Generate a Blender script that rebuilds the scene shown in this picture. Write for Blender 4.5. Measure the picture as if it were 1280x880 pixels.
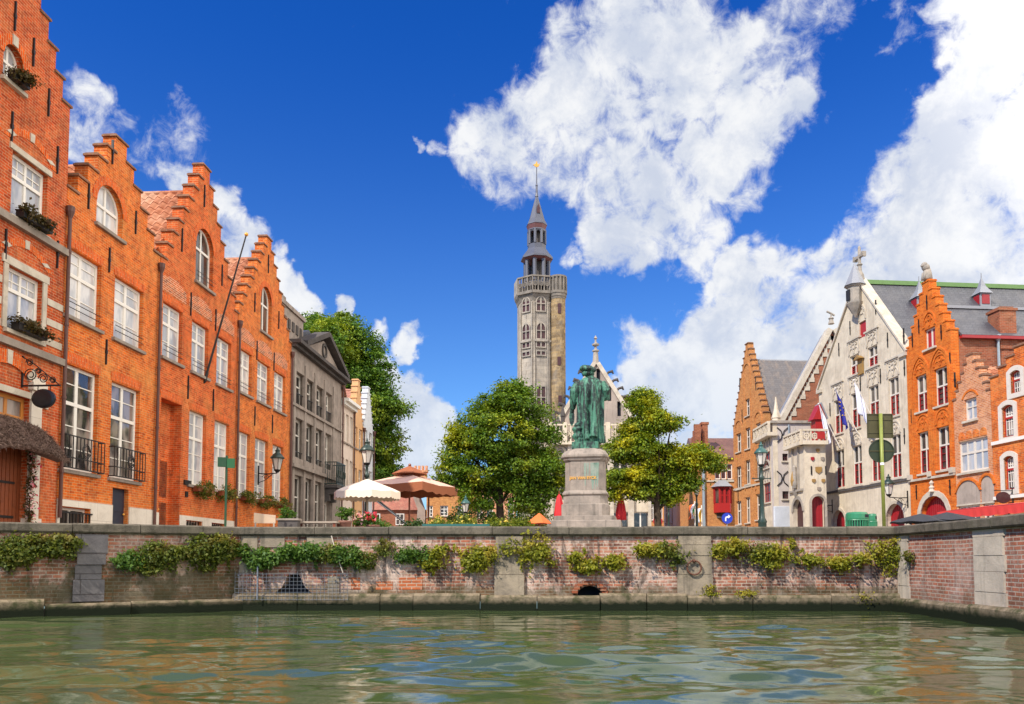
import bpy, bmesh, math, random
import numpy as np
from mathutils import Vector, Matrix
from mathutils.geometry import delaunay_2d_cdt

for _o in list(bpy.data.objects):
    bpy.data.objects.remove(_o)
SC = bpy.context.scene
COL = SC.collection
R = math.radians
rnd = random.Random(7)

# ------------------------------------------------------------------ camera
F = 1000.0                       # focal length in photo pixels (photo is 1280 wide)
PITCH = R(3.5)
EYE = Vector((0.0, 0.0, 1.12))   # the eye sits in a boat, 1.12 m above the water
V0 = 700.0 - F * math.tan(PITCH)
GZ = 1.75                        # plaza level
cam_d = bpy.data.cameras.new('camera')
cam_d.sensor_width = 36.0
cam_d.lens = 36.0 * F / 1280.0
cam_d.shift_y = (V0 - 440.0) / 1280.0
cam_d.clip_start = 0.1
cam_d.clip_end = 4000.0
cam = bpy.data.objects.new('camera', cam_d)
COL.objects.link(cam)
cam.location = EYE
cam.rotation_euler = (R(90) + PITCH, 0, 0)
SC.camera = cam
_FW = Vector((0, math.cos(PITCH), math.sin(PITCH)))
_UP = Vector((0, -math.sin(PITCH), math.cos(PITCH)))


def ray(u, v):
    return Vector(((u - 640.0) / F, 0, 0)) + _UP * ((V0 - v) / F) + _FW


def at(u, v, Y):
    """point seen at photo pixel (u, v) on the upright plane y = Y"""
    r = ray(u, v)
    return EYE + r * (Y / r.y)


def at_z(u, Y):
    return at(u, 640, Y).x


# ------------------------------------------------------------------ light
SUN = Vector((-0.50, -0.50, 0.70)).normalized()      # towards the sun
SUN_EL = math.asin(SUN.z)
SUN_AZ = math.atan2(SUN.x, SUN.y)
sun_d = bpy.data.lights.new('sun', 'SUN')
sun_d.energy = 3.6
sun_d.angle = R(0.5)
sun_d.color = (1.0, 0.93, 0.82)
sun = bpy.data.objects.new('sun', sun_d)
COL.objects.link(sun)
sun.location = (-40, -40, 60)
sun.rotation_euler = (-SUN).to_track_quat('-Z', 'Y').to_euler()

SC.view_settings.view_transform = 'Standard'
SC.view_settings.look = 'None'
SC.view_settings.gamma = 1.0
SC.view_settings.use_curve_mapping = False
SC.view_settings.exposure = 0.70
SC.render.engine = 'CYCLES'
SC.cycles.max_bounces = 7
SC.cycles.diffuse_bounces = 4
SC.cycles.glossy_bounces = 3
SC.cycles.transparent_max_bounces = 6
SC.cycles.caustics_reflective = False
SC.cycles.caustics_refractive = False
SC.cycles.use_denoising = True


class NT:
    """small node-tree helper"""
    def __init__(self, tree):
        self.t = tree

    def n(self, typ, **kw):
        nd = self.t.nodes.new(typ)
        for k, v in kw.items():
            setattr(nd, k, v)
        return nd

    def put(self, sock, val):
        if val is None:
            return
        if hasattr(val, 'is_output'):
            self.t.links.new(val, sock)
        else:
            sock.default_value = val

    def math(self, op, a, b=None, c=None, clamp=False):
        nd = self.n('ShaderNodeMath', operation=op, use_clamp=clamp)
        self.put(nd.inputs[0], a)
        self.put(nd.inputs[1], b)
        self.put(nd.inputs[2], c)
        return nd.outputs[0]

    def vmath(self, op, a, b=None):
        nd = self.n('ShaderNodeVectorMath', operation=op)
        self.put(nd.inputs[0], a)
        self.put(nd.inputs[1], b)
        return nd.outputs['Value'] if op in ('DOT_PRODUCT', 'LENGTH') else nd.outputs[0]

    def mix(self, fac, a, b, blend='MIX'):
        nd = self.n('ShaderNodeMix', data_type='RGBA', blend_type=blend)
        nd.clamp_factor = True
        self.put(nd.inputs[0], fac)
        self.put(nd.inputs[6], c4(a))
        self.put(nd.inputs[7], c4(b))
        return nd.outputs[2]

    def rng(self, v, a, b, c=0.0, d=1.0, smooth=True):
        nd = self.n('ShaderNodeMapRange', interpolation_type='SMOOTHSTEP' if smooth else 'LINEAR')
        self.put(nd.inputs[0], v)
        for i, x in enumerate((a, b, c, d)):
            nd.inputs[i + 1].default_value = x
        return nd.outputs[0]

    def noise(self, vec, scale, detail=4, rough=0.55, dist=0.0, color=False):
        nd = self.n('ShaderNodeTexNoise')
        self.put(nd.inputs['Vector'], vec)
        nd.inputs['Scale'].default_value = scale
        nd.inputs['Detail'].default_value = detail
        nd.inputs['Roughness'].default_value = rough
        nd.inputs['Distortion'].default_value = dist
        return nd.outputs['Color' if color else 'Fac']


def c4(c):
    if isinstance(c, (tuple, list)) and len(c) == 3:
        return (c[0], c[1], c[2], 1.0)
    return c


# ------------------------------------------------------------------ sky
def make_world():
    w = bpy.data.worlds.new('World')
    SC.world = w
    w.use_nodes = True
    t = NT(w.node_tree)
    w.node_tree.nodes.clear()
    out = t.n('ShaderNodeOutputWorld')
    bg = t.n('ShaderNodeBackground')
    bg.inputs['Strength'].default_value = 0.10
    w.node_tree.links.new(bg.outputs[0], out.inputs[0])
    sky = t.n('ShaderNodeTexSky', sky_type='NISHITA')
    sky.sun_disc = False
    sky.sun_elevation = SUN_EL
    sky.sun_rotation = SUN_AZ
    sky.air_density = 1.0
    sky.dust_density = 0.4
    sky.ozone_density = 3.0
    tc = t.n('ShaderNodeTexCoord')
    D = t.vmath('NORMALIZE', tc.outputs['Generated'])
    sep = t.n('ShaderNodeSeparateXYZ')
    t.put(sep.inputs[0], D)
    el = sep.outputs[2]
    # deep polarised blue overhead, paler towards the horizon
    tint = t.mix(t.rng(el, 0.0, 0.62, smooth=True), (0.52, 0.80, 1.08), (0.055, 0.40, 1.08))
    blue = t.mix(1.0, sky.outputs[0], tint, 'MULTIPLY')
    # cumulus: banks placed by sky direction, edges broken up by noise
    P = D
    for (ws, amp) in ((4.5, 0.07), (17.0, 0.05), (60.0, 0.02)):
        wv = t.vmath('SUBTRACT', t.noise(D, ws, 3, 0.55, color=True), (0.5, 0.5, 0.5))
        sc = t.n('ShaderNodeVectorMath', operation='SCALE')
        t.put(sc.inputs[0], wv)
        sc.inputs['Scale'].default_value = amp
        P = t.vmath('ADD', P, sc.outputs[0])
    P = t.vmath('NORMALIZE', P)
    dens = None
    for (u, v, r, k) in CLOUDS:
        d = ray(u, v).normalized()
        scale = 1.0 / ray(u, v).length
        rr = r / F * scale
        dot = t.vmath('DOT_PRODUCT', P, tuple(d))
        m = t.rng(dot, math.cos(rr * 1.6), math.cos(rr * 0.35), 0.0, k)
        dens = m if dens is None else t.math('MAXIMUM', dens, m)
    hole = None
    for (u, v, r) in GAPS:
        d = ray(u, v).normalized()
        rr = r / F / ray(u, v).length
        m = t.rng(t.vmath('DOT_PRODUCT', P, tuple(d)), math.cos(rr * 2.0), math.cos(rr * 0.2), 0.0, 1.0)
        hole = m if hole is None else t.math('MAXIMUM', hole, m)
    dens = t.math('MULTIPLY', dens, t.math('SUBTRACT', 1.0, t.math('MULTIPLY', hole, 0.85)))
    # added cloud bank, unseen right and behind, to light the shaded left facades
    fill_bank = t.rng(t.vmath('DOT_PRODUCT', D, tuple(Vector((0.86, -0.30, 0.42)).normalized())), 0.25, 0.75, 0.0, 0.92)
    dens = t.math('MAXIMUM', dens, fill_bank)
    f1 = t.noise(D, 11.0, 9, 0.62, 0.35)
    f2 = t.noise(D, 42.0, 8, 0.68, 0.5)
    fb = t.math('ADD', t.math('MULTIPLY', t.math('SUBTRACT', f1, 0.5), 0.95), t.math('MULTIPLY', t.math('SUBTRACT', f2, 0.5), 1.1))
    edge = t.math('ADD', t.math('MULTIPLY', dens, t.math('ADD', 0.12, t.math('MULTIPLY', t.noise(D, 8.5, 7, 0.62, 0.8), 1.70))), fb)
    mask = t.rng(edge, 0.24, 0.86)
    # billows: grey-blue undersides, bright rims
    sh = t.noise(t.vmath('ADD', D, (0.012, 0.0, -0.018)), 13.0, 7, 0.62, 0.4)
    core = t.rng(t.math('ADD', t.math('MULTIPLY', t.math('SUBTRACT', f1, sh), 1.4), t.math('MULTIPLY', f2, 0.5)), -0.05, 0.55)
    low = t.rng(el, 0.34, 0.06)
    white = t.mix(core, (3.9, 4.25, 5.0), (5.9, 5.95, 6.0))
    white = t.mix(t.math('MULTIPLY', low, 0.55), white, (3.6, 4.3, 5.4))
    # the added bank is boosted well above the visible clouds as fill light
    white = t.mix(fill_bank, white, (17.5, 16.4, 15.0))
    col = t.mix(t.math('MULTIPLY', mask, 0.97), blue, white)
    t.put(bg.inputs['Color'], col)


CLOUDS = [
    (598, 180, 40, .9), (650, 155, 58, 1), (710, 140, 66, 1), (765, 100, 66, 1), (835, 95, 70, 1), (905, 85, 42, .9),
    (770, 25, 45, .9), (715, 45, 36, .7), (830, 15, 40, .7), (700, 210, 45, .9), (790, 225, 52, .95), (770, 290, 36, .9),
    (840, 255, 40, .8), (815, 310, 38, .8), (745, 335, 14, .6), (870, 290, 34, .6), (640, 220, 30, .7),
    (945, 165, 48, 1), (895, 208, 42, 1), (1000, 130, 34, .8), (935, 235, 30, .7), (865, 330, 22, .7), (970, 200, 30, .6),
    (915, 345, 32, 1), (970, 326, 34, 1), (1035, 312, 34, 1), (890, 362, 20, .7), (1020, 340, 26, .7),
    (1000, 55, 48, .5), (1050, 25, 44, .5), (960, 70, 34, .6), (1100, 60, 40, .5),
    (1200, 140, 78, 1), (1265, 60, 90, 1), (1180, 260, 95, 1), (1280, 230, 110, 1), (1105, 245, 34, .9), (1110, 310, 46, .95),
    (1160, 360, 80, 1), (1060, 385, 60, 1), (980, 395, 52, .95), (1190, 20, 40, .7), (1280, 340, 90, 1), (1140, 200, 50, .9),
    (865, 440, 56, 1), (812, 432, 36, .95), (880, 500, 66, 1), (950, 480, 80, 1), (820, 490, 50, 1), (900, 565, 80, 1), (930, 410, 50, 1),
    (1010, 440, 70, 1), (830, 560, 60, .9), (790, 415, 22, .8),
    (108, 135, 30, .62), (85, 105, 24, .7), (145, 165, 24, .55), (105, 175, 32, .62), (190, 205, 22, .5), (232, 222, 24, .85), (282, 262, 26, .9),
    (300, 300, 26, .9), (215, 170, 40, .5), (345, 312, 12, .7), (362, 365, 18, .9), (340, 345, 22, .85), (375, 385, 20, .9),
    (512, 505, 36, 1), (530, 545, 38, 1), (490, 470, 24, .95), (553, 525, 20, .9), (516, 433, 17, .85), (430, 390, 14, .8), (505, 590, 40, .95),
    (478, 425, 14, .6), (545, 580, 30, .85), (560, 610, 30, .7), (470, 540, 36, 1),
    (722, 312, 16, .7), (730, 394, 11, .6), (540, 188, 10, .6), (522, 178, 7, .6), (628, 4, 12, .7), (700, 515, 10, .6),
]
GAPS = [(1035, 215, 40), (1090, 135, 36), (965, 278, 26), (826, 375, 26), (742, 392, 34), (1014, 280, 17), (520, 60, 60), (605, 55, 45),
        (692, 285, 26), (1070, 60, 26), (560, 470, 20), (1150, 90, 20)]
make_world()


# ------------------------------------------------------------------ mesh helpers
class MB:
    """collects polygons and builds ONE mesh object"""
    def __init__(self):
        self.v, self.f = [], []

    def add(self, verts, faces):
        b = len(self.v)
        self.v += [tuple(p) for p in verts]
        self.f += [tuple(b + i for i in f) for f in faces]
        return self

    def box(self, x0, x1, y0, y1, z0, z1):
        v = [(x0, y0, z0), (x1, y0, z0), (x1, y1, z0), (x0, y1, z0), (x0, y0, z1), (x1, y0, z1), (x1, y1, z1), (x0, y1, z1)]
        return self.add(v, [(0, 3, 2, 1), (4, 5, 6, 7), (0, 1, 5, 4), (1, 2, 6, 5), (2, 3, 7, 6), (3, 0, 4, 7)])

    def prism(self, poly, y0, y1):
        """polygon in (x, z), counter-clockwise seen from -y, extruded along y"""
        n = len(poly)
        v = [(p[0], y0, p[1]) for p in poly] + [(p[0], y1, p[1]) for p in poly]
        f = [tuple(range(n)), tuple(range(2 * n - 1, n - 1, -1))]
        for i in range(n):
            j = (i + 1) % n
            f.append((j, i, n + i, n + j))
        return self.add(v, f)

    def slab(self, poly, z0, z1):
        """polygon in (x, y) counter-clockwise from above, extruded along z"""
        n = len(poly)
        v = [(p[0], p[1], z0) for p in poly] + [(p[0], p[1], z1) for p in poly]
        f = [tuple(range(n - 1, -1, -1)), tuple(range(n, 2 * n))]
        for i in range(n):
            j = (i + 1) % n
            f.append((i, j, n + j, n + i))
        return self.add(v, f)

    def ring(self, outer, inner, y0, y1):
        n = len(outer)
        v = [(p[0], y0, p[1]) for p in outer] + [(p[0], y0, p[1]) for p in inner]
        v += [(p[0], y1, p[1]) for p in outer] + [(p[0], y1, p[1]) for p in inner]
        f = []
        for i in range(n):
            j = (i + 1) % n
            f += [(i, j, n + j, n + i), (2 * n + j, 2 * n + i, 3 * n + i, 3 * n + j),
                  (j, i, 2 * n + i, 2 * n + j), (n + i, n + j, 3 * n + j, 3 * n + i)]
        return self.add(v, f)

    def strip(self, outer, inner, y0, y1):
        """open band between two poly-lines (arch voussoirs, hood moulds)"""
        n = len(outer)
        v = [(p[0], y0, p[1]) for p in outer] + [(p[0], y0, p[1]) for p in inner]
        v += [(p[0], y1, p[1]) for p in outer] + [(p[0], y1, p[1]) for p in inner]
        f = []
        for i in range(n - 1):
            j = i + 1
            f += [(n + i, n + j, j, i), (2 * n + i, 2 * n + j, 3 * n + j, 3 * n + i),
                  (i, j, 2 * n + j, 2 * n + i), (n + j, n + i, 3 * n + i, 3 * n + j)]
        f += [(0, n, 3 * n, 2 * n)[::-1], (n - 1, 2 * n - 1, 4 * n - 1, 3 * n - 1)]
        return self.add(v, f)

    def tube(self, pts, r, seg=8, r1=None, caps=True):
        pts = [Vector(p) for p in pts]
        n = len(pts)
        vs, fs = [], []
        ref = None
        for i, p in enumerate(pts):
            d = (pts[min(i + 1, n - 1)] - pts[max(i - 1, 0)]).normalized()
            if ref is None:
                ref = d.orthogonal().normalized()
            a = (ref - d * ref.dot(d))
            a = a.normalized() if a.length > 1e-6 else d.orthogonal().normalized()
            ref = a
            b = d.cross(a)
            rr = r if r1 is None else r + (r1 - r) * i / max(1, n - 1)
            if isinstance(r, (list, tuple)):
                rr = r[i]
            for k in range(seg):
                t = 2 * math.pi * k / seg
                vs.append(p + (a * math.cos(t) + b * math.sin(t)) * rr)
        for i in range(n - 1):
            for k in range(seg):
                l = (k + 1) % seg
                fs.append((i * seg + k, i * seg + l, (i + 1) * seg + l, (i + 1) * seg + k))
        if caps:
            fs += [tuple(range(seg - 1, -1, -1)), tuple(range((n - 1) * seg, n * seg))]
        return self.add(vs, fs)

    def lathe(self, prof, seg=16, c=(0, 0, 0), rot=0.0, sx=1.0, sy=1.0):
        """profile [(radius, z)] turned about z"""
        vs, fs = [], []
        for (r, z) in prof:
            for k in range(seg):
                t = 2 * math.pi * k / seg + rot
                vs.append((c[0] + r * sx * math.cos(t), c[1] + r * sy * math.sin(t), c[2] + z))
        n = len(prof)
        for i in range(n - 1):
            for k in range(seg):
                l = (k + 1) % seg
                fs.append((i * seg + k, i * seg + l, (i + 1) * seg + l, (i + 1) * seg + k))
        fs += [tuple(range(seg - 1, -1, -1)), tuple(range((n - 1) * seg, n * seg))]
        return self.add(vs, fs)

    def ball(self, c, r, seg=10, rings=7, sz=1.0):
        prof = [(max(1e-3, r * math.sin(math.pi * i / rings)), -r * sz * math.cos(math.pi * i / rings)) for i in range(rings + 1)]
        return self.lathe(prof, seg, c)

    def build(self, name, mat, parent=None, smooth=False, loc=None, rotz=0.0):
        me = bpy.data.meshes.new(name)
        me.from_pydata(self.v, [], self.f)
        me.validate()
        me.update()
        if smooth:
            for p in me.polygons:
                p.use_smooth = True
        return link(name, me, mat, parent, loc, rotz)


def link(name, me, mat, parent=None, loc=None, rotz=0.0):
    o = bpy.data.objects.new(name, me)
    if mat is not None:
        me.materials.clear()
        me.materials.append(mat)
    COL.objects.link(o)
    if parent is not None:
        o.parent = parent
    if loc is not None:
        o.location = loc
    o.rotation_euler = (0, 0, rotz)
    return o


def tag(o, label, cat, group=None):
    o['label'] = label
    o['category'] = cat
    if group:
        o['group'] = group
    return o


def empty(name, loc, rotz=0.0, label=None, cat=None, group=None):
    o = bpy.data.objects.new(name, None)
    o.empty_display_size = 0.3
    COL.objects.link(o)
    o.location = loc
    o.rotation_euler = (0, 0, rotz)
    if label:
        tag(o, label, cat, group)
    return o


def copy_tree(o, parent=None, loc=None, rotz=None, label=None):
    c = o.copy()
    COL.objects.link(c)
    if parent is not None:
        c.parent = parent
    if loc is not None:
        c.location = loc
    if rotz is not None:
        c.rotation_euler = (0, 0, rotz)
    if label:
        c['label'] = label
    for ch in list(o.children):
        copy_tree(ch, c)
    return c


def inset(poly, d):
    n = len(poly)
    out = []
    for i in range(n):
        p0, p1, p2 = Vector(poly[i - 1]), Vector(poly[i]), Vector(poly[(i + 1) % n])
        e0, e1 = (p1 - p0).normalized(), (p2 - p1).normalized()
        n0, n1 = Vector((-e0.y, e0.x)), Vector((-e1.y, e1.x))
        m = n0 + n1
        m = m / max(0.25, m.dot(m)) * 2.0
        out.append(tuple(p1 + m * d))
    return out


def opening(s0, s1, z0, z1, kind='rect', rise=0.0, n=10):
    """counter-clockwise outline of a window or door opening; z1 is the crown"""
    w = s1 - s0
    c = (s0 + s1) / 2
    if kind == 'rect':
        return [(s0, z0), (s1, z0), (s1, z1), (s0, z1)]
    pts = [(s0, z0), (s1, z0)]
    if kind == 'round':
        rise = w / 2
    if kind in ('round', 'seg'):
        rise = min(rise, w / 2)
        rr = (w * w / 4 + rise * rise) / (2 * rise)
        cz = z1 - rr
        a = math.asin(min(1, (w / 2) / rr))
        for i in range(n + 1):
            t = a - 2 * a * i / n
            pts.append((c + rr * math.sin(t), cz + rr * math.cos(t)))
    else:                                           # pointed
        rise = rise or w * 0.75
        zs = z1 - rise
        # arcs centred on the springing line
        x = (rise * rise - (w / 2) ** 2) / w
        rr = w / 2 + x
        a1 = math.atan2(rise, x)
        for i in range(n // 2 + 1):
            t = a1 * i / (n // 2)
            pts.append((c - x + rr * math.cos(t), zs + rr * math.sin(t)))
        for i in range(1, n // 2 + 1):
            t = a1 * (1 - i / (n // 2))
            pts.append((c + x - rr * math.cos(t), zs + rr * math.sin(t)))
    return pts


def inside(p, poly):
    x, y = p
    r = False
    n = len(poly)
    for i in range(n):
        x0, y0 = poly[i]
        x1, y1 = poly[(i + 1) % n]
        if (y0 > y) != (y1 > y) and x < (x1 - x0) * (y - y0) / (y1 - y0) + x0:
            r = not r
    return r


def sheet(poly, holes):
    """triangles of a polygon with holes"""
    vs, es = [], []
    for lp in [poly] + holes:
        b = len(vs)
        vs += [Vector(p) for p in lp]
        es += [(b + i, b + (i + 1) % len(lp)) for i in range(len(lp))]
    ov, oe, of = delaunay_2d_cdt(vs, es, [], 0, 1e-6)[:3]
    fs = []
    for f in of:
        c = sum((ov[i] for i in f), Vector((0, 0))) / len(f)
        if inside(c, poly) and not any(inside(c, h) for h in holes):
            a, b, d = (ov[i] for i in f[:3])
            if (b - a).cross(d - a) < 0:
                f = f[::-1]
            fs.append(tuple(f))
    return [tuple(p) for p in ov], fs


def wall_mb(outline, holes, thick=0.35, depth=0.16, back=True, y=0.0):
    """masonry wall with real openings: front face, reveals, edges, back"""
    m = MB()
    vs, fs = sheet(outline, holes)
    m.add([(p[0], y, p[1]) for p in vs], fs)
    for h in holes:
        n = len(h)
        m.add([(p[0], y, p[1]) for p in h] + [(p[0], y + depth, p[1]) for p in h],
              [(i, (i + 1) % n, n + (i + 1) % n, n + i) for i in range(n)])
    n = len(outline)
    m.add([(p[0], y, p[1]) for p in outline] + [(p[0], y + thick, p[1]) for p in outline],
          [((i + 1) % n, i, n + i, n + (i + 1) % n) for i in range(n)])
    if back:
        vs, fs = sheet(outline, [])
        m.add([(p[0], y + thick, p[1]) for p in vs], [f[::-1] for f in fs])
    return m


def stepped(s0, s1, ze, za, n, topw):
    """outline of a crow-stepped gable wall and the list of its steps (s_left, s_right, z)"""
    c = (s0 + s1) / 2
    xs = [((s1 - s0) / 2) - (((s1 - s0) - topw) / 2) * i / n for i in range(n + 1)]
    zs = [ze + (za - ze) * i / n for i in range(n + 1)]
    right, steps = [], []
    for i in range(n + 1):
        if i == 0:
            right += [(c + xs[0], ze)]
        else:
            right += [(c + xs[i], zs[i - 1]), (c + xs[i], zs[i])]
    pts = [(s0, 0), (s1, 0)] + right
    pts += [(2 * c - p[0], p[1]) for p in right[::-1]]
    for i in range(n):
        steps.append((c + xs[i + 1], c + xs[i], zs[i]))
        steps.append((c - xs[i], c - xs[i + 1], zs[i]))
    steps.append((c - xs[n], c + xs[n], za))
    return pts, steps
# ------------------------------------------------------------------ materials
def new_mat(name):
    m = bpy.data.materials.new(name)
    m.use_nodes = True
    t = NT(m.node_tree)
    b = m.node_tree.nodes['Principled BSDF']
    return m, t, b


def face_uv(t):
    """wall coordinates: run along the wall, height"""
    tc = t.n('ShaderNodeTexCoord')
    s = t.n('ShaderNodeSeparateXYZ')
    t.put(s.inputs[0], tc.outputs['Object'])
    c = t.n('ShaderNodeCombineXYZ')
    t.put(c.inputs[0], t.math('ADD', s.outputs[0], s.outputs[1]))
    t.put(c.inputs[1], s.outputs[2])
    return c.outputs[0], tc.outputs['Object'], s


def bump(t, b, h, strength=0.4, dist=0.02):
    bp = t.n('ShaderNodeBump')
    bp.inputs['Strength'].default_value = strength
    bp.inputs['Distance'].default_value = dist
    t.put(bp.inputs['Height'], h)
    t.put(b.inputs['Normal'], bp.outputs[0])


def brick_mat(name, c1, c2, mortar, patch=(0.5, 0.4, 0.3), patch_amt=0.35, dark=0.25, bw=0.22, bh=0.075,
              ms=0.009, soldier=False, rough=0.85, bloom=0.0, bloom_col=(0.62, 0.56, 0.52), moss=0.0, moss_z=(0.0, 1.0), bscale=0.55, grime=0.0):
    m, t, b = new_mat(name)
    uv, ob, s = face_uv(t)
    br = t.n('ShaderNodeTexBrick')
    if soldier:
        c = t.n('ShaderNodeCombineXYZ')
        ss = t.n('ShaderNodeSeparateXYZ')
        t.put(ss.inputs[0], uv)
        t.put(c.inputs[0], ss.outputs[1])
        t.put(c.inputs[1], ss.outputs[0])
        uv2 = c.outputs[0]
    else:
        uv2 = uv
    wob = t.noise(ob, 2.0, 2, color=True)
    sc = t.n('ShaderNodeVectorMath', operation='SCALE')
    t.put(sc.inputs[0], t.vmath('SUBTRACT', wob, (0.5, 0.5, 0.5)))
    sc.inputs['Scale'].default_value = 0.035
    t.put(br.inputs['Vector'], t.vmath('ADD', uv2, sc.outputs[0]))
    br.inputs['Scale'].default_value = 1.0
    br.inputs['Brick Width'].default_value = bw
    br.inputs['Row Height'].default_value = bh
    br.inputs['Mortar Size'].default_value = ms
    br.inputs['Mortar Smooth'].default_value = 0.25
    br.inputs['Bias'].default_value = -0.15
    br.inputs['Color1'].default_value = c4(c1)
    br.inputs['Color2'].default_value = c4(c2)
    br.inputs['Mortar'].default_value = c4(mortar)
    col = br.outputs['Color']
    # single odd bricks: a second brick layer of the same bond drives light/dark bricks
    br2 = t.n('ShaderNodeTexBrick')
    t.put(br2.inputs['Vector'], t.vmath('ADD', uv2, sc.outputs[0]))
    for k, v in (('Scale', 1.0), ('Brick Width', bw), ('Row Height', bh), ('Mortar Size', 0.0), ('Bias', -0.75)):
        br2.inputs[k].default_value = v
    br2.inputs['Color1'].default_value = (1, 1, 1, 1)
    br2.inputs['Color2'].default_value = (bscale, bscale * 0.9, bscale * 0.9, 1)
    br2.inputs['Mortar'].default_value = (1, 1, 1, 1)
    col = t.mix(0.9, col, br2.outputs['Color'], 'MULTIPLY')
    br3 = t.n('ShaderNodeTexBrick')
    t.put(br3.inputs['Vector'], t.vmath('ADD', t.vmath('ADD', uv2, sc.outputs[0]), (bw * 7, bh * 14, 0)))
    for k, v in (('Scale', 1.0), ('Brick Width', bw), ('Row Height', bh), ('Mortar Size', ms), ('Bias', -0.62)):
        br3.inputs[k].default_value = v
    br3.inputs['Color1'].default_value = (0, 0, 0, 1)
    br3.inputs['Color2'].default_value = (1, 1, 1, 1)
    br3.inputs['Mortar'].default_value = (0, 0, 0, 1)
    col = t.mix(t.math('MULTIPLY', br3.outputs['Color'], 0.55), col, c4(patch))
    big = t.noise(ob, 0.55, 6, 0.62, 0.6)
    col = t.mix(t.math('MULTIPLY', t.rng(big, 0.48, 0.72), patch_amt), col, c4(patch))
    gr = t.noise(ob, 2.6, 7, 0.68)
    col = t.mix(t.math('MULTIPLY', t.rng(gr, 0.5, 0.78), dark), col, (0.07, 0.045, 0.035, 1), 'MIX')
    if bloom > 0:
        bl = t.noise(ob, 1.3, 8, 0.72, 0.9)
        fine = t.noise(ob, 14.0, 4, 0.6)
        f = t.math('MULTIPLY', t.rng(t.math('ADD', bl, t.math('MULTIPLY', t.math('SUBTRACT', fine, 0.5), 0.35)), 0.42, 0.66), bloom)
        col = t.mix(f, col, c4(bloom_col))
    mid = t.noise(ob, 3.2, 7, 0.72, 0.3)
    col = t.mix(0.8, col, t.mix(t.rng(mid, 0.3, 0.7), (0.78, 0.75, 0.74), (1.14, 1.15, 1.16)), 'MULTIPLY')
    if grime > 0:
        mp = t.n('ShaderNodeMapping')
        t.put(mp.inputs[0], ob)
        mp.inputs['Scale'].default_value = (2.6, 2.6, 0.8)
        gn = t.noise(mp.outputs[0], 1.0, 8, 0.7, 1.2)
        col = t.mix(t.math('MULTIPLY', t.rng(gn, 0.47, 0.64), grime), col, (0.045, 0.035, 0.03, 1))
    if moss > 0:
        mn = t.noise(ob, 2.2, 7, 0.7, 0.5)
        hz = t.rng(s.outputs[2], moss_z[1], moss_z[0])
        f = t.math('MULTIPLY', t.rng(t.math('ADD', mn, t.math('MULTIPLY', hz, 0.35)), 0.56, 0.75), moss)
        col = t.mix(f, col, (0.05, 0.055, 0.02, 1))
    fn = t.noise(ob, 45.0, 3)
    col = t.mix(0.35, col, t.mix(fn, (0.5, 0.5, 0.5), (1.3, 1.3, 1.3)), 'MULTIPLY')
    t.put(b.inputs['Base Color'], col)
    b.inputs['Roughness'].default_value = rough
    b.inputs['Specular IOR Level'].default_value = 0.06
    h = t.math('ADD', t.math('MULTIPLY', br.outputs['Fac'], -0.7), t.math('MULTIPLY', fn, 0.5))
    bump(t, b, h, 0.6, 0.012)
    return m


def stone_mat(name, c, c2=None, stain=0.3, stain_col=(0.10, 0.085, 0.07), scale=1.0, rough=0.8, block=None, streak=0.0, green=0.0,
              bstr=0.35, joint=0.012, wet=None):
    m, t, b = new_mat(name)
    uv, ob, s = face_uv(t)
    c2 = c2 or tuple(x * 0.8 for x in c)
    n1 = t.noise(ob, 1.7 * scale, 7, 0.66, 0.5)
    col = t.mix(t.rng(n1, 0.35, 0.66), c, c2)
    h = t.noise(ob, 24.0 * scale, 5, 0.65)
    hh = h
    if block:
        br = t.n('ShaderNodeTexBrick')
        t.put(br.inputs['Vector'], uv)
        for k, v in (('Scale', 1.0), ('Brick Width', block[0]), ('Row Height', block[1]), ('Mortar Size', joint), ('Bias', -0.1)):
            br.inputs[k].default_value = v
        br.inputs['Color1'].default_value = (1, 1, 1, 1)
        br.inputs['Color2'].default_value = (0.86, 0.85, 0.84, 1)
        br.inputs['Mortar'].default_value = (0.55, 0.52, 0.5, 1)
        col = t.mix(0.85, col, br.outputs['Color'], 'MULTIPLY')
        hh = t.math('SUBTRACT', h, t.math('MULTIPLY', br.outputs['Fac'], 0.8))
    n2 = t.noise(ob, 3.1 * scale, 8, 0.7, 0.8)
    col = t.mix(t.math('MULTIPLY', t.rng(n2, 0.5, 0.74), stain), col, c4(stain_col))
    if streak > 0:
        mp = t.n('ShaderNodeMapping')
        t.put(mp.inputs[0], ob)
        mp.inputs['Scale'].default_value = (6, 6, 0.35)
        n3 = t.noise(mp.outputs[0], 1.0, 5, 0.6, 0.4)
        col = t.mix(t.math('MULTIPLY', t.rng(n3, 0.5, 0.7), streak), col, c4(stain_col))
    if green > 0:
        n4 = t.noise(ob, 2.4, 6, 0.7, 0.5)
        col = t.mix(t.math('MULTIPLY', t.rng(n4, 0.46, 0.66), green), col, (0.045, 0.055, 0.02, 1))
    if wet:                                          # algae line left by the water
        zz = t.math('ADD', s.outputs[2], t.math('MULTIPLY', t.math('SUBTRACT', n2, 0.5), 0.22))
        col = t.mix(t.rng(zz, wet + 0.07, wet - 0.07), col, (0.014, 0.018, 0.010, 1))
    col = t.mix(0.3, col, t.mix(h, (0.6, 0.6, 0.6), (1.3, 1.3, 1.3)), 'MULTIPLY')
    t.put(b.inputs['Base Color'], col)
    b.inputs['Roughness'].default_value = rough
    b.inputs['Specular IOR Level'].default_value = 0.06
    bump(t, b, hh, bstr, 0.015)
    return m


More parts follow.
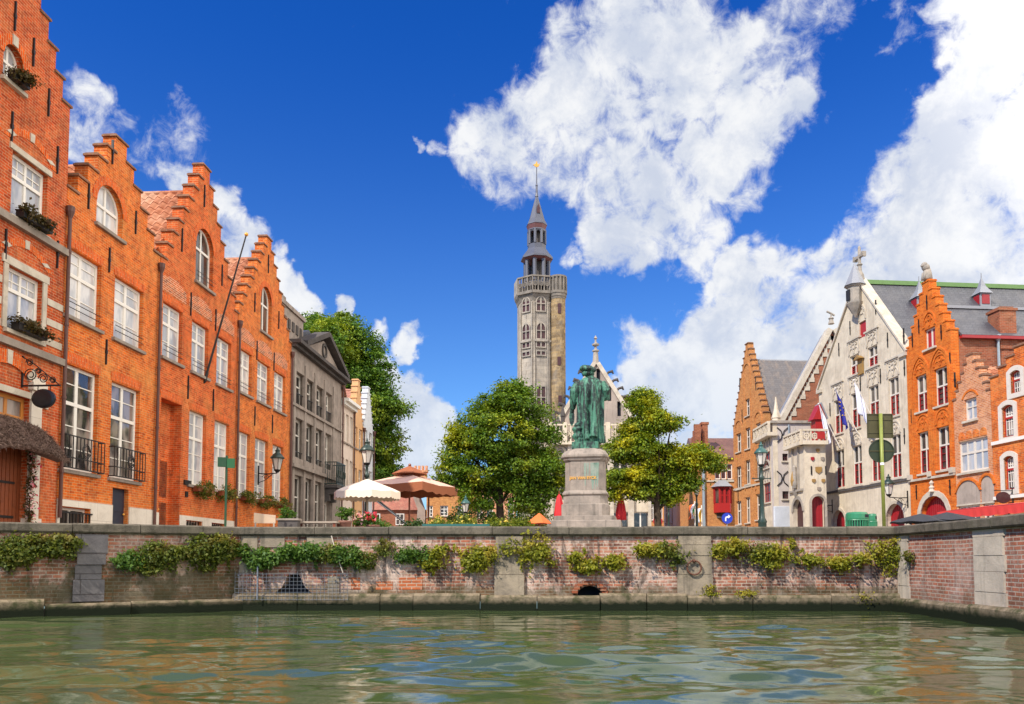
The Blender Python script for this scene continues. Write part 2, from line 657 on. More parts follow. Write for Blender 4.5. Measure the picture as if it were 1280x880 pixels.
def paint_mat(name, c, rough=0.45, wear=0.15, metal=0.0, scale=6.0, dirt=(0.12, 0.10, 0.08), bstr=0.05, spec=0.5):
    m, t, b = new_mat(name)
    tc = t.n('ShaderNodeTexCoord')
    n = t.noise(tc.outputs['Object'], scale, 6, 0.65, 0.3)
    col = t.mix(t.math('MULTIPLY', t.rng(n, 0.45, 0.75), wear), c, dirt)
    t.put(b.inputs['Base Color'], col)
    t.put(b.inputs['Roughness'], t.math('ADD', t.math('MULTIPLY', n, 0.3), rough - 0.15))
    b.inputs['Metallic'].default_value = metal
    b.inputs['Specular IOR Level'].default_value = spec
    bump(t, b, n, bstr, 0.01)
    return m


def glass_mat(name, dark, light, amt, rough=0.03, spec=0.9):
    """window pane: glossy surface over a dim room, pale curtains or painted sky reflection"""
    m, t, b = new_mat(name)
    tc = t.n('ShaderNodeTexCoord')
    oi = t.n('ShaderNodeObjectInfo')
    off = t.n('ShaderNodeVectorMath', operation='SCALE')
    t.put(off.inputs[0], (7.0, 5.0, 3.0))
    t.put(off.inputs['Scale'], oi.outputs['Random'])
    p = t.vmath('ADD', tc.outputs['Object'], off.outputs[0])
    mp = t.n('ShaderNodeMapping')
    t.put(mp.inputs[0], p)
    mp.inputs['Scale'].default_value = (2.0, 2.0, 0.8)
    n = t.noise(mp.outputs[0], 1.2, 3, 0.5, 0.2)
    f = t.math('ADD', t.rng(n, 0.40, 0.60), t.math('MULTIPLY', t.math('SUBTRACT', oi.outputs['Random'], 0.5), 1.3))
    f = t.math('MULTIPLY', f, amt, clamp=True)
    t.put(b.inputs['Base Color'], t.mix(f, dark, light))
    b.inputs['Roughness'].default_value = rough
    b.inputs['IOR'].default_value = 1.5
    b.inputs['Specular IOR Level'].default_value = spec
    w = t.noise(p, 1.6, 2, 0.4)
    bump(t, b, w, 0.12, 0.05)
    return m


def leaf_mat(name, c1, c2, c3=None, trans=0.35, rough=0.55, gscale=0.6):
    m, t, b = new_mat(name)
    geo = t.n('ShaderNodeNewGeometry')
    tc = t.n('ShaderNodeTexCoord')
    r = geo.outputs['Random Per Island']
    col = t.mix(r, c1, c2)
    if c3:
        big = t.noise(tc.outputs['Object'], gscale, 3, 0.6)
        col = t.mix(t.math('MULTIPLY', t.rng(big, 0.48, 0.68), t.math('ADD', 0.35, t.math('MULTIPLY', r, 0.65))), col, c4(c3))
    t.put(b.inputs['Base Color'], col)
    b.inputs['Roughness'].default_value = rough
    b.inputs['Specular IOR Level'].default_value = 0.3
    tr = t.n('ShaderNodeBsdfTranslucent')
    t.put(tr.inputs[0], t.mix(1.0, col, (1.5, 1.45, 0.7, 1), 'MULTIPLY'))
    mx = t.n('ShaderNodeMixShader')
    mx.inputs[0].default_value = trans
    out = m.node_tree.nodes['Material Output']
    m.node_tree.links.new(b.outputs[0], mx.inputs[1])
    m.node_tree.links.new(tr.outputs[0], mx.inputs[2])
    m.node_tree.links.new(mx.outputs[0], out.inputs[0])
    return m


def slate_mat(name, c1, c2, stain=(0.2, 0.17, 0.14), stain_amt=0.4, bw=0.25, bh=0.18, rough=0.5, axis='z'):
    m, t, b = new_mat(name)
    uv, ob, s = face_uv(t)
    br = t.n('ShaderNodeTexBrick')
    t.put(br.inputs['Vector'], uv)
    for k, v in (('Scale', 1.0), ('Brick Width', bw), ('Row Height', bh), ('Mortar Size', 0.008), ('Bias', 0.0)):
        br.inputs[k].default_value = v
    br.inputs['Color1'].default_value = c4(c1)
    br.inputs['Color2'].default_value = c4(c2)
    br.inputs['Mortar'].default_value = c4(tuple(x * 0.45 for x in c1))
    mp = t.n('ShaderNodeMapping')
    t.put(mp.inputs[0], ob)
    mp.inputs['Scale'].default_value = (1.6, 1.6, 0.35)
    n = t.noise(mp.outputs[0], 0.9, 7, 0.65, 0.8)
    col = t.mix(t.math('MULTIPLY', t.rng(n, 0.42, 0.7), stain_amt), br.outputs['Color'], c4(stain))
    fn = t.noise(ob, 9.0, 5, 0.6)
    col = t.mix(0.5, col, t.mix(fn, (0.6, 0.6, 0.6), (1.4, 1.4, 1.4)), 'MULTIPLY')
    t.put(b.inputs['Base Color'], col)
    b.inputs['Roughness'].default_value = rough
    bump(t, b, t.math('SUBTRACT', fn, br.outputs['Fac']), 0.4, 0.02)
    return m


M = {}
# brickwork (sRGB-bright orange brick in the photo is strongly red-orange under the sky light)
M['brick_red'] = brick_mat('brick_red', (0.62, 0.088, 0.020), (0.36, 0.042, 0.013), (0.58, 0.28, 0.15), (0.62, 0.20, 0.06), 0.4, 0.40, grime=0.32, bloom=0.22, bloom_col=(0.74, 0.32, 0.12), bscale=0.42)
M['brick_orange'] = brick_mat('brick_orange', (0.80, 0.160, 0.018), (0.50, 0.065, 0.012), (0.66, 0.34, 0.14), (0.72, 0.33, 0.09), 0.45, 0.36, grime=0.26, bloom=0.22, bloom_col=(0.74, 0.32, 0.12), bscale=0.42)
M['brick_orange_red'] = brick_mat('brick_orange_red', (0.74, 0.112, 0.018), (0.44, 0.050, 0.012), (0.64, 0.30, 0.13), (0.66, 0.27, 0.08), 0.42, 0.38, grime=0.28, bloom=0.22, bloom_col=(0.74, 0.32, 0.12), bscale=0.42)
M['brick_pale'] = brick_mat('brick_pale', (0.66, 0.15, 0.04), (0.24, 0.07, 0.04), (0.80, 0.58, 0.40), (0.62, 0.34, 0.16), 0.4, 0.3)
M['brick_soldier'] = brick_mat('brick_soldier', (0.80, 0.125, 0.014), (0.54, 0.058, 0.010), (0.60, 0.30, 0.15), (0.6, 0.17, 0.04), 0.3, 0.25, soldier=True)
M['brick_coping'] = brick_mat('brick_coping', (0.30, 0.13, 0.07), (0.22, 0.09, 0.05), (0.3, 0.22, 0.16), (0.25, 0.2, 0.15), 0.5, 0.35)
M['brick_gold'] = brick_mat('brick_gold', (0.62, 0.25, 0.070), (0.46, 0.15, 0.045), (0.58, 0.36, 0.18), (0.62, 0.32, 0.11), 0.4, 0.2)
M['brick_saffron'] = brick_mat('brick_saffron', (0.72, 0.165, 0.020), (0.54, 0.095, 0.014), (0.66, 0.26, 0.07), (0.62, 0.24, 0.06), 0.45, 0.32, bscale=0.75)
M['brick_pink'] = brick_mat('brick_pink', (0.66, 0.27, 0.11), (0.50, 0.155, 0.06), (0.70, 0.50, 0.34), (0.64, 0.42, 0.28), 0.4, 0.15)
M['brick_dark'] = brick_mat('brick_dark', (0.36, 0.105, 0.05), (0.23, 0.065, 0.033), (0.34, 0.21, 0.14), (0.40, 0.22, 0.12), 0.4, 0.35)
M['brick_quay'] = brick_mat('brick_quay', (0.46, 0.155, 0.085), (0.13, 0.062, 0.05), (0.48, 0.38, 0.29), (0.46, 0.31, 0.20), 0.5, 0.6,
                            ms=0.012, bloom=0.78, bloom_col=(0.66, 0.52, 0.43), moss=0.6, moss_z=(0.3, 0.7), grime=0.75)
M['brick_quay_mossy'] = brick_mat('brick_quay_mossy', (0.46, 0.17, 0.10), (0.18, 0.085, 0.065), (0.44, 0.35, 0.27), (0.42, 0.30, 0.22), 0.4, 0.45,
                                  ms=0.012, bloom=0.7, bloom_col=(0.64, 0.49, 0.39), moss=0.75, moss_z=(0.2, 1.5), grime=0.55)
M['brick_quay_right'] = brick_mat('brick_quay_right', (0.44, 0.155, 0.09), (0.26, 0.09, 0.06), (0.48, 0.39, 0.31), (0.46, 0.32, 0.24), 0.35, 0.3,
                                  ms=0.012, bloom=0.4, bloom_col=(0.56, 0.47, 0.40), moss=0.25, moss_z=(0.3, 0.7), grime=0.35)
M['brick_tower'] = brick_mat('brick_tower', (0.44, 0.31, 0.155), (0.22, 0.155, 0.085), (0.30, 0.25, 0.18), (0.30, 0.26, 0.21), 0.8, 0.7, bw=0.5, bh=0.22, grime=0.35)
# stone, plaster
M['stone_white'] = stone_mat('stone_white', (0.69, 0.595, 0.445), (0.55, 0.465, 0.345), 0.25, (0.26, 0.21, 0.15), scale=0.7, streak=0.3, bstr=0.3)
M['stone_trim'] = stone_mat('stone_trim', (0.60, 0.53, 0.42), (0.47, 0.40, 0.31), 0.25)
M['stone_grey'] = stone_mat('stone_grey', (0.37, 0.305, 0.255), (0.265, 0.22, 0.185), 0.4, (0.10, 0.085, 0.07), streak=0.35, bstr=0.4)
M['stone_dark'] = stone_mat('stone_dark', (0.115, 0.10, 0.092), (0.08, 0.072, 0.066), 0.3)
M['stone_sill'] = stone_mat('stone_sill', (0.34, 0.28, 0.23), (0.25, 0.21, 0.17), 0.3)
M['stone_tower'] = stone_mat('stone_tower', (0.50, 0.43, 0.335), (0.30, 0.265, 0.225), 0.4, (0.12, 0.11, 0.095), 0.4, block=(0.6, 0.32), streak=0.6, joint=0.008)
M['stone_carved'] = stone_mat('stone_carved', (0.42, 0.36, 0.29), (0.28, 0.25, 0.21), 0.45, (0.10, 0.09, 0.08), 1.0)
M['stone_gallery'] = stone_mat('stone_gallery', (0.26, 0.225, 0.185), (0.17, 0.15, 0.125), 0.45, (0.06, 0.055, 0.05), 1.0)
M['stone_pedestal'] = stone_mat('stone_pedestal', (0.36, 0.30, 0.245), (0.24, 0.205, 0.17), 0.45, (0.10, 0.09, 0.075), 0.8, streak=0.55, bstr=0.4)
M['stone_coping'] = stone_mat('stone_coping', (0.175, 0.148, 0.110), (0.10, 0.085, 0.065), 0.7, (0.03, 0.027, 0.02), 1.1, streak=0.5, green=0.2, bstr=0.8)
M['stone_pier'] = stone_mat('stone_pier', (0.36, 0.29, 0.205), (0.22, 0.18, 0.135), 0.6, (0.075, 0.065, 0.05), 0.9, streak=0.45, green=0.2, bstr=0.7)
M['stone_pier_dark'] = stone_mat('stone_pier_dark', (0.17, 0.155, 0.15), (0.11, 0.10, 0.10), 0.4, (0.05, 0.045, 0.05), 0.8, block=(1.4, 0.42), bstr=0.7)
M['stone_pier_pale'] = stone_mat('stone_pier_pale', (0.54, 0.46, 0.36), (0.40, 0.34, 0.27), 0.35, (0.18, 0.155, 0.12), 0.9, streak=0.25, bstr=0.5)
M['stone_ledge'] = stone_mat('stone_ledge', (0.29, 0.225, 0.15), (0.15, 0.12, 0.075), 0.75, (0.03, 0.03, 0.018), 2.2, green=0.85, bstr=1.0, wet=0.20)
M['plinth_white'] = stone_mat('plinth_white', (0.74, 0.66, 0.55), (0.66, 0.58, 0.47), 0.15, scale=0.7, block=(0.9, 0.5), joint=0.005)
M['plaster_cream'] = stone_mat('plaster_cream', (0.72, 0.60, 0.50), (0.64, 0.52, 0.42), 0.12, scale=0.4, bstr=0.08)
M['plaster_ochre'] = stone_mat('plaster_ochre', (0.72, 0.43, 0.22), (0.64, 0.37, 0.18), 0.12, scale=0.4, bstr=0.08)
M['plaster_white'] = stone_mat('plaster_white', (0.66, 0.68, 0.70), (0.58, 0.60, 0.62), 0.12, scale=0.4, bstr=0.08)
M['plaster_pink'] = stone_mat('plaster_pink', (0.43, 0.35, 0.285), (0.34, 0.28, 0.23), 0.3, scale=0.4, streak=0.3, bstr=0.1)
M['plaster_grey'] = stone_mat('plaster_grey', (0.56, 0.49, 0.43), (0.48, 0.42, 0.37), 0.12, scale=0.5, bstr=0.1)
M['cobble'] = stone_mat('cobble', (0.36, 0.32, 0.28), (0.28, 0.25, 0.22), 0.2, block=(0.18, 0.12))
M['earth'] = stone_mat('earth', (0.10, 0.075, 0.05), (0.07, 0.05, 0.035), 0.3)
# roofs
M['pantile'] = brick_mat('pantile', (0.50, 0.22, 0.12), (0.36, 0.12, 0.06), (0.4, 0.16, 0.1), (0.58, 0.38, 0.26), 0.6, 0.4, bw=0.33, bh=0.3, ms=0.0)
M['tile_red'] = slate_mat('tile_red', (0.40, 0.14, 0.08), (0.30, 0.10, 0.06), (0.42, 0.24, 0.15), 0.5)
M['tile_maroon'] = slate_mat('tile_maroon', (0.17, 0.075, 0.055), (0.13, 0.06, 0.045), (0.22, 0.12, 0.08), 0.5)
M['slate'] = slate_mat('slate', (0.085, 0.085, 0.095), (0.06, 0.06, 0.07), (0.13, 0.12, 0.115), 0.4)
M['slate_brown'] = slate_mat('slate_brown', (0.125, 0.115, 0.115), (0.10, 0.09, 0.09), (0.20, 0.15, 0.115), 0.75)
M['lead'] = paint_mat('lead', (0.27, 0.275, 0.29), 0.55, 0.5, 0.1, 1.5, (0.2, 0.2, 0.21))
M['lead_dark'] = paint_mat('lead_dark', (0.085, 0.09, 0.115), 0.5, 0.5, 0.1, 1.5, (0.08, 0.075, 0.085))
M['eaves_maroon'] = paint_mat('eaves_maroon', (0.15, 0.05, 0.05), 0.6, 0.4)
M['copper_ridge'] = paint_mat('copper_ridge', (0.13, 0.24, 0.07), 0.6, 0.5, 0, 3.0, (0.10, 0.16, 0.05))
# joinery, metal
M['white_frame'] = paint_mat('white_frame', (0.80, 0.75, 0.66), 0.45, 0.15, dirt=(0.45, 0.38, 0.3))
M['stone_frame'] = paint_mat('stone_frame', (0.68, 0.61, 0.51), 0.7, 0.3, dirt=(0.3, 0.26, 0.2))
M['wood_brown'] = paint_mat('wood_brown', (0.22, 0.055, 0.018), 0.45, 0.4, dirt=(0.07, 0.02, 0.01))
M['wood_ochre'] = paint_mat('wood_ochre', (0.55, 0.21, 0.04), 0.45, 0.3, dirt=(0.2, 0.08, 0.02))
M['wood_grey'] = paint_mat('wood_grey', (0.36, 0.29, 0.22), 0.7, 0.3)
M['wood_pale'] = paint_mat('wood_pale', (0.50, 0.36, 0.24), 0.6, 0.3)
M['paint_navy'] = paint_mat('paint_navy', (0.020, 0.026, 0.045), 0.4, 0.2)
M['red_paint'] = paint_mat('red_paint', (0.40, 0.020, 0.018), 0.45, 0.35, dirt=(0.25, 0.01, 0.01))
M['red_dark'] = paint_mat('red_dark', (0.32, 0.010, 0.016), 0.45, 0.3, dirt=(0.12, 0.006, 0.008))
M['shutter_maroon'] = paint_mat('shutter_maroon', (0.06, 0.015, 0.016), 0.5, 0.3)
M['iron'] = paint_mat('iron', (0.018, 0.016, 0.015), 0.5, 0.2, 0.3, dirt=(0.06, 0.035, 0.02))
M['rust'] = paint_mat('rust', (0.14, 0.055, 0.03), 0.75, 0.6, 0.2, dirt=(0.06, 0.03, 0.02))
M['pipe_brown'] = paint_mat('pipe_brown', (0.10, 0.035, 0.022), 0.5, 0.3)
M['pipe_zinc'] = paint_mat('pipe_zinc', (0.36, 0.42, 0.44), 0.45, 0.3, 0.4)
M['lamp_green'] = paint_mat('lamp_green', (0.022, 0.045, 0.035), 0.4, 0.2, 0.1)
M['lamp_cap'] = paint_mat('lamp_cap', (0.028, 0.10, 0.088), 0.45, 0.3)
M['lamp_glass'] = glass_mat('lamp_glass', (0.42, 0.40, 0.36), (0.72, 0.66, 0.56), 0.8, 0.15, 0.5)
M['old_gold'] = paint_mat('old_gold', (0.34, 0.19, 0.045), 0.6, 0.5)
M['gold'] = paint_mat('gold', (0.85, 0.42, 0.07), 0.35, 0.1, 0.3)
M['sign_green'] = paint_mat('sign_green', (0.006, 0.055, 0.016), 0.4, 0.2)
M['sign_green_pale'] = paint_mat('sign_green_pale', (0.012, 0.11, 0.03), 0.4, 0.2)
M['sign_back'] = paint_mat('sign_back', (0.065, 0.055, 0.018), 0.55, 0.4, 0.2, 4, (0.12, 0.11, 0.04))
M['sign_back_dark'] = paint_mat('sign_back_dark', (0.024, 0.036, 0.016), 0.55, 0.3, 0.2, 4, (0.05, 0.07, 0.03))
M['pole_olive'] = paint_mat('pole_olive', (0.22, 0.25, 0.04), 0.5, 0.3, 0.1)
M['bin_green'] = paint_mat('bin_green', (0.025, 0.19, 0.085), 0.4, 0.25)
M['sign_blue'] = paint_mat('sign_blue', (0.012, 0.04, 0.42), 0.4, 0.1)
M['sign_white'] = paint_mat('sign_white', (0.8, 0.8, 0.8), 0.4, 0.05)
M['black'] = paint_mat('black', (0.010, 0.010, 0.012), 0.35, 0.1)
M['char_fabric'] = paint_mat('char_fabric', (0.030, 0.031, 0.036), 0.85, 0.3, 0, 2, (0.05, 0.05, 0.055))
M['cream_fabric'] = paint_mat('cream_fabric', (0.82, 0.68, 0.52), 0.85, 0.15, 0, 2, (0.6, 0.45, 0.3))
M['pink_fabric'] = paint_mat('pink_fabric', (0.70, 0.46, 0.34), 0.85, 0.15, 0, 2, (0.5, 0.3, 0.2))
M['brown_fabric'] = paint_mat('brown_fabric', (0.30, 0.095, 0.035), 0.85, 0.2, 0, 2, (0.18, 0.05, 0.02))
M['orange_fabric'] = paint_mat('orange_fabric', (0.82, 0.15, 0.03), 0.8, 0.15, 0, 2, (0.5, 0.1, 0.02))
M['red_fabric'] = paint_mat('red_fabric', (0.62, 0.025, 0.03), 0.8, 0.2, 0, 2, (0.35, 0.01, 0.015))
M['awning_red'] = paint_mat('awning_red', (0.66, 0.05, 0.04), 0.7, 0.15, 0, 2, (0.4, 0.02, 0.02))
M['white_flag'] = paint_mat('white_flag', (0.72, 0.72, 0.80), 0.8, 0.05)
M['blue_flag'] = paint_mat('blue_flag', (0.022, 0.022, 0.24), 0.8, 0.1)
M['yellow_flag'] = paint_mat('yellow_flag', (0.8, 0.5, 0.05), 0.8, 0.1)
M['green_flag'] = paint_mat('green_flag', (0.03, 0.35, 0.08), 0.8, 0.1)
M['terracotta'] = paint_mat('terracotta', (0.20, 0.085, 0.055), 0.75, 0.5, 0, 3, (0.09, 0.05, 0.04))
M['teal_paint'] = paint_mat('teal_paint', (0.02, 0.11, 0.095), 0.5, 0.2)
M['thatch'] = paint_mat('thatch', (0.13, 0.075, 0.055), 0.95, 0.6, 0, 9, (0.04, 0.025, 0.02))
M['twig'] = leaf_mat('twig', (0.11, 0.065, 0.05), (0.24, 0.16, 0.12), None, 0.0, 0.9)
M['brick_repair'] = brick_mat('brick_repair', (0.52, 0.14, 0.05), (0.40, 0.10, 0.04), (0.5, 0.36, 0.26), (0.4, 0.16, 0.08), 0.4, 0.3, ms=0.012)
M['bark'] = stone_mat('bark', (0.085, 0.06, 0.04), (0.05, 0.036, 0.025), 0.4, scale=3, bstr=0.9)
M['rope'] = paint_mat('rope', (0.6, 0.52, 0.42), 0.8, 0.1)
M['wire'] = paint_mat('wire', (0.24, 0.245, 0.26), 0.4, 0.2, 0.5)
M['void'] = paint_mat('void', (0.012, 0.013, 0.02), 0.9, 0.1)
# panes
M['pane_bright'] = glass_mat('pane_bright', (0.34, 0.35, 0.37), (0.68, 0.65, 0.61), 0.8)  # painted sky reflection and curtain tones share this pale pane colour
M['pane_mid'] = glass_mat('pane_mid', (0.04, 0.035, 0.035), (0.40, 0.33, 0.28), 0.6)
M['pane_dark'] = glass_mat('pane_dark', (0.020, 0.018, 0.018), (0.14, 0.11, 0.09), 0.5)
M['pane_leaded'] = glass_mat('pane_leaded', (0.035, 0.03, 0.026), (0.15, 0.125, 0.10), 0.6, 0.25, 0.35)
# foliage
M['leaf_square'] = leaf_mat('leaf_square', (0.040, 0.105, 0.010), (0.18, 0.28, 0.018), (0.46, 0.46, 0.022), trans=0.26)
M['leaf_yellow'] = leaf_mat('leaf_yellow', (0.05, 0.115, 0.010), (0.27, 0.33, 0.016), (0.72, 0.60, 0.02), trans=0.26)
M['leaf_back'] = leaf_mat('leaf_back', (0.035, 0.105, 0.014), (0.15, 0.25, 0.02), (0.38, 0.42, 0.025), gscale=0.30, trans=0.22)
M['leaf_shrub'] = leaf_mat('leaf_shrub', (0.022, 0.055, 0.014), (0.07, 0.12, 0.025), None)
M['leaf_bright'] = leaf_mat('leaf_bright', (0.07, 0.12, 0.012), (0.19, 0.22, 0.02), (0.34, 0.30, 0.02), gscale=2.0)
M['leaf_wall'] = leaf_mat('leaf_wall', (0.05, 0.085, 0.012), (0.17, 0.19, 0.025), (0.28, 0.22, 0.05), gscale=2.5)
M['leaf_wall_green'] = leaf_mat('leaf_wall_green', (0.035, 0.095, 0.015), (0.13, 0.22, 0.03), None)
M['leaf_wall_yellow'] = leaf_mat('leaf_wall_yellow', (0.12, 0.15, 0.012), (0.32, 0.31, 0.02), (0.45, 0.34, 0.05), gscale=2.0)
M['leaf_dry'] = leaf_mat('leaf_dry', (0.05, 0.05, 0.012), (0.13, 0.085, 0.03), (0.05, 0.02, 0.012), gscale=4)
M['petal_yellow'] = leaf_mat('petal_yellow', (0.75, 0.55, 0.05), (0.85, 0.75, 0.25), None)
M['petal_red'] = leaf_mat('petal_red', (0.65, 0.02, 0.05), (0.75, 0.10, 0.16), None)
M['petal_pink'] = leaf_mat('petal_pink', (0.75, 0.25, 0.35), (0.8, 0.65, 0.6), None)


def bronze_mat():
    m, t, b = new_mat('green_bronze')
    tc = t.n('ShaderNodeTexCoord')
    ob = tc.outputs['Object']
    mp = t.n('ShaderNodeMapping')
    t.put(mp.inputs[0], ob)
    mp.inputs['Scale'].default_value = (7, 7, 1.1)
    n = t.noise(mp.outputs[0], 1.0, 6, 0.6, 0.8)
    n2 = t.noise(ob, 9.0, 6, 0.65)
    s = t.n('ShaderNodeSeparateXYZ')
    t.put(s.inputs[0], ob)
    f = t.rng(t.math('ADD', n, t.math('MULTIPLY', t.math('SUBTRACT', n2, 0.5), 0.3)), 0.42, 0.58)
    col = t.mix(f, (0.008, 0.020, 0.018), (0.050, 0.18, 0.112))
    col = t.mix(t.math('MULTIPLY', t.rng(n2, 0.5, 0.75), 0.5), col, (0.17, 0.40, 0.26))
    t.put(b.inputs['Base Color'], col)
    b.inputs['Roughness'].default_value = 0.65
    bump(t, b, n2, 0.3, 0.02)
    return m


M['bronze'] = bronze_mat()


def water_mat():
    m, t, b = new_mat('canal_water')
    tc = t.n('ShaderNodeTexCoord')
    ob = tc.outputs['Object']
    n = t.noise(ob, 0.25, 4, 0.6)
    t.put(b.inputs['Base Color'], t.mix(n, (0.038, 0.060, 0.020), (0.060, 0.080, 0.030)))
    b.inputs['Roughness'].default_value = 0.01
    b.inputs['IOR'].default_value = 1.5
    r = t.noise(ob, 11.0, 6, 0.6, 0.4)
    r2 = t.noise(ob, 3.0, 3, 0.5, 0.2)
    bump(t, b, t.math('ADD', t.math('MULTIPLY', r, 0.22), r2), 0.06, 0.08)
    return m


M['water'] = water_mat()
# ------------------------------------------------------------------ the setting
def make_water():
    rg = np.random.RandomState(3)
    xs = np.concatenate([np.array([-90, -60, -40, -30, -24, -20]), np.arange(-17, 12.001, 0.07), np.array([14, 18, 26, 40, 60, 90])])
    ys = np.concatenate([np.array([-80, -40, -20, -10, -4, 0, 2, 3.5]), np.arange(4.5, 18.6, 0.05)])
    X, Y = np.meshgrid(xs, ys)
    Z = np.zeros_like(X)
    for lam, amp, n, spread in ((3.2, 0.0095, 9, 0.45), (1.4, 0.0115, 12, 0.45), (0.72, 0.0074, 14, 0.55), (0.34, 0.0020, 20, 0.7)):
        for _ in range(n):
            l = lam * rg.uniform(0.7, 1.4)
            a = math.pi / 2 + rg.uniform(-spread, spread)
            k = 2 * math.pi / l
            Z += amp * rg.uniform(0.5, 1.0) * np.sin(k * (X * math.cos(a) + Y * math.sin(a)) + rg.uniform(0, 6.28))
    # gusty patches: calmer and livelier water
    g = 0.62 + 0.30 * np.sin(X * 0.55 + 1.3 + 0.7 * np.sin(Y * 0.4)) * np.sin(Y * 0.8 + 0.4 * X) + 0.15 * np.sin(Y * 1.7 - X * 0.3)
    Z *= np.clip(g, 0.25, 1.1)
    calm = np.clip((18.2 - Y) / 6.0, 0.22, 1.0)
    Z *= calm
    Z[(Y < 3.0) | (X < -17.5) | (X > 12.5)] = 0.0
    nv = X.size
    co = np.stack([X, Y, Z], -1).reshape(-1, 3)
    nx, ny = len(xs), len(ys)
    i = np.arange(nx - 1)[None, :] + np.arange(ny - 1)[:, None] * nx
    f = np.stack([i, i + 1, i + 1 + nx, i + nx], -1).reshape(-1, 4)
    o = link('canal_water', np_mesh('canal_water', co, f), M['water'])
    o['kind'] = 'structure'
    for p in (o.data,):
        p.polygons.foreach_set('use_smooth', np.ones(len(f), dtype=bool))
    return o


def np_mesh(name, co, f):
    me = bpy.data.meshes.new(name)
    me.vertices.add(len(co))
    me.vertices.foreach_set('co', np.asarray(co, dtype=np.float32).ravel())
    k = f.shape[1]
    me.loops.add(len(f) * k)
    me.loops.foreach_set('vertex_index', np.asarray(f, dtype=np.int32).ravel())
    me.polygons.add(len(f))
    me.polygons.foreach_set('loop_start', np.arange(0, len(f) * k, k, dtype=np.int32))
    me.update(calc_edges=True)
    return me


make_water()

# quay line, walked from the left behind the viewer round to the right
QL = [(-21.0, -80.0), (-20.0, 8.5), (-10.05, 15.55), (-6.1, 17.9)]
QR = [(8.62, 17.9), (8.3, 12.9), (6.6, -14.0), (6.0, -80.0)]
g = MB()
poly = QL + QR + [(400, -80), (400, 900), (-400, 900), (-400, -80)]
g_v = [(p[0], p[1], GZ) for p in poly]
from mathutils.geometry import tessellate_polygon
tris = tessellate_polygon([[Vector(p) for p in g_v]])
fs = []
for a_, b_, c_ in tris:
    va, vb, vc = (Vector(g_v[i]) for i in (a_, b_, c_))
    fs.append((a_, b_, c_) if (vb - va).cross(vc - va).z > 0 else (a_, c_, b_))
g.add(g_v, fs)
pl = g.build('plaza_ground', M['cobble'])
pl['kind'] = 'structure'
bed = MB().box(-95, 95, -85, 30, -1.6, -1.2)
b_ = bed.build('canal_bed', M['earth'])
b_['kind'] = 'structure'


# ------------------------------------------------------------------ foliage
def leaves(name, pts, size, mat, parent=None, up=0.35, seed=0, loc=None, out=None, aspect=0.62):
    """many small leaf-shaped faces (four-cornered, slightly folded), one mesh"""
    rg = np.random.RandomState(seed)
    n = len(pts)
    nrm = rg.normal(size=(n, 3))
    nrm[:, 2] += up * 2
    if out is not None:
        nrm += out
    nrm /= np.linalg.norm(nrm, axis=1)[:, None]
    a = np.cross(nrm, rg.normal(size=(n, 3)))
    a /= np.linalg.norm(a, axis=1)[:, None] + 1e-9
    b = np.cross(nrm, a)
    s = (size * rg.uniform(0.6, 1.3, n))[:, None]
    fold = nrm * s * 0.16
    v0 = pts - a * s * 0.55
    v1 = pts + b * s * 0.5 * aspect + fold
    v2 = pts + a * s * 0.55
    v3 = pts - b * s * 0.5 * aspect + fold
    co = np.stack([v0, v1, v2, v3], 1).reshape(-1, 3)
    f = np.arange(n * 4).reshape(n, 4)
    return link(name, np_mesh(name, co, f), mat, parent, loc)


def cloud_points(blobs, n_clump, per, clump_r, seed=0, hollow=0.55, flat=0.6):
    """blobs: [(x, y, z, rx, ry, rz)] -> leaf positions gathered in clumps near the blob surfaces"""
    rg = np.random.RandomState(seed)
    bl = np.array(blobs, float)
    vol = bl[:, 3] * bl[:, 5]
    pick = rg.choice(len(bl), n_clump, p=vol / vol.sum())
    d = rg.normal(size=(n_clump, 3))
    d /= np.linalg.norm(d, axis=1)[:, None]
    rad = hollow + (1 - hollow) * rg.uniform(0, 1, n_clump) ** 0.6
    c = bl[pick, :3] + d * bl[pick, 3:] * rad[:, None]
    cs = clump_r * rg.uniform(0.55, 1.35, n_clump)
    pts = np.repeat(c, per, 0) + rg.normal(size=(n_clump * per, 3)) * np.repeat(cs, per)[:, None] * np.array([1, 1, flat])
    return pts, np.repeat(d, per, 0) * 0.7, c


def limb_mesh(trunk_h, r0, tips, seed=0, lean=(0, 0)):
    rg = random.Random(seed)
    m = MB()
    top = Vector((lean[0], lean[1], trunk_h))
    m.tube([(0, 0, 0), (lean[0] * .2 + .03, lean[1] * .2, trunk_h * .3), (lean[0] * .6 - .03, lean[1] * .5, trunk_h * .7), top], [r0 * 1.35, r0, r0 * .85, r0 * .7], 9)
    for tp in tips:
        tp = Vector(tp)
        b0 = Vector((lean[0], lean[1], trunk_h * rg.uniform(.6, 1.0)))
        mid = b0.lerp(tp, .5) + Vector((rg.uniform(-.3, .3), rg.uniform(-.3, .3), rg.uniform(0, .4)))
        m.tube([b0, mid, tp], [r0 * .5, r0 * .3, r0 * .08], 6)
        for _ in range(2):
            q = tp + Vector((rg.uniform(-1, 1), rg.uniform(-1, 1), rg.uniform(-.3, .9))) * (tp - b0).length * .3
            m.tube([mid, mid.lerp(q, .55), q], [r0 * .22, r0 * .14, r0 * .04], 5)
    return m


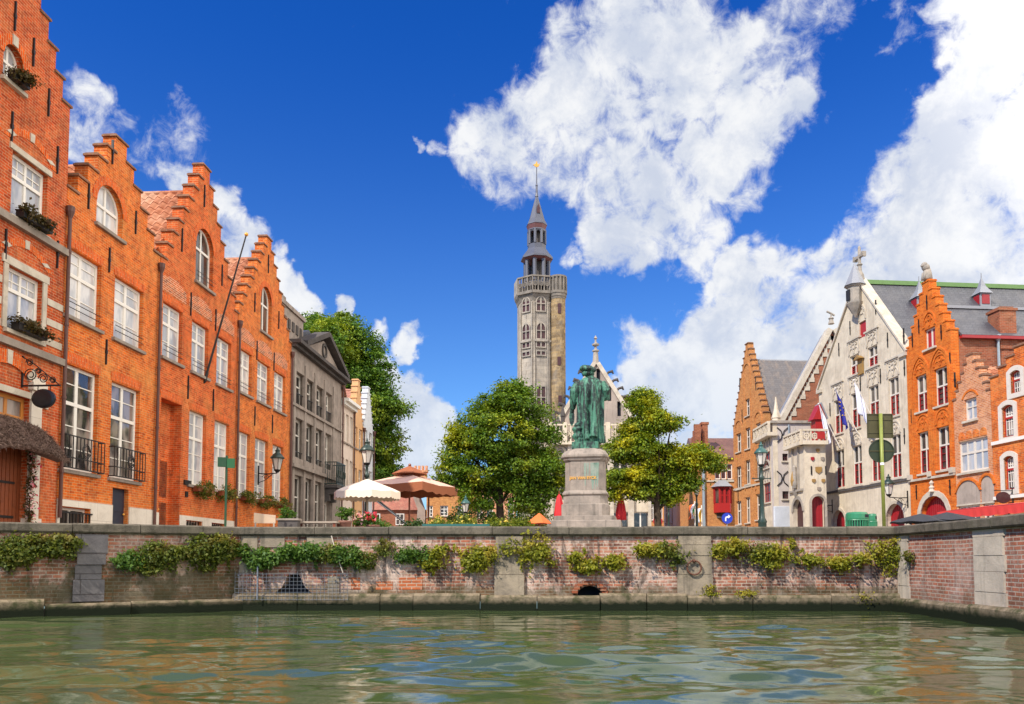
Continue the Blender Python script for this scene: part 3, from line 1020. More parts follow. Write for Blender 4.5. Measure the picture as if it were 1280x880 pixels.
def tree(name, u, Y, vbase, blobs_px, label, mat, leaf, n_clump, per, clump_r, r0, trunk_h, seed, depth=1.0, group=None, base_z=GZ):
    base = at(u, vbase, Y)
    root = empty(name, (base.x, Y, base_z), 0, label, 'tree', group)
    rg = random.Random(seed)
    blobs = []
    for (bu, bv, r) in blobs_px:
        dy = rg.uniform(-.5, .5) * depth
        c = at(bu, bv, Y)
        rr = r * .84 * Y / F
        blobs.append((c.x - base.x, dy * rr * 1.5, c.z - base_z, rr, rr * 1.05, rr * .92))
    pts, out, cl = cloud_points(blobs, n_clump, per, clump_r, seed, .62, .42)
    keep = pts[:, 2] > 0.6
    leaves('crown', pts[keep], leaf, mat, root, 0.75, seed, out=out[keep])
    tips = [(b[0] * .75, b[1] * .75, b[2] * .9) for b in blobs]
    limb_mesh(trunk_h, r0, tips, seed).build('trunk', M['bark'], root, smooth=True)
    return root


def shrub(name, x, y, z, rx, ry, rz, label, mat, leaf, n, cat='shrub', group=None, seed=0, flower=None, nf=0, stem=True):
    root = empty(name, (x, y, z), 0, label, cat, group)
    pts, out, cl = cloud_points([(0, 0, rz * .9, rx, ry, rz)], max(6, n // 24), 24, min(rx, rz) * .28, seed, 0.3)
    pts[:, 2] = np.maximum(pts[:, 2], 0.02)
    leaves('foliage', pts, leaf, mat, root, 0.4, seed, out=out)
    if stem:
        m = MB()
        rg = random.Random(seed)
        for k in range(4):
            m.tube([(rg.uniform(-.3, .3) * rx, rg.uniform(-.3, .3) * ry, 0), (rg.uniform(-.5, .5) * rx, rg.uniform(-.5, .5) * ry, rz * 1.1)], 0.02, 5, 0.006)
        m.build('stem', M['bark'], root)
    if flower is not None:
        rg = np.random.RandomState(seed + 5)
        d = rg.normal(size=(nf, 3))
        d[:, 2] = np.abs(d[:, 2])
        d /= np.linalg.norm(d, axis=1)[:, None]
        p = d * np.array([rx, ry, rz]) * 1.02 + np.array([0, 0, rz * .9])
        p = np.repeat(p, 5, 0) + rg.normal(size=(nf * 5, 3)) * leaf * .35
        leaves('flowers', p, leaf * .8, flower, root, 0.8, seed)
    return root


# ------------------------------------------------------------------ quay walls
class WallRun:
    def __init__(self, name, a, b, label):
        self.a, self.b = Vector((a[0], a[1], 0)), Vector((b[0], b[1], 0))
        d = self.b - self.a
        self.L = d.length
        self.ang = math.atan2(d.y, d.x)
        self.d = d.normalized()
        self.n = Vector((-self.d.y, self.d.x, 0))        # into the bank
        self.root = empty(name, self.a, self.ang, label, 'quay wall')

    def px(self, u, v):
        r = ray(u, v)
        t = (self.a - EYE).dot(self.n) / r.dot(self.n)
        p = EYE + r * t - self.a
        return p.dot(self.d), p.z

    def world(self, s, y, z):
        p = self.a + self.d * s + self.n * y
        return Vector((p.x, p.y, z))


CT = 1.87        # top of the coping


def coping(w, s0, s1, mat, step=1.55, seed=0, over=0.10):
    rg = random.Random(seed)
    s = s0
    m = MB()
    while s < s1 - .05:
        e = min(s1, s + step * rg.uniform(.8, 1.25))
        if s1 - e < .5:
            e = s1
        dz, dy = rg.uniform(-.012, .006), rg.uniform(-.012, .012)
        # a worn block: chamfered front edge
        pf = [(-over + dy + .03, 1.665), (.6, 1.665), (.6, CT + dz), (-over + dy + .035, CT + dz), (-over + dy, CT - .03 + dz), (-over + dy, 1.70)]
        vs = [(s + .006, p[0], p[1]) for p in pf] + [(e - .006, p[0], p[1]) for p in pf]
        n = len(pf)
        m.add(vs, [tuple(range(n - 1, -1, -1)), tuple(range(n, 2 * n))] + [(i, (i + 1) % n, n + (i + 1) % n, n + i) for i in range(n)])
        s = e
    return m.build('coping', mat, w.root)


def ledge(w, s0, s1, mat, h=.36, out=.14, seed=1, irregular=.03):
    rg = random.Random(seed)
    s = s0
    m = MB()
    while s < s1 - .05:
        e = min(s1, s + rg.uniform(.7, 1.9))
        if s1 - e < .4:
            e = s1
        dz, dy = rg.uniform(-irregular, irregular), rg.uniform(-irregular, irregular)
        pf = [(-out + dy, -.9), (.1, -.9), (.1, h + dz), (-out + dy + .05, h + dz), (-out + dy, h + dz - .05)]
        n = len(pf)
        vs = [(s + .008, p[0], p[1]) for p in pf] + [(e - .008, p[0], p[1]) for p in pf]
        m.add(vs, [tuple(range(n - 1, -1, -1)), tuple(range(n, 2 * n))] + [(i, (i + 1) % n, n + (i + 1) % n, n + i) for i in range(n)])
        s = e
    return m.build('ledge', mat, w.root)


front = WallRun('quay_wall', QL[3], QR[0], 'long weathered brick quay wall facing the boat across the end of the canal')
left = WallRun('quay_wall', QL[2], QL[3], 'mossy stretch of quay wall with a dark stone pier below the red houses')
left2 = WallRun('quay_wall', QL[1], QL[2], 'short quay wall end cut by the left photo edge, under the thatched door')
right = WallRun('quay_wall', QR[0], QR[1], 'pale brick quay wall on the right running towards the viewer, under the red awning')
right2 = WallRun('quay_wall', QR[1], QR[2], 'nearest end of the right quay wall beyond the pale pier, cut by the frame')

# front: brick face with a culvert mouth under the wire mesh
a0, z0 = front.px(338, 752)
a1, z1 = front.px(395, 752)
culv = [(a0, .30), (a1, .30), (a1 - .25, .52), ((a0 + a1) / 2 + .12, .80), ((a0 + a1) / 2 - .12, .80), (a0 + .25, .52)]
d0, dz0 = front.px(722, 739)
d1, _ = front.px(752, 739)
drain = opening(d0, d1, dz0 - .12, dz0 + .12, 'seg', .14, 6)
wall_mb([(0, .2), (front.L, .2), (front.L, 1.68), (0, 1.68)], [culv, drain], .5, .40).build('brick_face', M['brick_quay'], front.root)
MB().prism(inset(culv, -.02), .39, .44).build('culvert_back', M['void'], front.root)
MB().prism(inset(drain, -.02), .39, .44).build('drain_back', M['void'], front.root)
coping(front, -.02, front.L + .3, M['stone_coping'], 1.9, 4)
ledge(front, -.1, front.L + .15, M['stone_ledge'], .36, .14, 5, .03)
for (u0, u1) in ((618, 655), (846, 890)):
    s0, s1 = front.px(u0, 710)[0], front.px(u1, 710)[0]
    m = MB()
    zz = .34
    for k, (h, ins) in enumerate(((.46, 0.0), (.42, .02), (.24, .005), (.20, .03))):
        m.box(s0 + ins, s1 - ins, -.075 + .012 * (k % 2), .2, zz + .004, zz + h - .004)
        zz += h
    m.build('stone_pier', M['stone_pier'], front.root)
# odd repairs: fresh orange bricks, big stones high on the left
for (u0, v0, u1, v1) in ((439, 722, 450, 737), (470, 727, 491, 737), (499, 722, 528, 737)):
    s0, zt = front.px(u0, v0)
    s1, zb = front.px(u1, v1)
    MB().box(s0, s1, -.010, .1, zb, zt).build('brick_repair', M['brick_repair'], front.root)
for (u0, v0, u1, v1) in ((302, 670, 322, 690), (326, 669, 356, 684), (384, 671, 416, 690), (300, 700, 318, 716), (410, 720, 424, 742)):
    s0, zt = front.px(u0, v0)
    s1, zb = front.px(u1, v1)
    MB().box(s0, s1, -.035, .1, zb, zt).build('stone_block', M['stone_pier'], front.root)
# broken stones round the drain mouth
m = MB()
for k in range(9):
    t = math.pi * (k + .3) / 9
    cx, cz = (d0 + d1) / 2 + .34 * math.cos(t), dz0 - .06 + .26 * math.sin(t)
    m.box(cx - .07, cx + .06, -.05 - .02 * (k % 3), .1, cz - .045, cz + .04)
m.build('drain_rim', M['brick_dark'], front.root)

# left stretch
wall_mb([(-.05, .2), (left.L + .05, .2), (left.L + .05, 1.68), (-.05, 1.68)], [], .5, .1).build('brick_face', M['brick_quay_mossy'], left.root)
coping(left, -.1, left.L + .02, M['stone_coping'], 1.5, 7)
ledge(left, -.1, left.L + .1, M['stone_ledge'], .30, .20, 8, .06)
wall_mb([(-.2, .2), (left2.L, .2), (left2.L, 1.68), (-.2, 1.68)], [], .5, .1).build('brick_face', M['brick_quay_mossy'], left2.root)
coping(left2, -.2, left2.L + .05, M['stone_coping'], 1.5, 9)
ledge(left2, -.2, left2.L + .1, M['stone_ledge'], .32, .20, 10, .06)
s0, s1 = left.px(92, 700)[0], left.px(134, 700)[0]
m = MB()
for k, (za, zb, i0, i1, y) in enumerate(((.28, .72, .0, .04, -.09), (.728, 1.02, .03, .10, -.075), (1.028, 1.24, .06, .03, -.11), (1.248, 1.64, .02, .0, -.08))):
    m.box(s0 + i0, s1 - i1, y, .2, za, zb)
m.build('stone_pier', M['stone_pier_dark'], left.root)

# right bank
for w_, sd in ((right, 12), (right2, 13)):
    wall_mb([(-.05, .2), (w_.L + .05, .2), (w_.L + .05, 1.68), (-.05, 1.68)], [], .5, .1).build('brick_face', M['brick_quay_right'], w_.root)
    coping(w_, .02 if w_ is right else 0, w_.L + .02, M['stone_coping'], 2.2, sd, .12)
    ledge(w_, .0, w_.L + .1, M['stone_ledge'], .30, .22, sd + 20, .03)
sa, sb = right.px(1219, 700)[0], right.px(1258, 700)[0]
for (s0, s1) in ((.03, right.px(1137, 700)[0]), (sa, sb)):
    m = MB()
    zz = .26
    k = 0
    while zz < 1.64:
        h = min((.30, .36, .28, .33)[k % 4], 1.66 - zz)
        m.box(s0 + (.0, .03)[k % 2], s1 - (.0, .04)[k % 2], -.035 - .008 * (k % 2), .2, zz + .003, zz + h - .003)
        zz += h
        k += 1
    m.build('stone_pier', M['stone_pier_pale'], right.root)


# plants rooted in the joints of the quay wall
def wall_plant(w, u0, v0, u1, v1, label, mat, n, seed, leaf=.07, thick=.095, name='wall_plant', flower=None):
    sA, zA = w.px(u0, v0)
    sB, zB = w.px(u1, v1)
    cx, cz = (sA + sB) / 2, (zA + zB) / 2
    rx, rz = abs(sB - sA) / 2 * .90, abs(zA - zB) / 2 * (.8, 1.05, 1.2)[seed % 3]
    p = w.world(cx, 0, cz + rz * .6)
    root = empty(name, p, w.ang, label, 'wall plant', 'plants rooted in the quay walls')
    rg = np.random.RandomState(seed)
    bl = []
    nb = max(4, int(rx / .16) + 2)
    for k in range(nb):
        t = rg.uniform(-1, 1) if k > 1 else (-.8, .8)[k]
        q = rz * rg.uniform(.45, 1.0) * (1 - .35 * abs(t))
        bl.append((t * rx * .9, -.07 - rg.uniform(0, .09), -rz * .6 + rg.uniform(-.7, .5) * rz * (1 - .3 * abs(t)), q * rg.uniform(.9, 1.7), thick * rg.uniform(.5, 1.2), q))
    pts, out, cl = cloud_points(bl, max(12, n // (15 if w in (left, left2) or u0 < 430 else 24)), 18, .075, seed, .2)
    nt = max(6, int(rx * 20))
    sh = []
    for k in range(nt):
        x0, z0_ = rg.uniform(-rx, rx), -rz * .6 + rg.uniform(-.2, .5) * rz
        ln, dx = rg.uniform(.3, 1.0) * rz + .08, rg.uniform(-.12, .12)
        hh = rg.uniform(0, 1, 26)
        sh.append(np.stack([x0 + dx * hh + rg.normal(0, .018, 26), -.03 - .08 * np.sin(hh * 3) + rg.normal(0, .012, 26), z0_ - ln * hh * rg.choice([1, 1, -.55])], 1))
    sh = np.concatenate(sh)
    pts = np.concatenate([pts, sh])
    out = np.concatenate([out, np.zeros_like(sh)])
    keep = pts[:, 1] < -.005
    leaves('foliage', pts[keep], leaf, mat, root, .25, seed, out=out[keep] + np.array([0, -.6, .2]))
    st = MB()
    rr = random.Random(seed)
    for b in bl:
        st.tube([(b[0] * .8, .02, 0.0), (b[0] * .9, -.10, b[2] * .5), (b[0], b[1] - .05, b[2] - b[5] * .7)], .012, 5, .004)
    st.build('stem', M['bark'], root)
    return root


WP = [
    (left2, 0, 664, 30, 708, 'olive hanging plant cut by the left edge of the photo', 'leaf_wall', 1500, .07),
    (left, 2, 668, 92, 706, 'olive green hanging plant left of the dark stone pier', 'leaf_wall', 3600, .07),
    (left, 140, 684, 180, 712, 'small green plant just right of the dark stone pier', 'leaf_wall_green', 900, .07),
    (left, 178, 676, 226, 718, 'straggly plant midway along the mossy wall', 'leaf_wall', 1700, .07),
    (left, 222, 672, 290, 716, 'broad olive curtain of creeper near the wall corner', 'leaf_wall', 3600, .07),
    (front, 300, 676, 345, 712, 'bright green bush left end of the front quay wall above the mesh', 'leaf_wall_green', 1700, .08),
    (front, 343, 680, 400, 708, 'dense green bush in the middle above the wire mesh', 'leaf_wall_green', 2600, .08),
    (front, 398, 682, 424, 702, 'yellowish sprig beside the green bush above the mesh', 'leaf_wall', 800, .07),
    (front, 414, 672, 448, 714, 'green bush behind the cream rope', 'leaf_wall_green', 1400, .075),
    (front, 448, 688, 470, 708, 'brownish tuft just right of the rope', 'leaf_wall', 600, .065),
    (front, 472, 676, 492, 692, 'dark small tuft high under the coping', 'leaf_wall', 500, .06),
    (front, 500, 680, 536, 710, 'green half of the long plant before the yellow one', 'leaf_wall_green', 1400, .07),
    (front, 530, 680, 622, 712, 'long yellow-green plant left of the first pale pier', 'leaf_wall_yellow', 3900, .07),
    (front, 636, 672, 684, 714, 'yellow-green plant growing over the first pale pier', 'leaf_wall_yellow', 1900, .07),
    (front, 706, 684, 776, 718, 'bright yellow-green bush above the broken drain', 'leaf_wall_yellow', 2900, .075),
    (front, 794, 678, 830, 700, 'bright plant between the drain and the ring', 'leaf_wall_yellow', 1100, .07),
    (front, 828, 678, 850, 708, 'ragged yellowish plant at the edge of the ringed pier', 'leaf_wall', 800, .065),
    (front, 890, 672, 930, 704, 'yellow-green plant right beside the ringed pier', 'leaf_wall_yellow', 1500, .07),
    (front, 936, 676, 958, 700, 'thin drooping sprig between two yellow plants', 'leaf_wall', 450, .06),
    (front, 952, 676, 1000, 708, 'rounded yellow-green bush in the right part of the wall', 'leaf_wall_yellow', 1900, .07),
    (front, 996, 690, 1088, 711, 'long low yellow-green cushion plant', 'leaf_wall_yellow', 3000, .06),
    (front, 1096, 664, 1122, 722, 'tall creeper in the right corner of the front wall', 'leaf_wall_yellow', 1300, .065),
    (front, 872, 728, 894, 746, 'little weed at the foot of the ringed pier', 'leaf_wall_yellow', 260, .05),
    (front, 920, 736, 940, 747, 'little weed on the ledge under the rounded bush', 'leaf_wall_yellow', 220, .05),
    (front, 1068, 740, 1088, 756, 'little weed low on the ledge near the corner', 'leaf_wall_yellow', 300, .05),
    (right, 1136, 690, 1146, 700, 'tiny weed on the right wall beside the corner stones', 'leaf_wall', 120, .05),
]
for i, (w_, u0, v0, u1, v1, lab, mt, n, lf) in enumerate(WP):
    wall_plant(w_, u0, v0, u1, v1, lab, M[mt], n, 100 + i, lf)

# mooring ring on the second pier
s, z = front.px(866, 700)
root = empty('mooring_ring', front.world(s, -.07, z), front.ang, 'rusty iron mooring ring hanging on the second pale pier', 'mooring ring')
m = MB()
m.tube([(.155 * math.sin(k * math.pi / 12), -.055, -.17 + .155 * math.cos(k * math.pi / 12)) for k in range(25)], .020, 7)
m.build('ring', M['rust'], root, True)
MB().tube([(0, .02, 0), (0, -.05, .01), (0, -.085, -.02), (0, -.05, -.05), (0, .02, -.04)], .018, 6).build('eye_bolt', M['rust'], root, True)

# wire mesh fixed over the culvert
s0, zt = front.px(298, 714)
s1, zb = front.px(437, 749)
root = empty('mesh_screen', front.world(s0, -.20, 0), front.ang, 'pale wire mesh screen fixed over the dark culvert mouth', 'mesh screen')
m = MB()
nx = int((s1 - s0) / .085)
for i in range(nx + 1):
    x = (s1 - s0) * i / nx
    m.box(x - .0028, x + .0028, -.003, .002, zb - .02, zt - .06 * (i / nx) + .03 * math.sin(i * .5))
nz = int((zt - zb) / .08)
for k in range(nz + 1):
    z = zb + (zt - zb - .06) * k / nz
    m.box(0, s1 - s0, .005, .011, z - .0035, z + .0035)
m.build('wire_mesh', M['wire'], root)
m = MB()
for x in (.06, (s1 - s0) * .20, s1 - s0 - .04):
    m.box(x - .012, x + .012, .012, .22, zt - .10, zt - .076)
m.box((s1 - s0) * .20 - .014, (s1 - s0) * .20 + .014, -.03, -.006, zb, zt + .16)
m.build('bracket', M['wire'], root)

# rope down the wall
sa, za = front.px(416, 670)
sb, zb = front.px(431, 716)
m = MB().tube([front.world(sa, -.13, za), front.world(sa + (sb - sa) * .45, -.18, za + (zb - za) * .5), front.world(sb, -.19, zb)], .011, 6)
tag(m.build('rope', M['rope']), 'thin pale rope slanting down the quay wall to the wire mesh', 'rope')
# ------------------------------------------------------------------ house kit
class B:
    """a building: root Empty at the left foot of its facade, x along the facade, y into the house"""
    def __init__(self, name, P, ang, label, cat='house', group=None):
        self.P = Vector((P[0], P[1], GZ))
        self.ang = ang
        self.d = Vector((math.cos(ang), math.sin(ang), 0))
        self.n = Vector((-math.sin(ang), math.cos(ang), 0))
        self.root = empty(name, self.P, ang, label, cat, group)

    def px(self, u, v, y=0.0):
        r = ray(u, v)
        t = ((self.P + self.n * y) - EYE).dot(self.n) / r.dot(self.n)
        p = EYE + r * t - self.P
        return p.dot(self.d), p.z

    def rect(self, u0, v0, u1, v1, y=0.0):
        """left-top pixel and right/bottom pixel (v1 read at the left edge) -> s0, s1, z0, z1"""
        s0, zt = self.px(u0, v0, y)
        _, zb = self.px(u0, v1, y)
        s1, _ = self.px(u1, v1, y)
        return s0, s1, zb, zt

    def world(self, s, y, z):
        return self.P + self.d * s + self.n * y + Vector((0, 0, z))

    def part(self, name, m, mat, parent=None, smooth=False):
        return m.build(name, mat, parent or self.root, smooth)


def top_at(poly, s):
    zs = []
    n = len(poly)
    for i in range(n):
        (x0, z0), (x1, z1) = poly[i], poly[(i + 1) % n]
        if (x0 - s) * (x1 - s) <= 0 and abs(x1 - x0) > 1e-9:
            zs.append(z0 + (z1 - z0) * (s - x0) / (x1 - x0))
    return max(zs) if zs else max(p[1] for p in poly)


def window(b, poly, y, frame, glass, w=.07, vb=((.5, .07),), hb=((.62, .07),), sill=None, sill_mat=None, t=.06, rail=False, gl_off=.035, name='window', sill_out=.10, thin=()):
    s0 = min(p[0] for p in poly)
    s1 = max(p[0] for p in poly)
    z0 = min(p[1] for p in poly)
    z1 = max(p[1] for p in poly)
    inn = inset(poly, w)
    m = MB()
    m.ring(poly, inn, y, y + t)
    a0, a1, c0, c1 = s0 + w, s1 - w, z0 + w, z1 - w
    for (f, bw) in vb:
        x = s0 + (s1 - s0) * f
        zt = min(top_at(inn, x - bw / 2), top_at(inn, x + bw / 2))
        m.box(x - bw / 2, x + bw / 2, y + .006, y + t - .004, c0, zt + .01)
    for (f, bw) in hb:
        z = z0 + (z1 - z0) * f
        m.box(a0 - .004, a1 + .004, y - .006, y + t - .01, z - bw / 2, z + bw / 2)
    for (kind, f, lo, hi) in thin:                       # glazing bars
        if kind == 'v':
            x = s0 + (s1 - s0) * f
            zb_, zt_ = z0 + (z1 - z0) * lo, min(z0 + (z1 - z0) * hi, top_at(inn, x))
            m.box(x - .014, x + .014, y + .016, y + t - .012, zb_, zt_)
        else:
            z = z0 + (z1 - z0) * f
            m.box(s0 + (s1 - s0) * lo, s0 + (s1 - s0) * hi, y + .013, y + t - .015, z - .014, z + .014)
    o = b.part(name, m, frame)
    pm = MB()
    ip = inset(poly, w * .6)
    pm.add([(p[0], y + gl_off, p[1]) for p in ip], [tuple(range(len(ip)))])
    b.part('pane', pm, glass, o)
    if sill:
        sm = MB().box(s0 - .09, s1 + .09, -sill_out, .12, z0 - .10, z0 - .006)
        b.part('sill', sm, sill_mat or M['stone_sill'], o)
    if rail:
        rm = MB()
        for k in range(2):
            rm.tube([(s0 + .02, -.05, z0 + .22 + .16 * k), (s1 - .02, -.05, z0 + .22 + .16 * k)], .012, 6)
        b.part('guard_rail', rm, M['iron'], o)
    return o


def soldier(b, s0, s1, z, h=.24, rise=.0, mat=None, name='brick_lintel', y=-.012, over=.10):
    """flat or slightly cambered arch of upright bricks over an opening"""
    n = 8
    inn = [(s0 - over * .3 + (s1 - s0 + over * .6) * i / n, z + rise * (1 - (2 * i / n - 1) ** 2)) for i in range(n + 1)]
    out = [(s0 - over + (s1 - s0 + over * 2) * i / n, z + h + rise * 1.1 * (1 - (2 * i / n - 1) ** 2)) for i in range(n + 1)]
    return b.part(name, MB().strip(out[::-1], inn[::-1], y, .08), mat or M['brick_soldier'])


def arch_band(poly, w, n_skip=2):
    """outer/inner poly-lines of an arch band following the curved head of an opening"""
    head = poly[2:] if len(poly) > 4 else poly[1:]
    c = Vector(((head[0][0] + head[-1][0]) / 2, min(head[0][1], head[-1][1])))
    out = []
    for p in head:
        d = (Vector(p) - c)
        out.append(tuple(Vector(p) + d.normalized() * w))
    return out, head


def anchor(b, s, z, h=.75):
    m = MB().box(s - .018, s + .018, -.05, .02, z - h / 2, z + h / 2)
    m.box(s - .035, s + .035, -.055, .02, z - .05, z + .05)
    return b.part('wall_anchor', m, M['iron'])


def step_caps(b, steps, t=.42, h=.06, over=.05, mat=None, name='step_cap'):
    for (x0, x1, z) in steps:
        m = MB().box(x0 - over, x1 + over, -over, t, z - .002, z + h)
        m.box(x0 - over * .4, x1 + over * .4, -over * .4, t - .03, z + h, z + h + .03)
        b.part(name, m, mat or M['brick_coping'])


def pantile_roof(b, s0, z0, s1, z1, y0, y1, mat, name='roof', parent=None, period=.34, row=.40, amp=.115):
    L = math.hypot(s1 - s0, z1 - z0)
    nrow = max(3, int(L / row))
    ncol = max(4, int((y1 - y0) / period))
    nu = ncol * 5 + 1
    dx, dz = (s1 - s0) / L, (z1 - z0) / L
    nx, nz = (-dz, dx) if dx > 0 else (dz, -dx)
    vs, fs = [], []
    for r in range(nrow):
        b0 = len(vs)
        for e in (0, 1, 2):
            l = L * (r + (0, 1.06, 0)[e]) / nrow
            lift = (.028, 0.0, -.005)[e]
            for i in range(nu):
                hgt = amp * (.5 + .5 * math.cos(2 * math.pi * i / 5.0)) + lift + .03
                y = y0 + (y1 - y0) * i / (nu - 1)
                vs.append((s0 + dx * l + nx * hgt, y, z0 + dz * l + nz * hgt))
        for i in range(nu - 1):
            fs.append((b0 + i, b0 + i + 1, b0 + nu + i + 1, b0 + nu + i))
            fs.append((b0 + 2 * nu + i, b0 + 2 * nu + i + 1, b0 + i + 1, b0 + i))
    m = MB().add(vs, fs)
    return b.part(name, m, mat, parent)


def flat_roof_slope(b, s0, z0, s1, z1, y0, y1, mat, name='roof', t=.10, parent=None):
    L = math.hypot(s1 - s0, z1 - z0)
    dx, dz = (s1 - s0) / L, (z1 - z0) / L
    nx, nz = (-dz, dx) if dx > 0 else (dz, -dx)
    m = MB()
    a = [(s0, z0), (s1, z1), (s1 + nx * t, z1 + nz * t), (s0 + nx * t, z0 + nz * t)]
    m.prism(a, y0, y1)
    return b.part(name, m, mat, parent)


def shell(b, W, ze, zr, depth, wallmat, roofmat, tiles=True, mid=None, y0=.30, ridge=None, over=.0, back=True):
    """side walls, back gable and two roof slopes behind a facade"""
    mid = W / 2 if mid is None else mid
    m = MB()
    m.box(.015, .30, y0 + .06, depth, 0, ze)
    m.box(W - .30, W - .015, y0 + .06, depth, 0, ze)
    b.part('side_wall', m, wallmat)
    if back:
        b.part('back_wall', MB().prism([(.02, 0), (W - .02, 0), (W - .02, ze), (mid, zr - .05), (.02, ze)], depth - .3, depth - .01), wallmat)
    if tiles:
        pantile_roof(b, -over, ze, mid, zr, y0, depth, roofmat)
        pantile_roof(b, W + over, ze, mid, zr, y0, depth, roofmat)
    else:
        flat_roof_slope(b, -over, ze, mid, zr, y0, depth, roofmat)
        flat_roof_slope(b, W + over, ze, mid, zr, y0, depth, roofmat)
    r = MB().tube([(mid, y0, zr + .07), (mid, depth, zr + .07)], .11, 8)
    b.part('roof_ridge', r, ridge or roofmat)


def drainpipe(b, s, z0, z1, y=-.10, r=.05, mat=None, hopper=True):
    m = MB().tube([(s, y, z0), (s, y, z1)], r, 8)
    for z in np.arange(z0 + 1.2, z1 - .3, 2.0):
        m.tube([(s, y, z), (s, y, z + .07)], r * 1.3, 8)
    if hopper:
        m.lathe([(r, -.18), (r * 2.2, 0), (r * 2.4, .14), (r * 2.0, .15)], 8, (s, y, z1 + .05))
    return b.part('drainpipe', m, mat or M['pipe_brown'])


def flower_box(b, s0, s1, z, label, seed, dry=False, group='flower boxes on the window sills'):
    p = b.world((s0 + s1) / 2, -.16, z)
    root = empty('flower_box', p, b.ang, label, 'flower box', group)
    w = (s1 - s0) / 2 * (.9 if dry else .78)
    m = MB()
    m.box(-w, w, -.11, .10, 0, .17)
    m.box(-w - .015, w + .015, -.125, .115, .15, .18)
    m.build('box', M['iron'] if dry else M['wood_brown'], root)
    bl = [(w * t, -.08, .22 - (.22 * ((seed * 7 + i) % 3) / 2 if not dry else .05), w * .45, .20, .16 if dry else .24) for i, t in enumerate((-.7, -.2, .3, .8))]
    pts, out, _ = cloud_points(bl, 40, 20, .08, seed, .3)
    leaves('plant', pts, .085, M['leaf_dry'] if dry else M['leaf_wall'], root, .4, seed, out=out)
    if not dry:
        rg = np.random.RandomState(seed)
        p2 = pts[rg.choice(len(pts), 26)]
        leaves('flowers', p2 + np.array([0, -.03, .03]), .07, M['petal_yellow'] if seed % 2 else M['petal_pink'], root, .7, seed)
    return root


# ------------------------------------------------------------------ left row of brick houses
LD = Vector((0.068, 1.0)).normalized()
LANG = math.atan2(LD.y, LD.x)
L0 = -13.6


def lpt(Y):
    return (L0 + 0.068 * Y, Y)


def lY(u):
    return 13600.0 / (708.0 - u)


# window joinery used all along the row
def tall_window(b, s0, s1, z0, z1, rail=False, sill=True, glass='pane_bright', lower=True, panes=3):
    thin = []
    for h in (.25, .75):
        pass
    fr = (z1 - z0)
    tr = .64
    for k in range(1, panes):
        thin.append(('h', tr * k / panes, .06, .94))
    thin.append(('h', tr + (1 - tr) * .52, .06, .94))
    return window(b, opening(s0, s1, z0, z1), .13, M['white_frame'], M[glass], .085, ((.5, .13),), ((tr, .10),), sill, M['stone_sill'], .07, rail, thin=thin)


# ---- first house: red brick with white stone bands and the thatched door
Y0, Y1 = 17.35, 21.28
b1 = B('brick_house', lpt(Y0), LANG, 'tall red brick house with white stone bands and a thatched door, leftmost house of all')
W = (Vector(lpt(Y1)) - Vector(lpt(Y0))).length
cmid = W / 2
ze = b1.px(81, 129)[1]
out, steps = stepped(0, W, ze, ze + 3.0, 5, .62)
H = []
def add_open(b, hs, *a, **k):
    p = opening(*a, **k)
    hs.append(p)
    return p
w2 = b1.rect(16, 187, 58, 270)
w1 = b1.rect(10, 330, 51, 411)
at_ = b1.rect(3, 106, 28, 106)
zc = b1.px(15, 57)[1]
_, ztop_att = b1.px(15, 56)
zb_att = b1.px(15, 105)[1]
p_w2 = add_open(b1, H, w2[0], w2[1], w2[2], w2[3])
p_w1 = add_open(b1, H, w1[0], w1[1], w1[2], w1[3])
p_att = add_open(b1, H, at_[0], at_[1], zb_att, ztop_att, 'round')
dw = w2[1] - w2[0]
q_w2 = add_open(b1, H, W - w2[1] - .0, W - w2[0], w2[2], w2[3]) if W - w2[0] < w2[0] - .2 else None
if q_w2 is None:
    q_w2 = add_open(b1, H, w2[0] - dw - .75, w2[0] - .75, w2[2], w2[3])
q_w1 = add_open(b1, H, w1[0] - dw - .75, w1[0] - .75, w1[2], w1[3])
dr = b1.rect(-30, 545, 33, 655)
d_s0, d_s1 = b1.px(-40, 600)[0], b1.px(33, 600)[0]
d_zt = b1.px(20, 494)[1]
p_dr = add_open(b1, H, d_s0, d_s1, .02, d_zt)
b1.part('wall', wall_mb(out, H, .4, .24), M['brick_red'])
step_caps(b1, steps)
shell(b1, W, ze - .1, ze + 2.1, 9, M['brick_red'], M['pantile'])
for p in (p_w2, q_w2, p_w1, q_w1):
    th = [('h', .80, .1, .9)] + [('v', f, .68, .93) for f in (.28, .5, .72)]
    window(b1, p, .13, M['white_frame'], M['pane_bright'], .09, ((.5, .08),), ((.66, .09),), True, M['stone_trim'], .07, thin=th)
window(b1, p_att, .16, M['white_frame'], M['pane_bright'], .075, ((.5, .07),), ((.56, .07),), True, M['stone_trim'], .07)
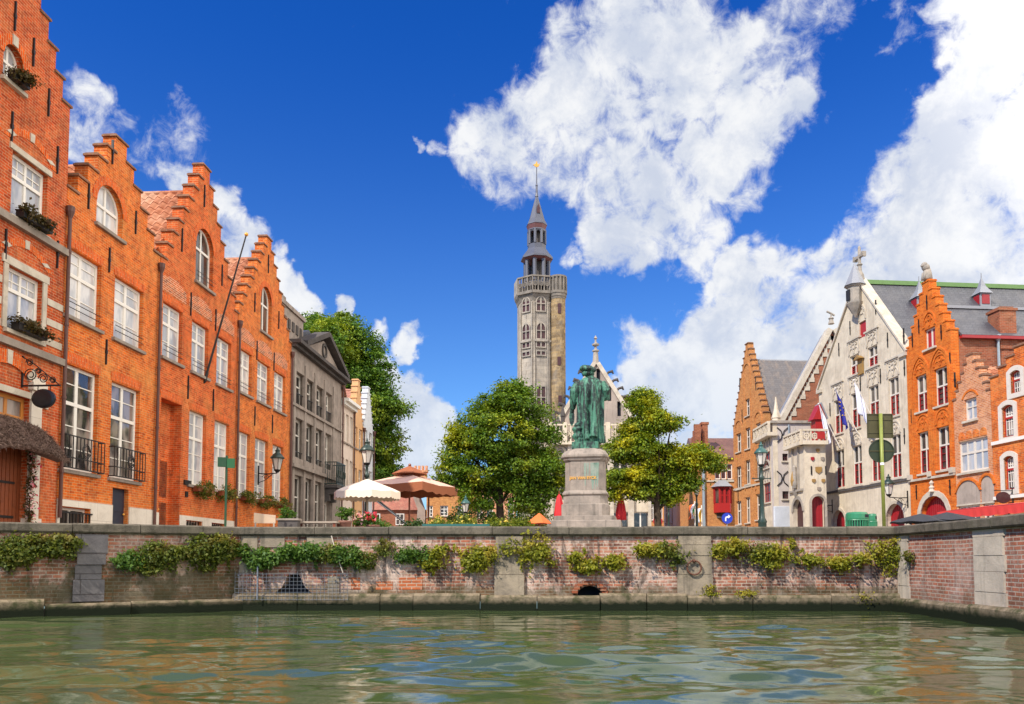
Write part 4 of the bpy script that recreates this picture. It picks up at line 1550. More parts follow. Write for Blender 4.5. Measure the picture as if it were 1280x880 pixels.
# stone dressings
for i, p in enumerate((p_w2, q_w2)):
    s0, s1, zt = p[0][0], p[1][0], p[2][1]
    b1.part('stone_lintel', MB().box(s0 - .12, s1 + .12, -.04, .1, zt + .004, zt + .15), M['stone_trim'])
for p in (p_w1, q_w1):
    s0, s1, zb, zt = p[0][0], p[1][0], p[0][1], p[2][1]
    m = MB().box(s0 - .22, s1 + .22, -.045, .1, zt + .004, zt + .20)
    m.box(s0 - .16, s0 - .004, -.035, .1, zb, zt)
    m.box(s1 + .004, s1 + .16, -.035, .1, zb, zt)
    b1.part('window_surround', m, M['stone_trim'])
m = MB()
for k in range(6):
    z = w1[2] + (w1[3] - w1[2]) * (k + .35) / 6
    for (sa, sb) in ((.02, q_w1[0][0] - .2), (q_w1[1][0] + .2, p_w1[0][0] - .2), (p_w1[1][0] + .2, W - .02)):
        if k % 2 == 0 and sb > sa:
            b1.part('stone_band', MB().box(sa, sb, -.022, .1, z - .09, z + .09), M['stone_trim'])
for (u, v) in ((70, 310), (64, 449)):
    z = b1.px(u, v)[1]
    b1.part('string_course', MB().box(.01, W - .005, -.13, .1, z - .09, z + .09), M['stone_sill'])
for (p, zo) in ((p_w2, .32), (q_w2, .32), (p_w1, .40), (q_w1, .40)):
    s0, s1, zt = p[0][0] - .15, p[1][0] + .15, p[2][1] + zo - .12
    seg = opening(s0, s1, zt - 1, zt + .34, 'seg', .30, 8)
    o2, i2 = arch_band(seg, .22)
    b1.part('relieving_arch', MB().strip(o2, i2, -.014, .08), M['brick_soldier'])
    for t in (1, 4, 7):
        m = MB()
        a_, c_ = Vector(i2[t]), Vector(o2[t])
        q = ((Vector(i2[t + 1 if t < 8 else t]) - a_).normalized()) * .09
        m.strip([tuple(c_ + q), tuple(c_ - q)][::-1], [tuple(a_ + q * .8), tuple(a_ - q * .8)][::-1], -.03, .08)
        b1.part('voussoir', m, M['stone_trim'])
o2, i2 = arch_band(p_att, .24)
b1.part('relieving_arch', MB().strip(o2, i2, -.02, .08), M['brick_soldier'])
c_ = ((p_att[0][0] + p_att[1][0]) / 2)
b1.part('voussoir', MB().box(c_ - .09, c_ + .09, -.05, .08, ztop_att + .01, ztop_att + .27), M['stone_trim'])
for (u, v) in ((18, 20), (41, 65), (60, 128), (14, 158), (71, 200), (71, 318), (6, 305)):
    anchor(b1, *b1.px(u, v))
# entrance: great arch of brick and stone over the door opening
zs = b1.px(58, 480)[1]
c_ = (d_s0 + d_s1) / 2
e0, e1 = d_s0 - .02, d_s1 + .32
seg = opening(e0, e1, zs - 1, b1.px(28, 447)[1] - .28, 'seg', .75, 12)
o2, i2 = arch_band(seg, .34)
b1.part('entrance_arch', MB().strip(o2, i2, -.05, .08), M['brick_soldier'])
for t in (0, 3, 6, 9, 12):
    m = MB()
    a_, c2 = Vector(i2[t]), Vector(o2[t])
    q = Vector((-(c2 - a_).y, (c2 - a_).x)).normalized() * .10
    m.strip([tuple(c2 + q), tuple(c2 - q)], [tuple(a_ + q * .8), tuple(a_ - q * .8)], -.065, .08)
    b1.part('voussoir', m, M['stone_trim'])
z_p = b1.px(44, 475)[1]
m = MB().box(d_s1 + .01, d_s1 + .42, -.06, .1, .02, z_p - .30)
m.box(d_s1 - .06, d_s1 + .50, -.14, .1, z_p - .295, z_p - .10)
m.box(d_s1 - .02, d_s1 + .46, -.10, .1, z_p - .095, z_p + .05)
m.box(d_s1 - .02, d_s1 + .46, -.12, .1, .021, .42)
b1.part('stone_pilaster', m, M['plinth_white'])
b1.part('stone_lintel', MB().box(d_s0 - .1, d_s1 - .004, -.05, .1, d_zt + .004, d_zt + .16), M['stone_trim'])
zh = b1.px(20, 545)[1]
m = MB().box(d_s0, d_s1, .16, .21, .04, zh)
for k in range(14):
    x = d_s0 + (d_s1 - d_s0) * (k + .5) / 14
    m.box(x - .055, x + .055, .145, .16, .06, zh - .02)
dd = b1.part('door', m, M['wood_brown'])
b1.part('hinge', MB().box(d_s1 - .9, d_s1 - .25, .125, .145, 1.25, 1.31).box(d_s1 - .9, d_s1 - .25, .125, .145, .40, .46), M['iron'], dd)
window(b1, opening(d_s0, d_s1, zh, d_zt), .14, M['wood_ochre'], M['pane_mid'], .10, ((.33, .05), (.67, .10)), ((.5, .05),), False, name='fanlight')
# thatched hood
m = MB()
zt0, zt1 = b1.px(20, 525)[1], b1.px(20, 566)[1]
sA, sB = d_s0 - .3, d_s1 + .30
prof = [(.0, zt0), (-.35, zt0 - .12), (-.72, zt1 + .26), (-.86, zt1 + .02), (-.70, zt1 - .02), (.0, zt1 + .20)]
nn = 12
vs, fs = [], []
for i in range(nn + 1):
    s = sA + (sB - sA) * i / nn
    e = 1 - .14 * abs(2 * i / nn - 1) ** 3
    dz = -.16 * abs(2 * i / nn - 1) ** 2.5 + .03 * math.sin(i * 2.3)
    vs += [(s, p[0] * e - .001, p[1] + dz) for p in prof]
k = len(prof)
for i in range(nn):
    for j in range(k):
        fs.append((i * k + j, (i + 1) * k + j, (i + 1) * k + (j + 1) % k, i * k + (j + 1) % k))
fs += [tuple(range(k - 1, -1, -1))[::-1], tuple(range(nn * k, nn * k + k))[::-1]]
th = b1.part('thatched_hood', MB().add(vs, fs), M['thatch'])
rg = np.random.RandomState(4)
n = 5200
pp = np.stack([rg.uniform(sA - .05, sB + .08, n), -rg.uniform(0, 1, n) ** .7 * .88, np.zeros(n)], 1)
pp[:, 2] = np.interp(-pp[:, 1], [0, .35, .72, .88], [zt0, zt0 - .12, zt1 + .26, zt1 - .0]) - .16 * np.abs(2 * (pp[:, 0] - sA) / (sB - sA) - 1) ** 2.5 + rg.uniform(-.05, .04, n)
leaves('straw', pp, .16, M['twig'], th, .3, 2, aspect=.10)

# ---- second house: orange brick, iron balconies
Y0, Y1 = Y1, 26.33
b2 = B('brick_house', lpt(Y0), LANG, 'orange brick step-gabled house with two small iron balconies and a navy cellar door')
W = (Vector(lpt(Y1)) - Vector(lpt(Y0))).length
ze = b2.px(200, 320)[1]
za = b2.px(141, 167)[1]
out, steps = stepped(0.02, W - .02, ze, za, 5, .62)
H = []
r2 = [b2.rect(84, 308, 125, 395), b2.rect(144, 342, 178, 421)]
r1 = [b2.rect(79, 453, 120, 587), b2.rect(140, 474.5, 172, 596)]
z2 = (sum(r[2] for r in r2) / 2, sum(r[3] for r in r2) / 2)
z1_ = (sum(r[2] for r in r1) / 2, sum(r[3] for r in r1) / 2)
P2 = [add_open(b2, H, r[0], r[1], z2[0], z2[1]) for r in r2]
P1 = [add_open(b2, H, r[0], r[1], z1_[0], z1_[1]) for r in r1]
s0 = b2.px(120, 283)[0]
s1 = b2.px(153, 296)[0]
zt = b2.px(136, 232)[1]
zb = (b2.px(120, 283)[1] + b2.px(153, 296)[1]) / 2
PA = add_open(b2, H, s0, s1, zb, zt, 'round', n=14)
s0, s1 = b2.px(74, 640)[0], b2.px(112, 640)[0]
zt = b2.px(74, 633)[1]
PB = add_open(b2, H, s0, s1, .03, zt)
s0, s1 = b2.px(140, 640)[0], b2.px(160, 640)[0]
ztd = b2.px(140, 609)[1]
PD = add_open(b2, H, s0, s1, .02, ztd)
b2.part('wall', wall_mb(out, H, .4, .24), M['brick_orange'])
step_caps(b2, steps)
shell(b2, W, ze - .1, za - .85, 9, M['brick_orange'], M['pantile'])
for i, p in enumerate(P2):
    tall_window(b2, p[0][0], p[1][0], p[0][1], p[2][1], True, True, panes=2)
    soldier(b2, p[0][0], p[1][0], p[2][1] + .005, .25, .03)
for i, p in enumerate(P1):
    tall_window(b2, p[0][0], p[1][0], p[0][1], p[2][1], False, True, 'pane_mid')
    soldier(b2, p[0][0], p[1][0], p[2][1] + .005, .27, .04)
    s0, s1, zb = p[0][0] - .05, p[1][0] + .10, p[0][1]
    m = MB()
    for z in (.02, .30, .90):
        m.box(s0, s1, -.20, -.17, zb + z, zb + z + .03)
        m.box(s0, s0 + .03, -.17, .02, zb + z, zb + z + .03)
        m.box(s1 - .03, s1, -.17, .02, zb + z, zb + z + .03)
    nb = 11
    for k in range(nb + 1):
        x = s0 + (s1 - s0) * k / nb
        m.box(x - .010, x + .010, -.195, -.175, zb + .02, zb + .93)
    cx = (s0 + s1) / 2
    for k in range(2):
        m.tube([(cx + (.13 + .05 * k) * math.cos(t * .5), -.205, zb + .55 + (.15 + .05 * k) * math.sin(t * .5)) for t in range(13)], .014, 5)
    b2.part('balcony_railing', m, M['iron'])
o2, i2 = arch_band(PA, .24)
b2.part('relieving_arch', MB().strip(o2, i2, -.015, .08), M['brick_soldier'])
window(b2, PA, .16, M['white_frame'], M['pane_bright'], .08, ((.5, .09),), ((.5, .09),), True, M['stone_sill'], .07)
window(b2, PB, .15, M['white_frame'], M['pane_dark'], .07, ((.5, .07),), (), False, name='cellar_window')
m = MB()
for k in range(9):
    x = PB[0][0] + (PB[1][0] - PB[0][0]) * (k + .5) / 9
    m.box(x - .012, x + .012, -.06, -.03, .05, PB[2][1] - .14)
m.box(PB[0][0] - .05, PB[1][0] + .05, -.065, -.025, PB[2][1] - .16, PB[2][1] - .12)
b2.part('window_grille', m, M['iron'])
m = MB().box(PD[0][0], PD[1][0], .14, .20, .02, ztd)
for (a_, c_) in ((.1, .45), (.55, .92)):
    m.box(PD[0][0] + .12, PD[1][0] - .12, .125, .14, ztd * a_, ztd * c_)
dd = b2.part('door', m, M['paint_navy'])
b2.part('handle', MB().ball((PD[1][0] - .09, .09, ztd * .5), .035), M['gold'], dd)
zp = b2.px(56, 621)[1]
xs = [.02, PB[0][0] - .02, PB[1][0] + .02, PD[0][0] - .02, PD[1][0] + .02, W - .02]
b2.part('plinth', MB().prism([(xs[0], 0), (xs[1], 0), (xs[1], PB[2][1] + .02), (xs[2], PB[2][1] + .02), (xs[2], 0), (xs[3], 0), (xs[3], zp), (xs[0], zp)], -.035, .1), M['plinth_white'])
b2.part('plinth', MB().box(xs[4], xs[5], -.035, .1, 0, zp), M['plinth_white'])
for (u, v) in ((110, 245), (140, 190), (169, 278), (136, 325), (132, 440)):
    anchor(b2, *b2.px(u, v))
drainpipe(b2, .02, .5, b2.px(76, 262)[1])
drainpipe(b2, W - .12, .5, b2.px(196, 335)[1])

# ---- third house
Y0, Y1 = Y1, 32.7
b3 = B('brick_house', lpt(Y0), LANG, 'orange-red step-gabled house with a deep tall doorway and a flagpole', )
W = (Vector(lpt(Y1)) - Vector(lpt(Y0))).length
ze = b3.px(194, 322)[1]
za = b3.px(253, 205)[1]
out, steps = stepped(0.02, W - .02, ze + .2, za, 8, .58)
H = []
r2 = [b3.rect(204, 376, 227, 445.5), b3.rect(240.4, 399, 259.5, 463), b3.rect(271.5, 418.8, 288, 480)]
r1 = [b3.rect(237, 511.5, 256, 606), b3.rect(268.5, 524.6, 285, 611)]
z2 = (sum(r[2] for r in r2) / 3, sum(r[3] for r in r2) / 3)
z1_ = (sum(r[2] for r in r1) / 2, sum(r[3] for r in r1) / 2)
P2 = [add_open(b3, H, r[0], r[1], z2[0], z2[1]) for r in r2]
P1 = [add_open(b3, H, r[0], r[1], z1_[0], z1_[1]) for r in r1]
s0, s1 = b3.px(244, 352)[0], b3.px(266, 360)[0]
zt, zb = b3.px(253, 284)[1], (b3.px(244, 350)[1] + b3.px(266, 366)[1]) / 2
PA = add_open(b3, H, s0, s1, zb, zt, 'round', n=14)
s0, s1 = b3.px(200, 560)[0], b3.px(226, 560)[0]
ztd = b3.px(200, 496)[1]
PD = add_open(b3, H, s0, s1, .02, ztd)
PC = []
for (u0, u1) in ((232, 252), (264, 280)):
    s0, s1 = b3.px(u0, 648)[0], b3.px(u1, 648)[0]
    PC.append(add_open(b3, H, s0, s1, .05, .78))
b3.part('wall', wall_mb(out, H, .4, .24), M['brick_orange_red'])
step_caps(b3, steps)
shell(b3, W, ze, za - 1.0, 9, M['brick_orange_red'], M['pantile'])
for i, p in enumerate(P2):
    tall_window(b3, p[0][0], p[1][0], p[0][1], p[2][1], True, True, panes=2)
    soldier(b3, p[0][0], p[1][0], p[2][1] + .005, .25, .05)
for p in P1:
    tall_window(b3, p[0][0], p[1][0], p[0][1], p[2][1], False, True)
    soldier(b3, p[0][0], p[1][0], p[2][1] + .005, .25, .04)


def pale_panels(b, ps, z0, h):
    for p in ps:
        s0, s1 = p[0][0] - .1, p[1][0] + .1
        poly = opening(s0 - .15, s1 + .15, z0, z0 + h, 'seg', h * .35, 8)
        b.part('brick_panel', MB().prism(poly, -.008, .05), M['brick_pale'])


pale_panels(b3, P2, z2[1] + .36, .62)
o2, i2 = arch_band(PA, .24)
b3.part('relieving_arch', MB().strip(o2, i2, -.015, .08), M['brick_soldier'])
window(b3, PA, .16, M['white_frame'], M['pane_dark'], .08, ((.5, .09),), ((.62, .09),), True, M['stone_sill'], .07, rail=True)
# deep porch with a tall navy door
m = MB()
s0, s1 = PD[0][0], PD[1][0]
m.add([(s0, .24, .02), (s0, .50, .02), (s0, .50, ztd), (s0, .24, ztd)], [(0, 1, 2, 3)])
m.add([(s1, .24, .02), (s1, .50, .02), (s1, .50, ztd), (s1, .24, ztd)], [(3, 2, 1, 0)])
m.add([(s0, .24, ztd), (s0, .50, ztd), (s1, .50, ztd), (s1, .24, ztd)], [(0, 1, 2, 3)])
b3.part('porch', m, M['brick_orange_red'])
m = MB().box(s0 + .02, s1 - .02, 0.42, 0.48, .02, ztd * .62)
for (a_, c_) in ((.05, .28), (.32, .58)):
    m.box(s0 + .16, (s0 + s1) / 2 - .05, 0.40, 0.42, ztd * a_, ztd * c_)
    m.box((s0 + s1) / 2 + .05, s1 - .16, 0.40, 0.42, ztd * a_, ztd * c_)
dd = b3.part('door', m, M['paint_navy'])
b3.part('handle', MB().ball(((s0 + s1) / 2 - .04, 0.37, 1.1), .04), M['gold'], dd)
window(b3, opening(s0 + .02, s1 - .02, ztd * .62 + .01, ztd - .01), .41, M['paint_navy'], M['pane_dark'], .08, ((.5, .05),), (), False, name='fanlight')
soldier(b3, s0, s1, ztd + .005, .26, .02)
for p in PC:
    window(b3, p, .15, M['stone_frame'], M['pane_dark'], .05, (), (), False, name='cellar_window')
    m = MB()
    for k in range(6):
        x = p[0][0] + (p[1][0] - p[0][0]) * (k + .5) / 6
        m.box(x - .012, x + .012, .06, .09, .05, .78)
    b3.part('window_grille', m, M['iron'])
zp = b3.px(192, 633)[1]
m = MB()
xs = [.02, PD[0][0] - .01, PD[1][0] + .01, PC[0][0][0] - .02, PC[0][1][0] + .02, PC[1][0][0] - .02, PC[1][1][0] + .02, W - .02]
b3.part('plinth', MB().box(xs[0], xs[1], -.035, .1, 0, .95), M['plinth_white'])
pp = [(xs[2], 0)]
for k in (3, 5):
    pp += [(xs[k], 0), (xs[k], .80), (xs[k + 1], .80), (xs[k + 1], 0)]
b3.part('plinth', MB().prism(pp + [(xs[7], 0), (xs[7], .95), (xs[2], .95)], -.035, .1), M['plinth_white'])
for (u, v) in ((227, 300), (255, 245), (277, 344), (238, 380), (269, 400), (234.5, 484), (266, 500)):
    anchor(b3, *b3.px(u, v), h=.85)
m = MB().box(s1 + .25, s1 + .75, -.06, -.004, 2.05, 2.22)
m.box(s1 + .38, s1 + .55, -.05, -.004, 1.62, 1.82)
b3.part('letter_box', m, M['iron'])
drainpipe(b3, W - .02, .3, b3.px(299, 408)[1])
# flagpole
fb = b3.world(*(lambda q: (q[0], -.02, q[1]))(b3.px(255, 477)))
tip = at(308, 293, fb.y + .1)
root = empty('flagpole', fb, 0, 'long black bare flagpole slanting up from the orange-red house', 'flagpole')
dv = tip - fb
MB().tube([(0, 0, 0), tuple(dv)], .045, 8, .028).build('pole', M['iron'], root)
MB().ball(tuple(dv), .075).build('finial', M['gold'], root, True)
MB().tube([(-.12, 0, -.1), (.02, 0, .02), tuple(dv * .06)], .06, 8).build('socket', M['iron'], root)

# ---- fourth house
Y0, Y1 = Y1, 39.15
b4 = B('brick_house', lpt(Y0), LANG, 'orange step-gabled house with three bays, next to the grey pediment house')
W = (Vector(lpt(Y1)) - Vector(lpt(Y0))).length
ze = b4.px(296, 385)[1]
za = b4.px(332, 294)[1]
out, steps = stepped(0.02, W - .02, ze + .3, za, 8, .6)
H = []
r2 = [b4.rect(300, 434, 314, 490), b4.rect(322, 449, 336.5, 500), b4.rect(343, 463, 356, 511)]
r1 = [b4.rect(296.8, 536, 311, 622), b4.rect(319, 546, 333.5, 624), b4.rect(341, 556, 353, 626)]
z2 = (sum(r[2] for r in r2) / 3, sum(r[3] for r in r2) / 3)
z1_ = (sum(r[2] for r in r1) / 3, sum(r[3] for r in r1) / 3)
P2 = [add_open(b4, H, r[0], r[1], z2[0], z2[1]) for r in r2]
P1 = [add_open(b4, H, r[0], r[1], z1_[0], z1_[1]) for r in r1]
s0, s1 = b4.px(325.5, 410)[0], b4.px(339, 415)[0]
zt, zb = b4.px(331, 357)[1], (b4.px(325, 413)[1] + b4.px(339, 421)[1]) / 2
PA = add_open(b4, H, s0, s1, zb, zt, 'round', n=14)
b4.part('wall', wall_mb(out, H, .4, .24), M['brick_orange'])
step_caps(b4, steps)
shell(b4, W, ze + .1, za - 1.0, 9, M['brick_orange'], M['pantile'])
for p in P2:
    tall_window(b4, p[0][0], p[1][0], p[0][1], p[2][1], True, True, panes=2)
    soldier(b4, p[0][0], p[1][0], p[2][1] + .005, .25, .05)
for p in P1:
    tall_window(b4, p[0][0], p[1][0], p[0][1], p[2][1], False, True)
    soldier(b4, p[0][0], p[1][0], p[2][1] + .005, .25, .04)
pale_panels(b4, P2, z2[1] + .36, .6)
o2, i2 = arch_band(PA, .24)
b4.part('relieving_arch', MB().strip(o2, i2, -.015, .08), M['brick_soldier'])
window(b4, PA, .16, M['white_frame'], M['pane_dark'], .08, ((.5, .09),), ((.62, .09),), True, M['stone_sill'], .07)
b4.part('plinth', MB().box(.02, W - .02, -.035, .1, 0, .55), M['plinth_white'])
for (u, v) in ((318, 378), (335, 330), (348, 400), (320.6, 438), (342, 452), (318, 520), (340, 530)):
    anchor(b4, *b4.px(u, v), h=.85)
drainpipe(b4, W - .10, .3, b4.px(357, 440)[1])

boxes = [(b3, 236, 262, 612, 'window box with trailing plants just right of the deep tall doorway'),
         (b3, 267, 288, 618, 'window box with trailing flowers left of the second drainpipe'),
         (b4, 296, 314, 624, 'window box right of the drainpipe, below the leftmost window of its house'),
         (b4, 318, 337, 629, 'window box below the wall lantern'),
         (b4, 341, 358, 632, 'last window box, beside the grey house')]
for i, (b, u0, u1, v, lab) in enumerate(boxes):
    ps = b.px(u0, v)
    s1 = b.px(u1, v + 5)[0]
    z = (P1[0][0][1] if b is b4 else z1_[0])
    flower_box(b, ps[0], s1, (z - .16), lab, 40 + i)
for i, (p, lab) in enumerate(((p_w2, 'box of dark dry plants on the upper window of the red house'),
                              (p_w1, 'box of dark dry plants on the middle window of the red house'),
                              (p_att, 'box of brown plants under the arched attic window, highest of all'))):
    flower_box(b1, p[0][0] + .05, p[1][0] - .05, p[0][1] + .0, lab, 60 + i, True, 'dry flower boxes on the red house')

# rose round the thatched door
p = b1.world(d_s1 - .06, -.12, 0)
root = empty('climbing_rose', p, LANG, 'garland of pink and white flowers beside the thatched door', 'climbing rose')
rg = np.random.RandomState(9)
zz = rg.uniform(.05, zh + .1, 420)
pts = np.stack([rg.normal(0, .07, 420) + .04 * np.sin(zz * 5), -.03 + rg.normal(0, .05, 420), zz], 1)
leaves('foliage', pts, .09, M['leaf_dry'], root, .2, 3)
leaves('flowers', pts[:130] + np.array([0, -.08, 0]), .085, M['petal_pink'], root, .3, 4)
leaves('red_flowers', pts[130:160] + np.array([0, -.09, 0]), .10, M['petal_red'], root, .3, 5)
MB().tube([(0, 0, 0), (.03, -.02, 1), (-.03, -.02, 1.8), (.02, 0, zh)], .02, 5, .01).build('stem', M['bark'], root)

# wrought-iron sign with a black oval board
ps = b1.px(26, 470)
pw = b1.world(b1.px(27, 470)[0], -.02, b1.px(30, 483)[1])
root = empty('hanging_sign', pw, LANG, 'black oval sign under a scrolled wrought-iron bracket beside the thatched door', 'sign')
m = MB()
m.box(-.02, .02, -.02, .02, -.05, .75)
m.box(-.018, .018, -1.0, .0, -.03, .01)
for (cy, cz, r) in ((-.22, .26, .17), (-.55, .17, .13), (-.80, .12, .09), (-.18, .58, .10), (-.42, .36, .08)):
    m.tube([(0, cy + r * (1 - t / 30) * math.cos(t * .55), cz + r * (1 - t / 30) * math.sin(t * .55)) for t in range(22)], .014, 5)
m.tube([(0, 0, .72), (0, -.35, .5), (0, -.95, .02)], .014, 5)
m.build('bracket', M['iron'], root)
m = MB()
pr = [(.30 * math.cos(t * math.pi / 12), .24 * math.sin(t * math.pi / 12)) for t in range(24)]
vs = [(-.035, -.58 + a, -.34 + c) for a, c in pr] + [(.035, -.58 + a, -.34 + c) for a, c in pr]
vs += [(-.055, -.58 + a * .8, -.34 + c * .8) for a, c in pr] + [(.055, -.58 + a * .8, -.34 + c * .8) for a, c in pr]
fs = []
for i in range(24):
    j = (i + 1) % 24
    fs += [(i, 24 + i, 24 + j, j), (48 + i, i, j, 48 + j), (24 + i, 72 + i, 72 + j, 24 + j)]
fs += [tuple(range(48, 72))[::-1], tuple(range(72, 96))]
m.add(vs, fs).build('sign_board', M['black'], root)
MB().tube([(0, -.42, -.02), (0, -.42, -.14)], .012, 5).tube([(0, -.74, -.02), (0, -.74, -.14)], .012, 5).build('hanger', M['iron'], root)

# ---- grey classical house with a pediment
Y0, Y1 = Y1, 48.0
bg = B('pediment_house', lpt(Y0), LANG, 'grey classical stone house with a triangular pediment and a small iron balcony')
W = (Vector(lpt(Y1)) - Vector(lpt(Y0))).length
zc = bg.px(364, 432)[1]
H = []
rows = []
us = ((369, 379), (382.6, 391.5), (394.6, 403.2), (406.5, 413.5))
zz = [(bg.px(369, 503)[1], bg.px(369, 462)[1]), (bg.px(368, 571)[1], bg.px(368, 520)[1]), (.06, bg.px(366, 592)[1])]
for (zb, zt) in zz:
    rw = []
    for (u0, u1) in us:
        s0, s1 = bg.px(u0, 520)[0], bg.px(u1, 520)[0]
        rw.append(add_open(bg, H, s0, s1 + .25, zb, zt))
    rows.append(rw)
bg.part('wall', wall_mb([(.02, 0), (W - .02, 0), (W - .02, zc), (.02, zc)], H, .5, .38), M['stone_grey'])
for r, rw in enumerate(rows):
    for k, p in enumerate(rw):
        window(bg, p, .26, M['white_frame'], M['pane_dark'], .13, ((.5, .13),), ((.6, .07),) if r < 2 else ((.7, .07),), False)
        if r < 2:
            m = MB()
            h = .55 if r == 0 else .30
            for q in range(7):
                x = p[0][0] + (p[1][0] - p[0][0]) * (q + .5) / 7
                m.box(x - .012, x + .012, .06, .09, p[0][1], p[0][1] + h)
            m.box(p[0][0], p[1][0], .05, .10, p[0][1] + h, p[0][1] + h + .04)
            bg.part('window_railing', m, M['iron'])
m = MB()
for z, o, h in ((rows[0][0][0][1] - .22, .12, .14), (rows[1][0][0][1] - .55, .22, .18)):
    m.box(.02, W - .02, -o, .1, z, z + h)
bg.part('string_course', m, M['stone_grey'])
m = MB()
for k in range(5):
    xs = (rows[0][k][0][0] - .22) if k < 4 else rows[0][3][1][0] + .22
    m.box(xs - .14, xs + .14, -.06, .1, .0, zc - .5)
bg.part('pilaster', m, M['stone_grey'])
m = MB()
m.box(-.02, W + .2, -.25, .4, zc, zc + .16)
m.box(-.1, W + .3, -.50, .4, zc + .162, zc + .34)
bg.part('cornice', m, M['stone_dark'])
zp = bg.px(403, 421)[1]
sm = bg.px(403, 421)[0]
m = MB()
tri = [(1.2, zc + .345), (W + .1, zc + .345), (sm, zp)]
m.prism(inset(tri, .22), -.10, .35)
bg.part('pediment', m, M['stone_grey'])
m = MB()
for (a_, c_) in ((tri[0], tri[2]), (tri[1], tri[2])):
    av, cv = Vector(a_), Vector(c_)
    nv = Vector((-(cv - av).y, (cv - av).x)).normalized()
    if nv.y < 0:
        nv = -nv
    pts = [a_, c_, tuple(cv + nv * .26), tuple(av + nv * .26)]
    if (Vector(pts[1]) - Vector(pts[0])).cross(Vector(pts[2]) - Vector(pts[1])) < 0:
        pts = pts[::-1]
    m.prism(pts, -.45, .4)
bg.part('raking_cornice', m, M['stone_dark'])
c0 = (sm, zc + .345 + (zp - zc) * .38)
rg_ = [(c0[0] + .42 * math.cos(t * .3927), c0[1] + .42 * math.sin(t * .3927)) for t in range(16)]
bg.part('oculus', MB().ring(rg_, [(c0[0] + (p[0] - c0[0]) * .65, c0[1] + (p[1] - c0[1]) * .65) for p in rg_], -.18, -.08), M['stone_dark'])
bg.part('attic_block', MB().box(-.1, 3.3, .55, 3.4, zc + .345, zc + 2.2).box(-.2, 3.4, .45, 3.5, zc + 2.202, zc + 2.42).box(.1, 1.3, .8, 1.8, zc + 2.422, zc + 2.9), M['stone_grey'])
mm = MB()
for k in range(5):
    mm.box(.3 + k * .6, .62 + k * .6, .50, .56, zc + 1.2, zc + 1.7)
bg.part('attic_panel', mm, M['stone_dark'])
bg.part('roof', MB().prism([(0.1, zc + .3), (W - .1, zc + .3), (W / 2, zc + 2.1)], .6, 9.5), M['slate'])
bg.part('side_wall', MB().box(.02, .3, .52, 9.5, 0, zc).box(W - .3, W - .02, .52, 9.5, 0, zc), M['stone_grey'])
bg.part('chimney', MB().box(W * .62, W * .62 + .5, 3, 3.6, zc + 1, zc + 3.2), M['stone_trim'])
# balcony
z0, z1 = bg.px(404, 606)[1], bg.px(404, 578)[1]
s0, s1 = bg.px(404, 590)[0], bg.px(404, 590)[0] + 1.7
m = MB().box(s0, s1, -.80, .0, z0 - .16, z0)
bl = bg.part('balcony', m, M['stone_dark'])
m = MB()
for x in (s0 + .25, s1 - .25):
    m.prism([(x - .12, z0 - .9), (x + .12, z0 - .9), (x + .12, z0 - .165), (x - .12, z0 - .165)], -.32, 0)
    m.prism([(x - .12, z0 - .5), (x + .12, z0 - .5), (x + .12, z0 - .165), (x - .12, z0 - .165)], -.62, -.322)
bg.part('console', m, M['stone_dark'], bl)
m = MB()
zt = z1 + .05
for z in (z0 + .04, zt - .05):
    m.box(s0, s1, -.79, -.75, z, z + .05)
    for x in (s0, s1 - .04):
        m.box(x, x + .04, -.75, 0, z, z + .05)
for k in range(15):
    x = s0 + .02 + (s1 - s0 - .04) * k / 14
    m.box(x - .012, x + .012, -.78, -.76, z0 + .05, zt)
for k in range(6):
    y = -.75 + .75 * k / 6
    for x in (s0 + .02, s1 - .02):
        m.box(x - .01, x + .01, y - .012, y + .012, z0 + .05, zt)
for k in range(5):
    cx = s0 + (s1 - s0) * (k + .5) / 5
    m.tube([(cx + .15 * math.cos(t * .5236), -.795, (z0 + zt) / 2 + .22 * math.sin(t * .5236)) for t in range(13)], .02, 5)
bg.part('railing', m, M['lamp_green'], bl)
drainpipe(bg, W - .05, .3, zc - .3, -.12)


# ---- three narrow houses at the far end of the row
def narrow(name, Ya, Yb, label, wallmat, kind, apex_uv, eave_uv, cols, rows, pane='pane_mid', roofmat='tile_red'):
    b = B(name, lpt(Ya), LANG, label)
    W = (Vector(lpt(Yb)) - Vector(lpt(Ya))).length
    H, ps = [], []
    ze = b.px(*eave_uv)[1]
    if kind == 'step':
        za = b.px(*apex_uv)[1]
        out, steps = stepped(.02, W - .02, ze, za, 7, .5)
    else:
        out, steps = [(.02, 0), (W - .02, 0), (W - .02, ze), (.02, ze)], []
        za = ze + 1.7
    for (zb, zt) in rows:
        for k in range(cols):
            c = W * (k + .5) / cols
            w = min(.55, W / cols * .32)
            ps.append(add_open(b, H, c - w, c + w, zb, zt))
    b.part('wall', wall_mb(out, H, .4, .2), wallmat)
    if steps:
        step_caps(b, steps, mat=wallmat)
    else:
        b.part('cornice', MB().box(-.02, W + .1, -.45, .4, ze, ze + .2).box(-.02, W + .05, -.25, .4, ze - .2, ze - .002), M['white_frame'])
    for p in ps:
        window(b, p, .12, M['white_frame'], M[pane], .07, ((.5, .07),), ((.6, .06),), True)
    shell(b, W, ze, za - (.7 if steps else 0), 8, wallmat, M[roofmat], False)
    drainpipe(b, W - .05, .2, ze - .2, -.1)
    return b


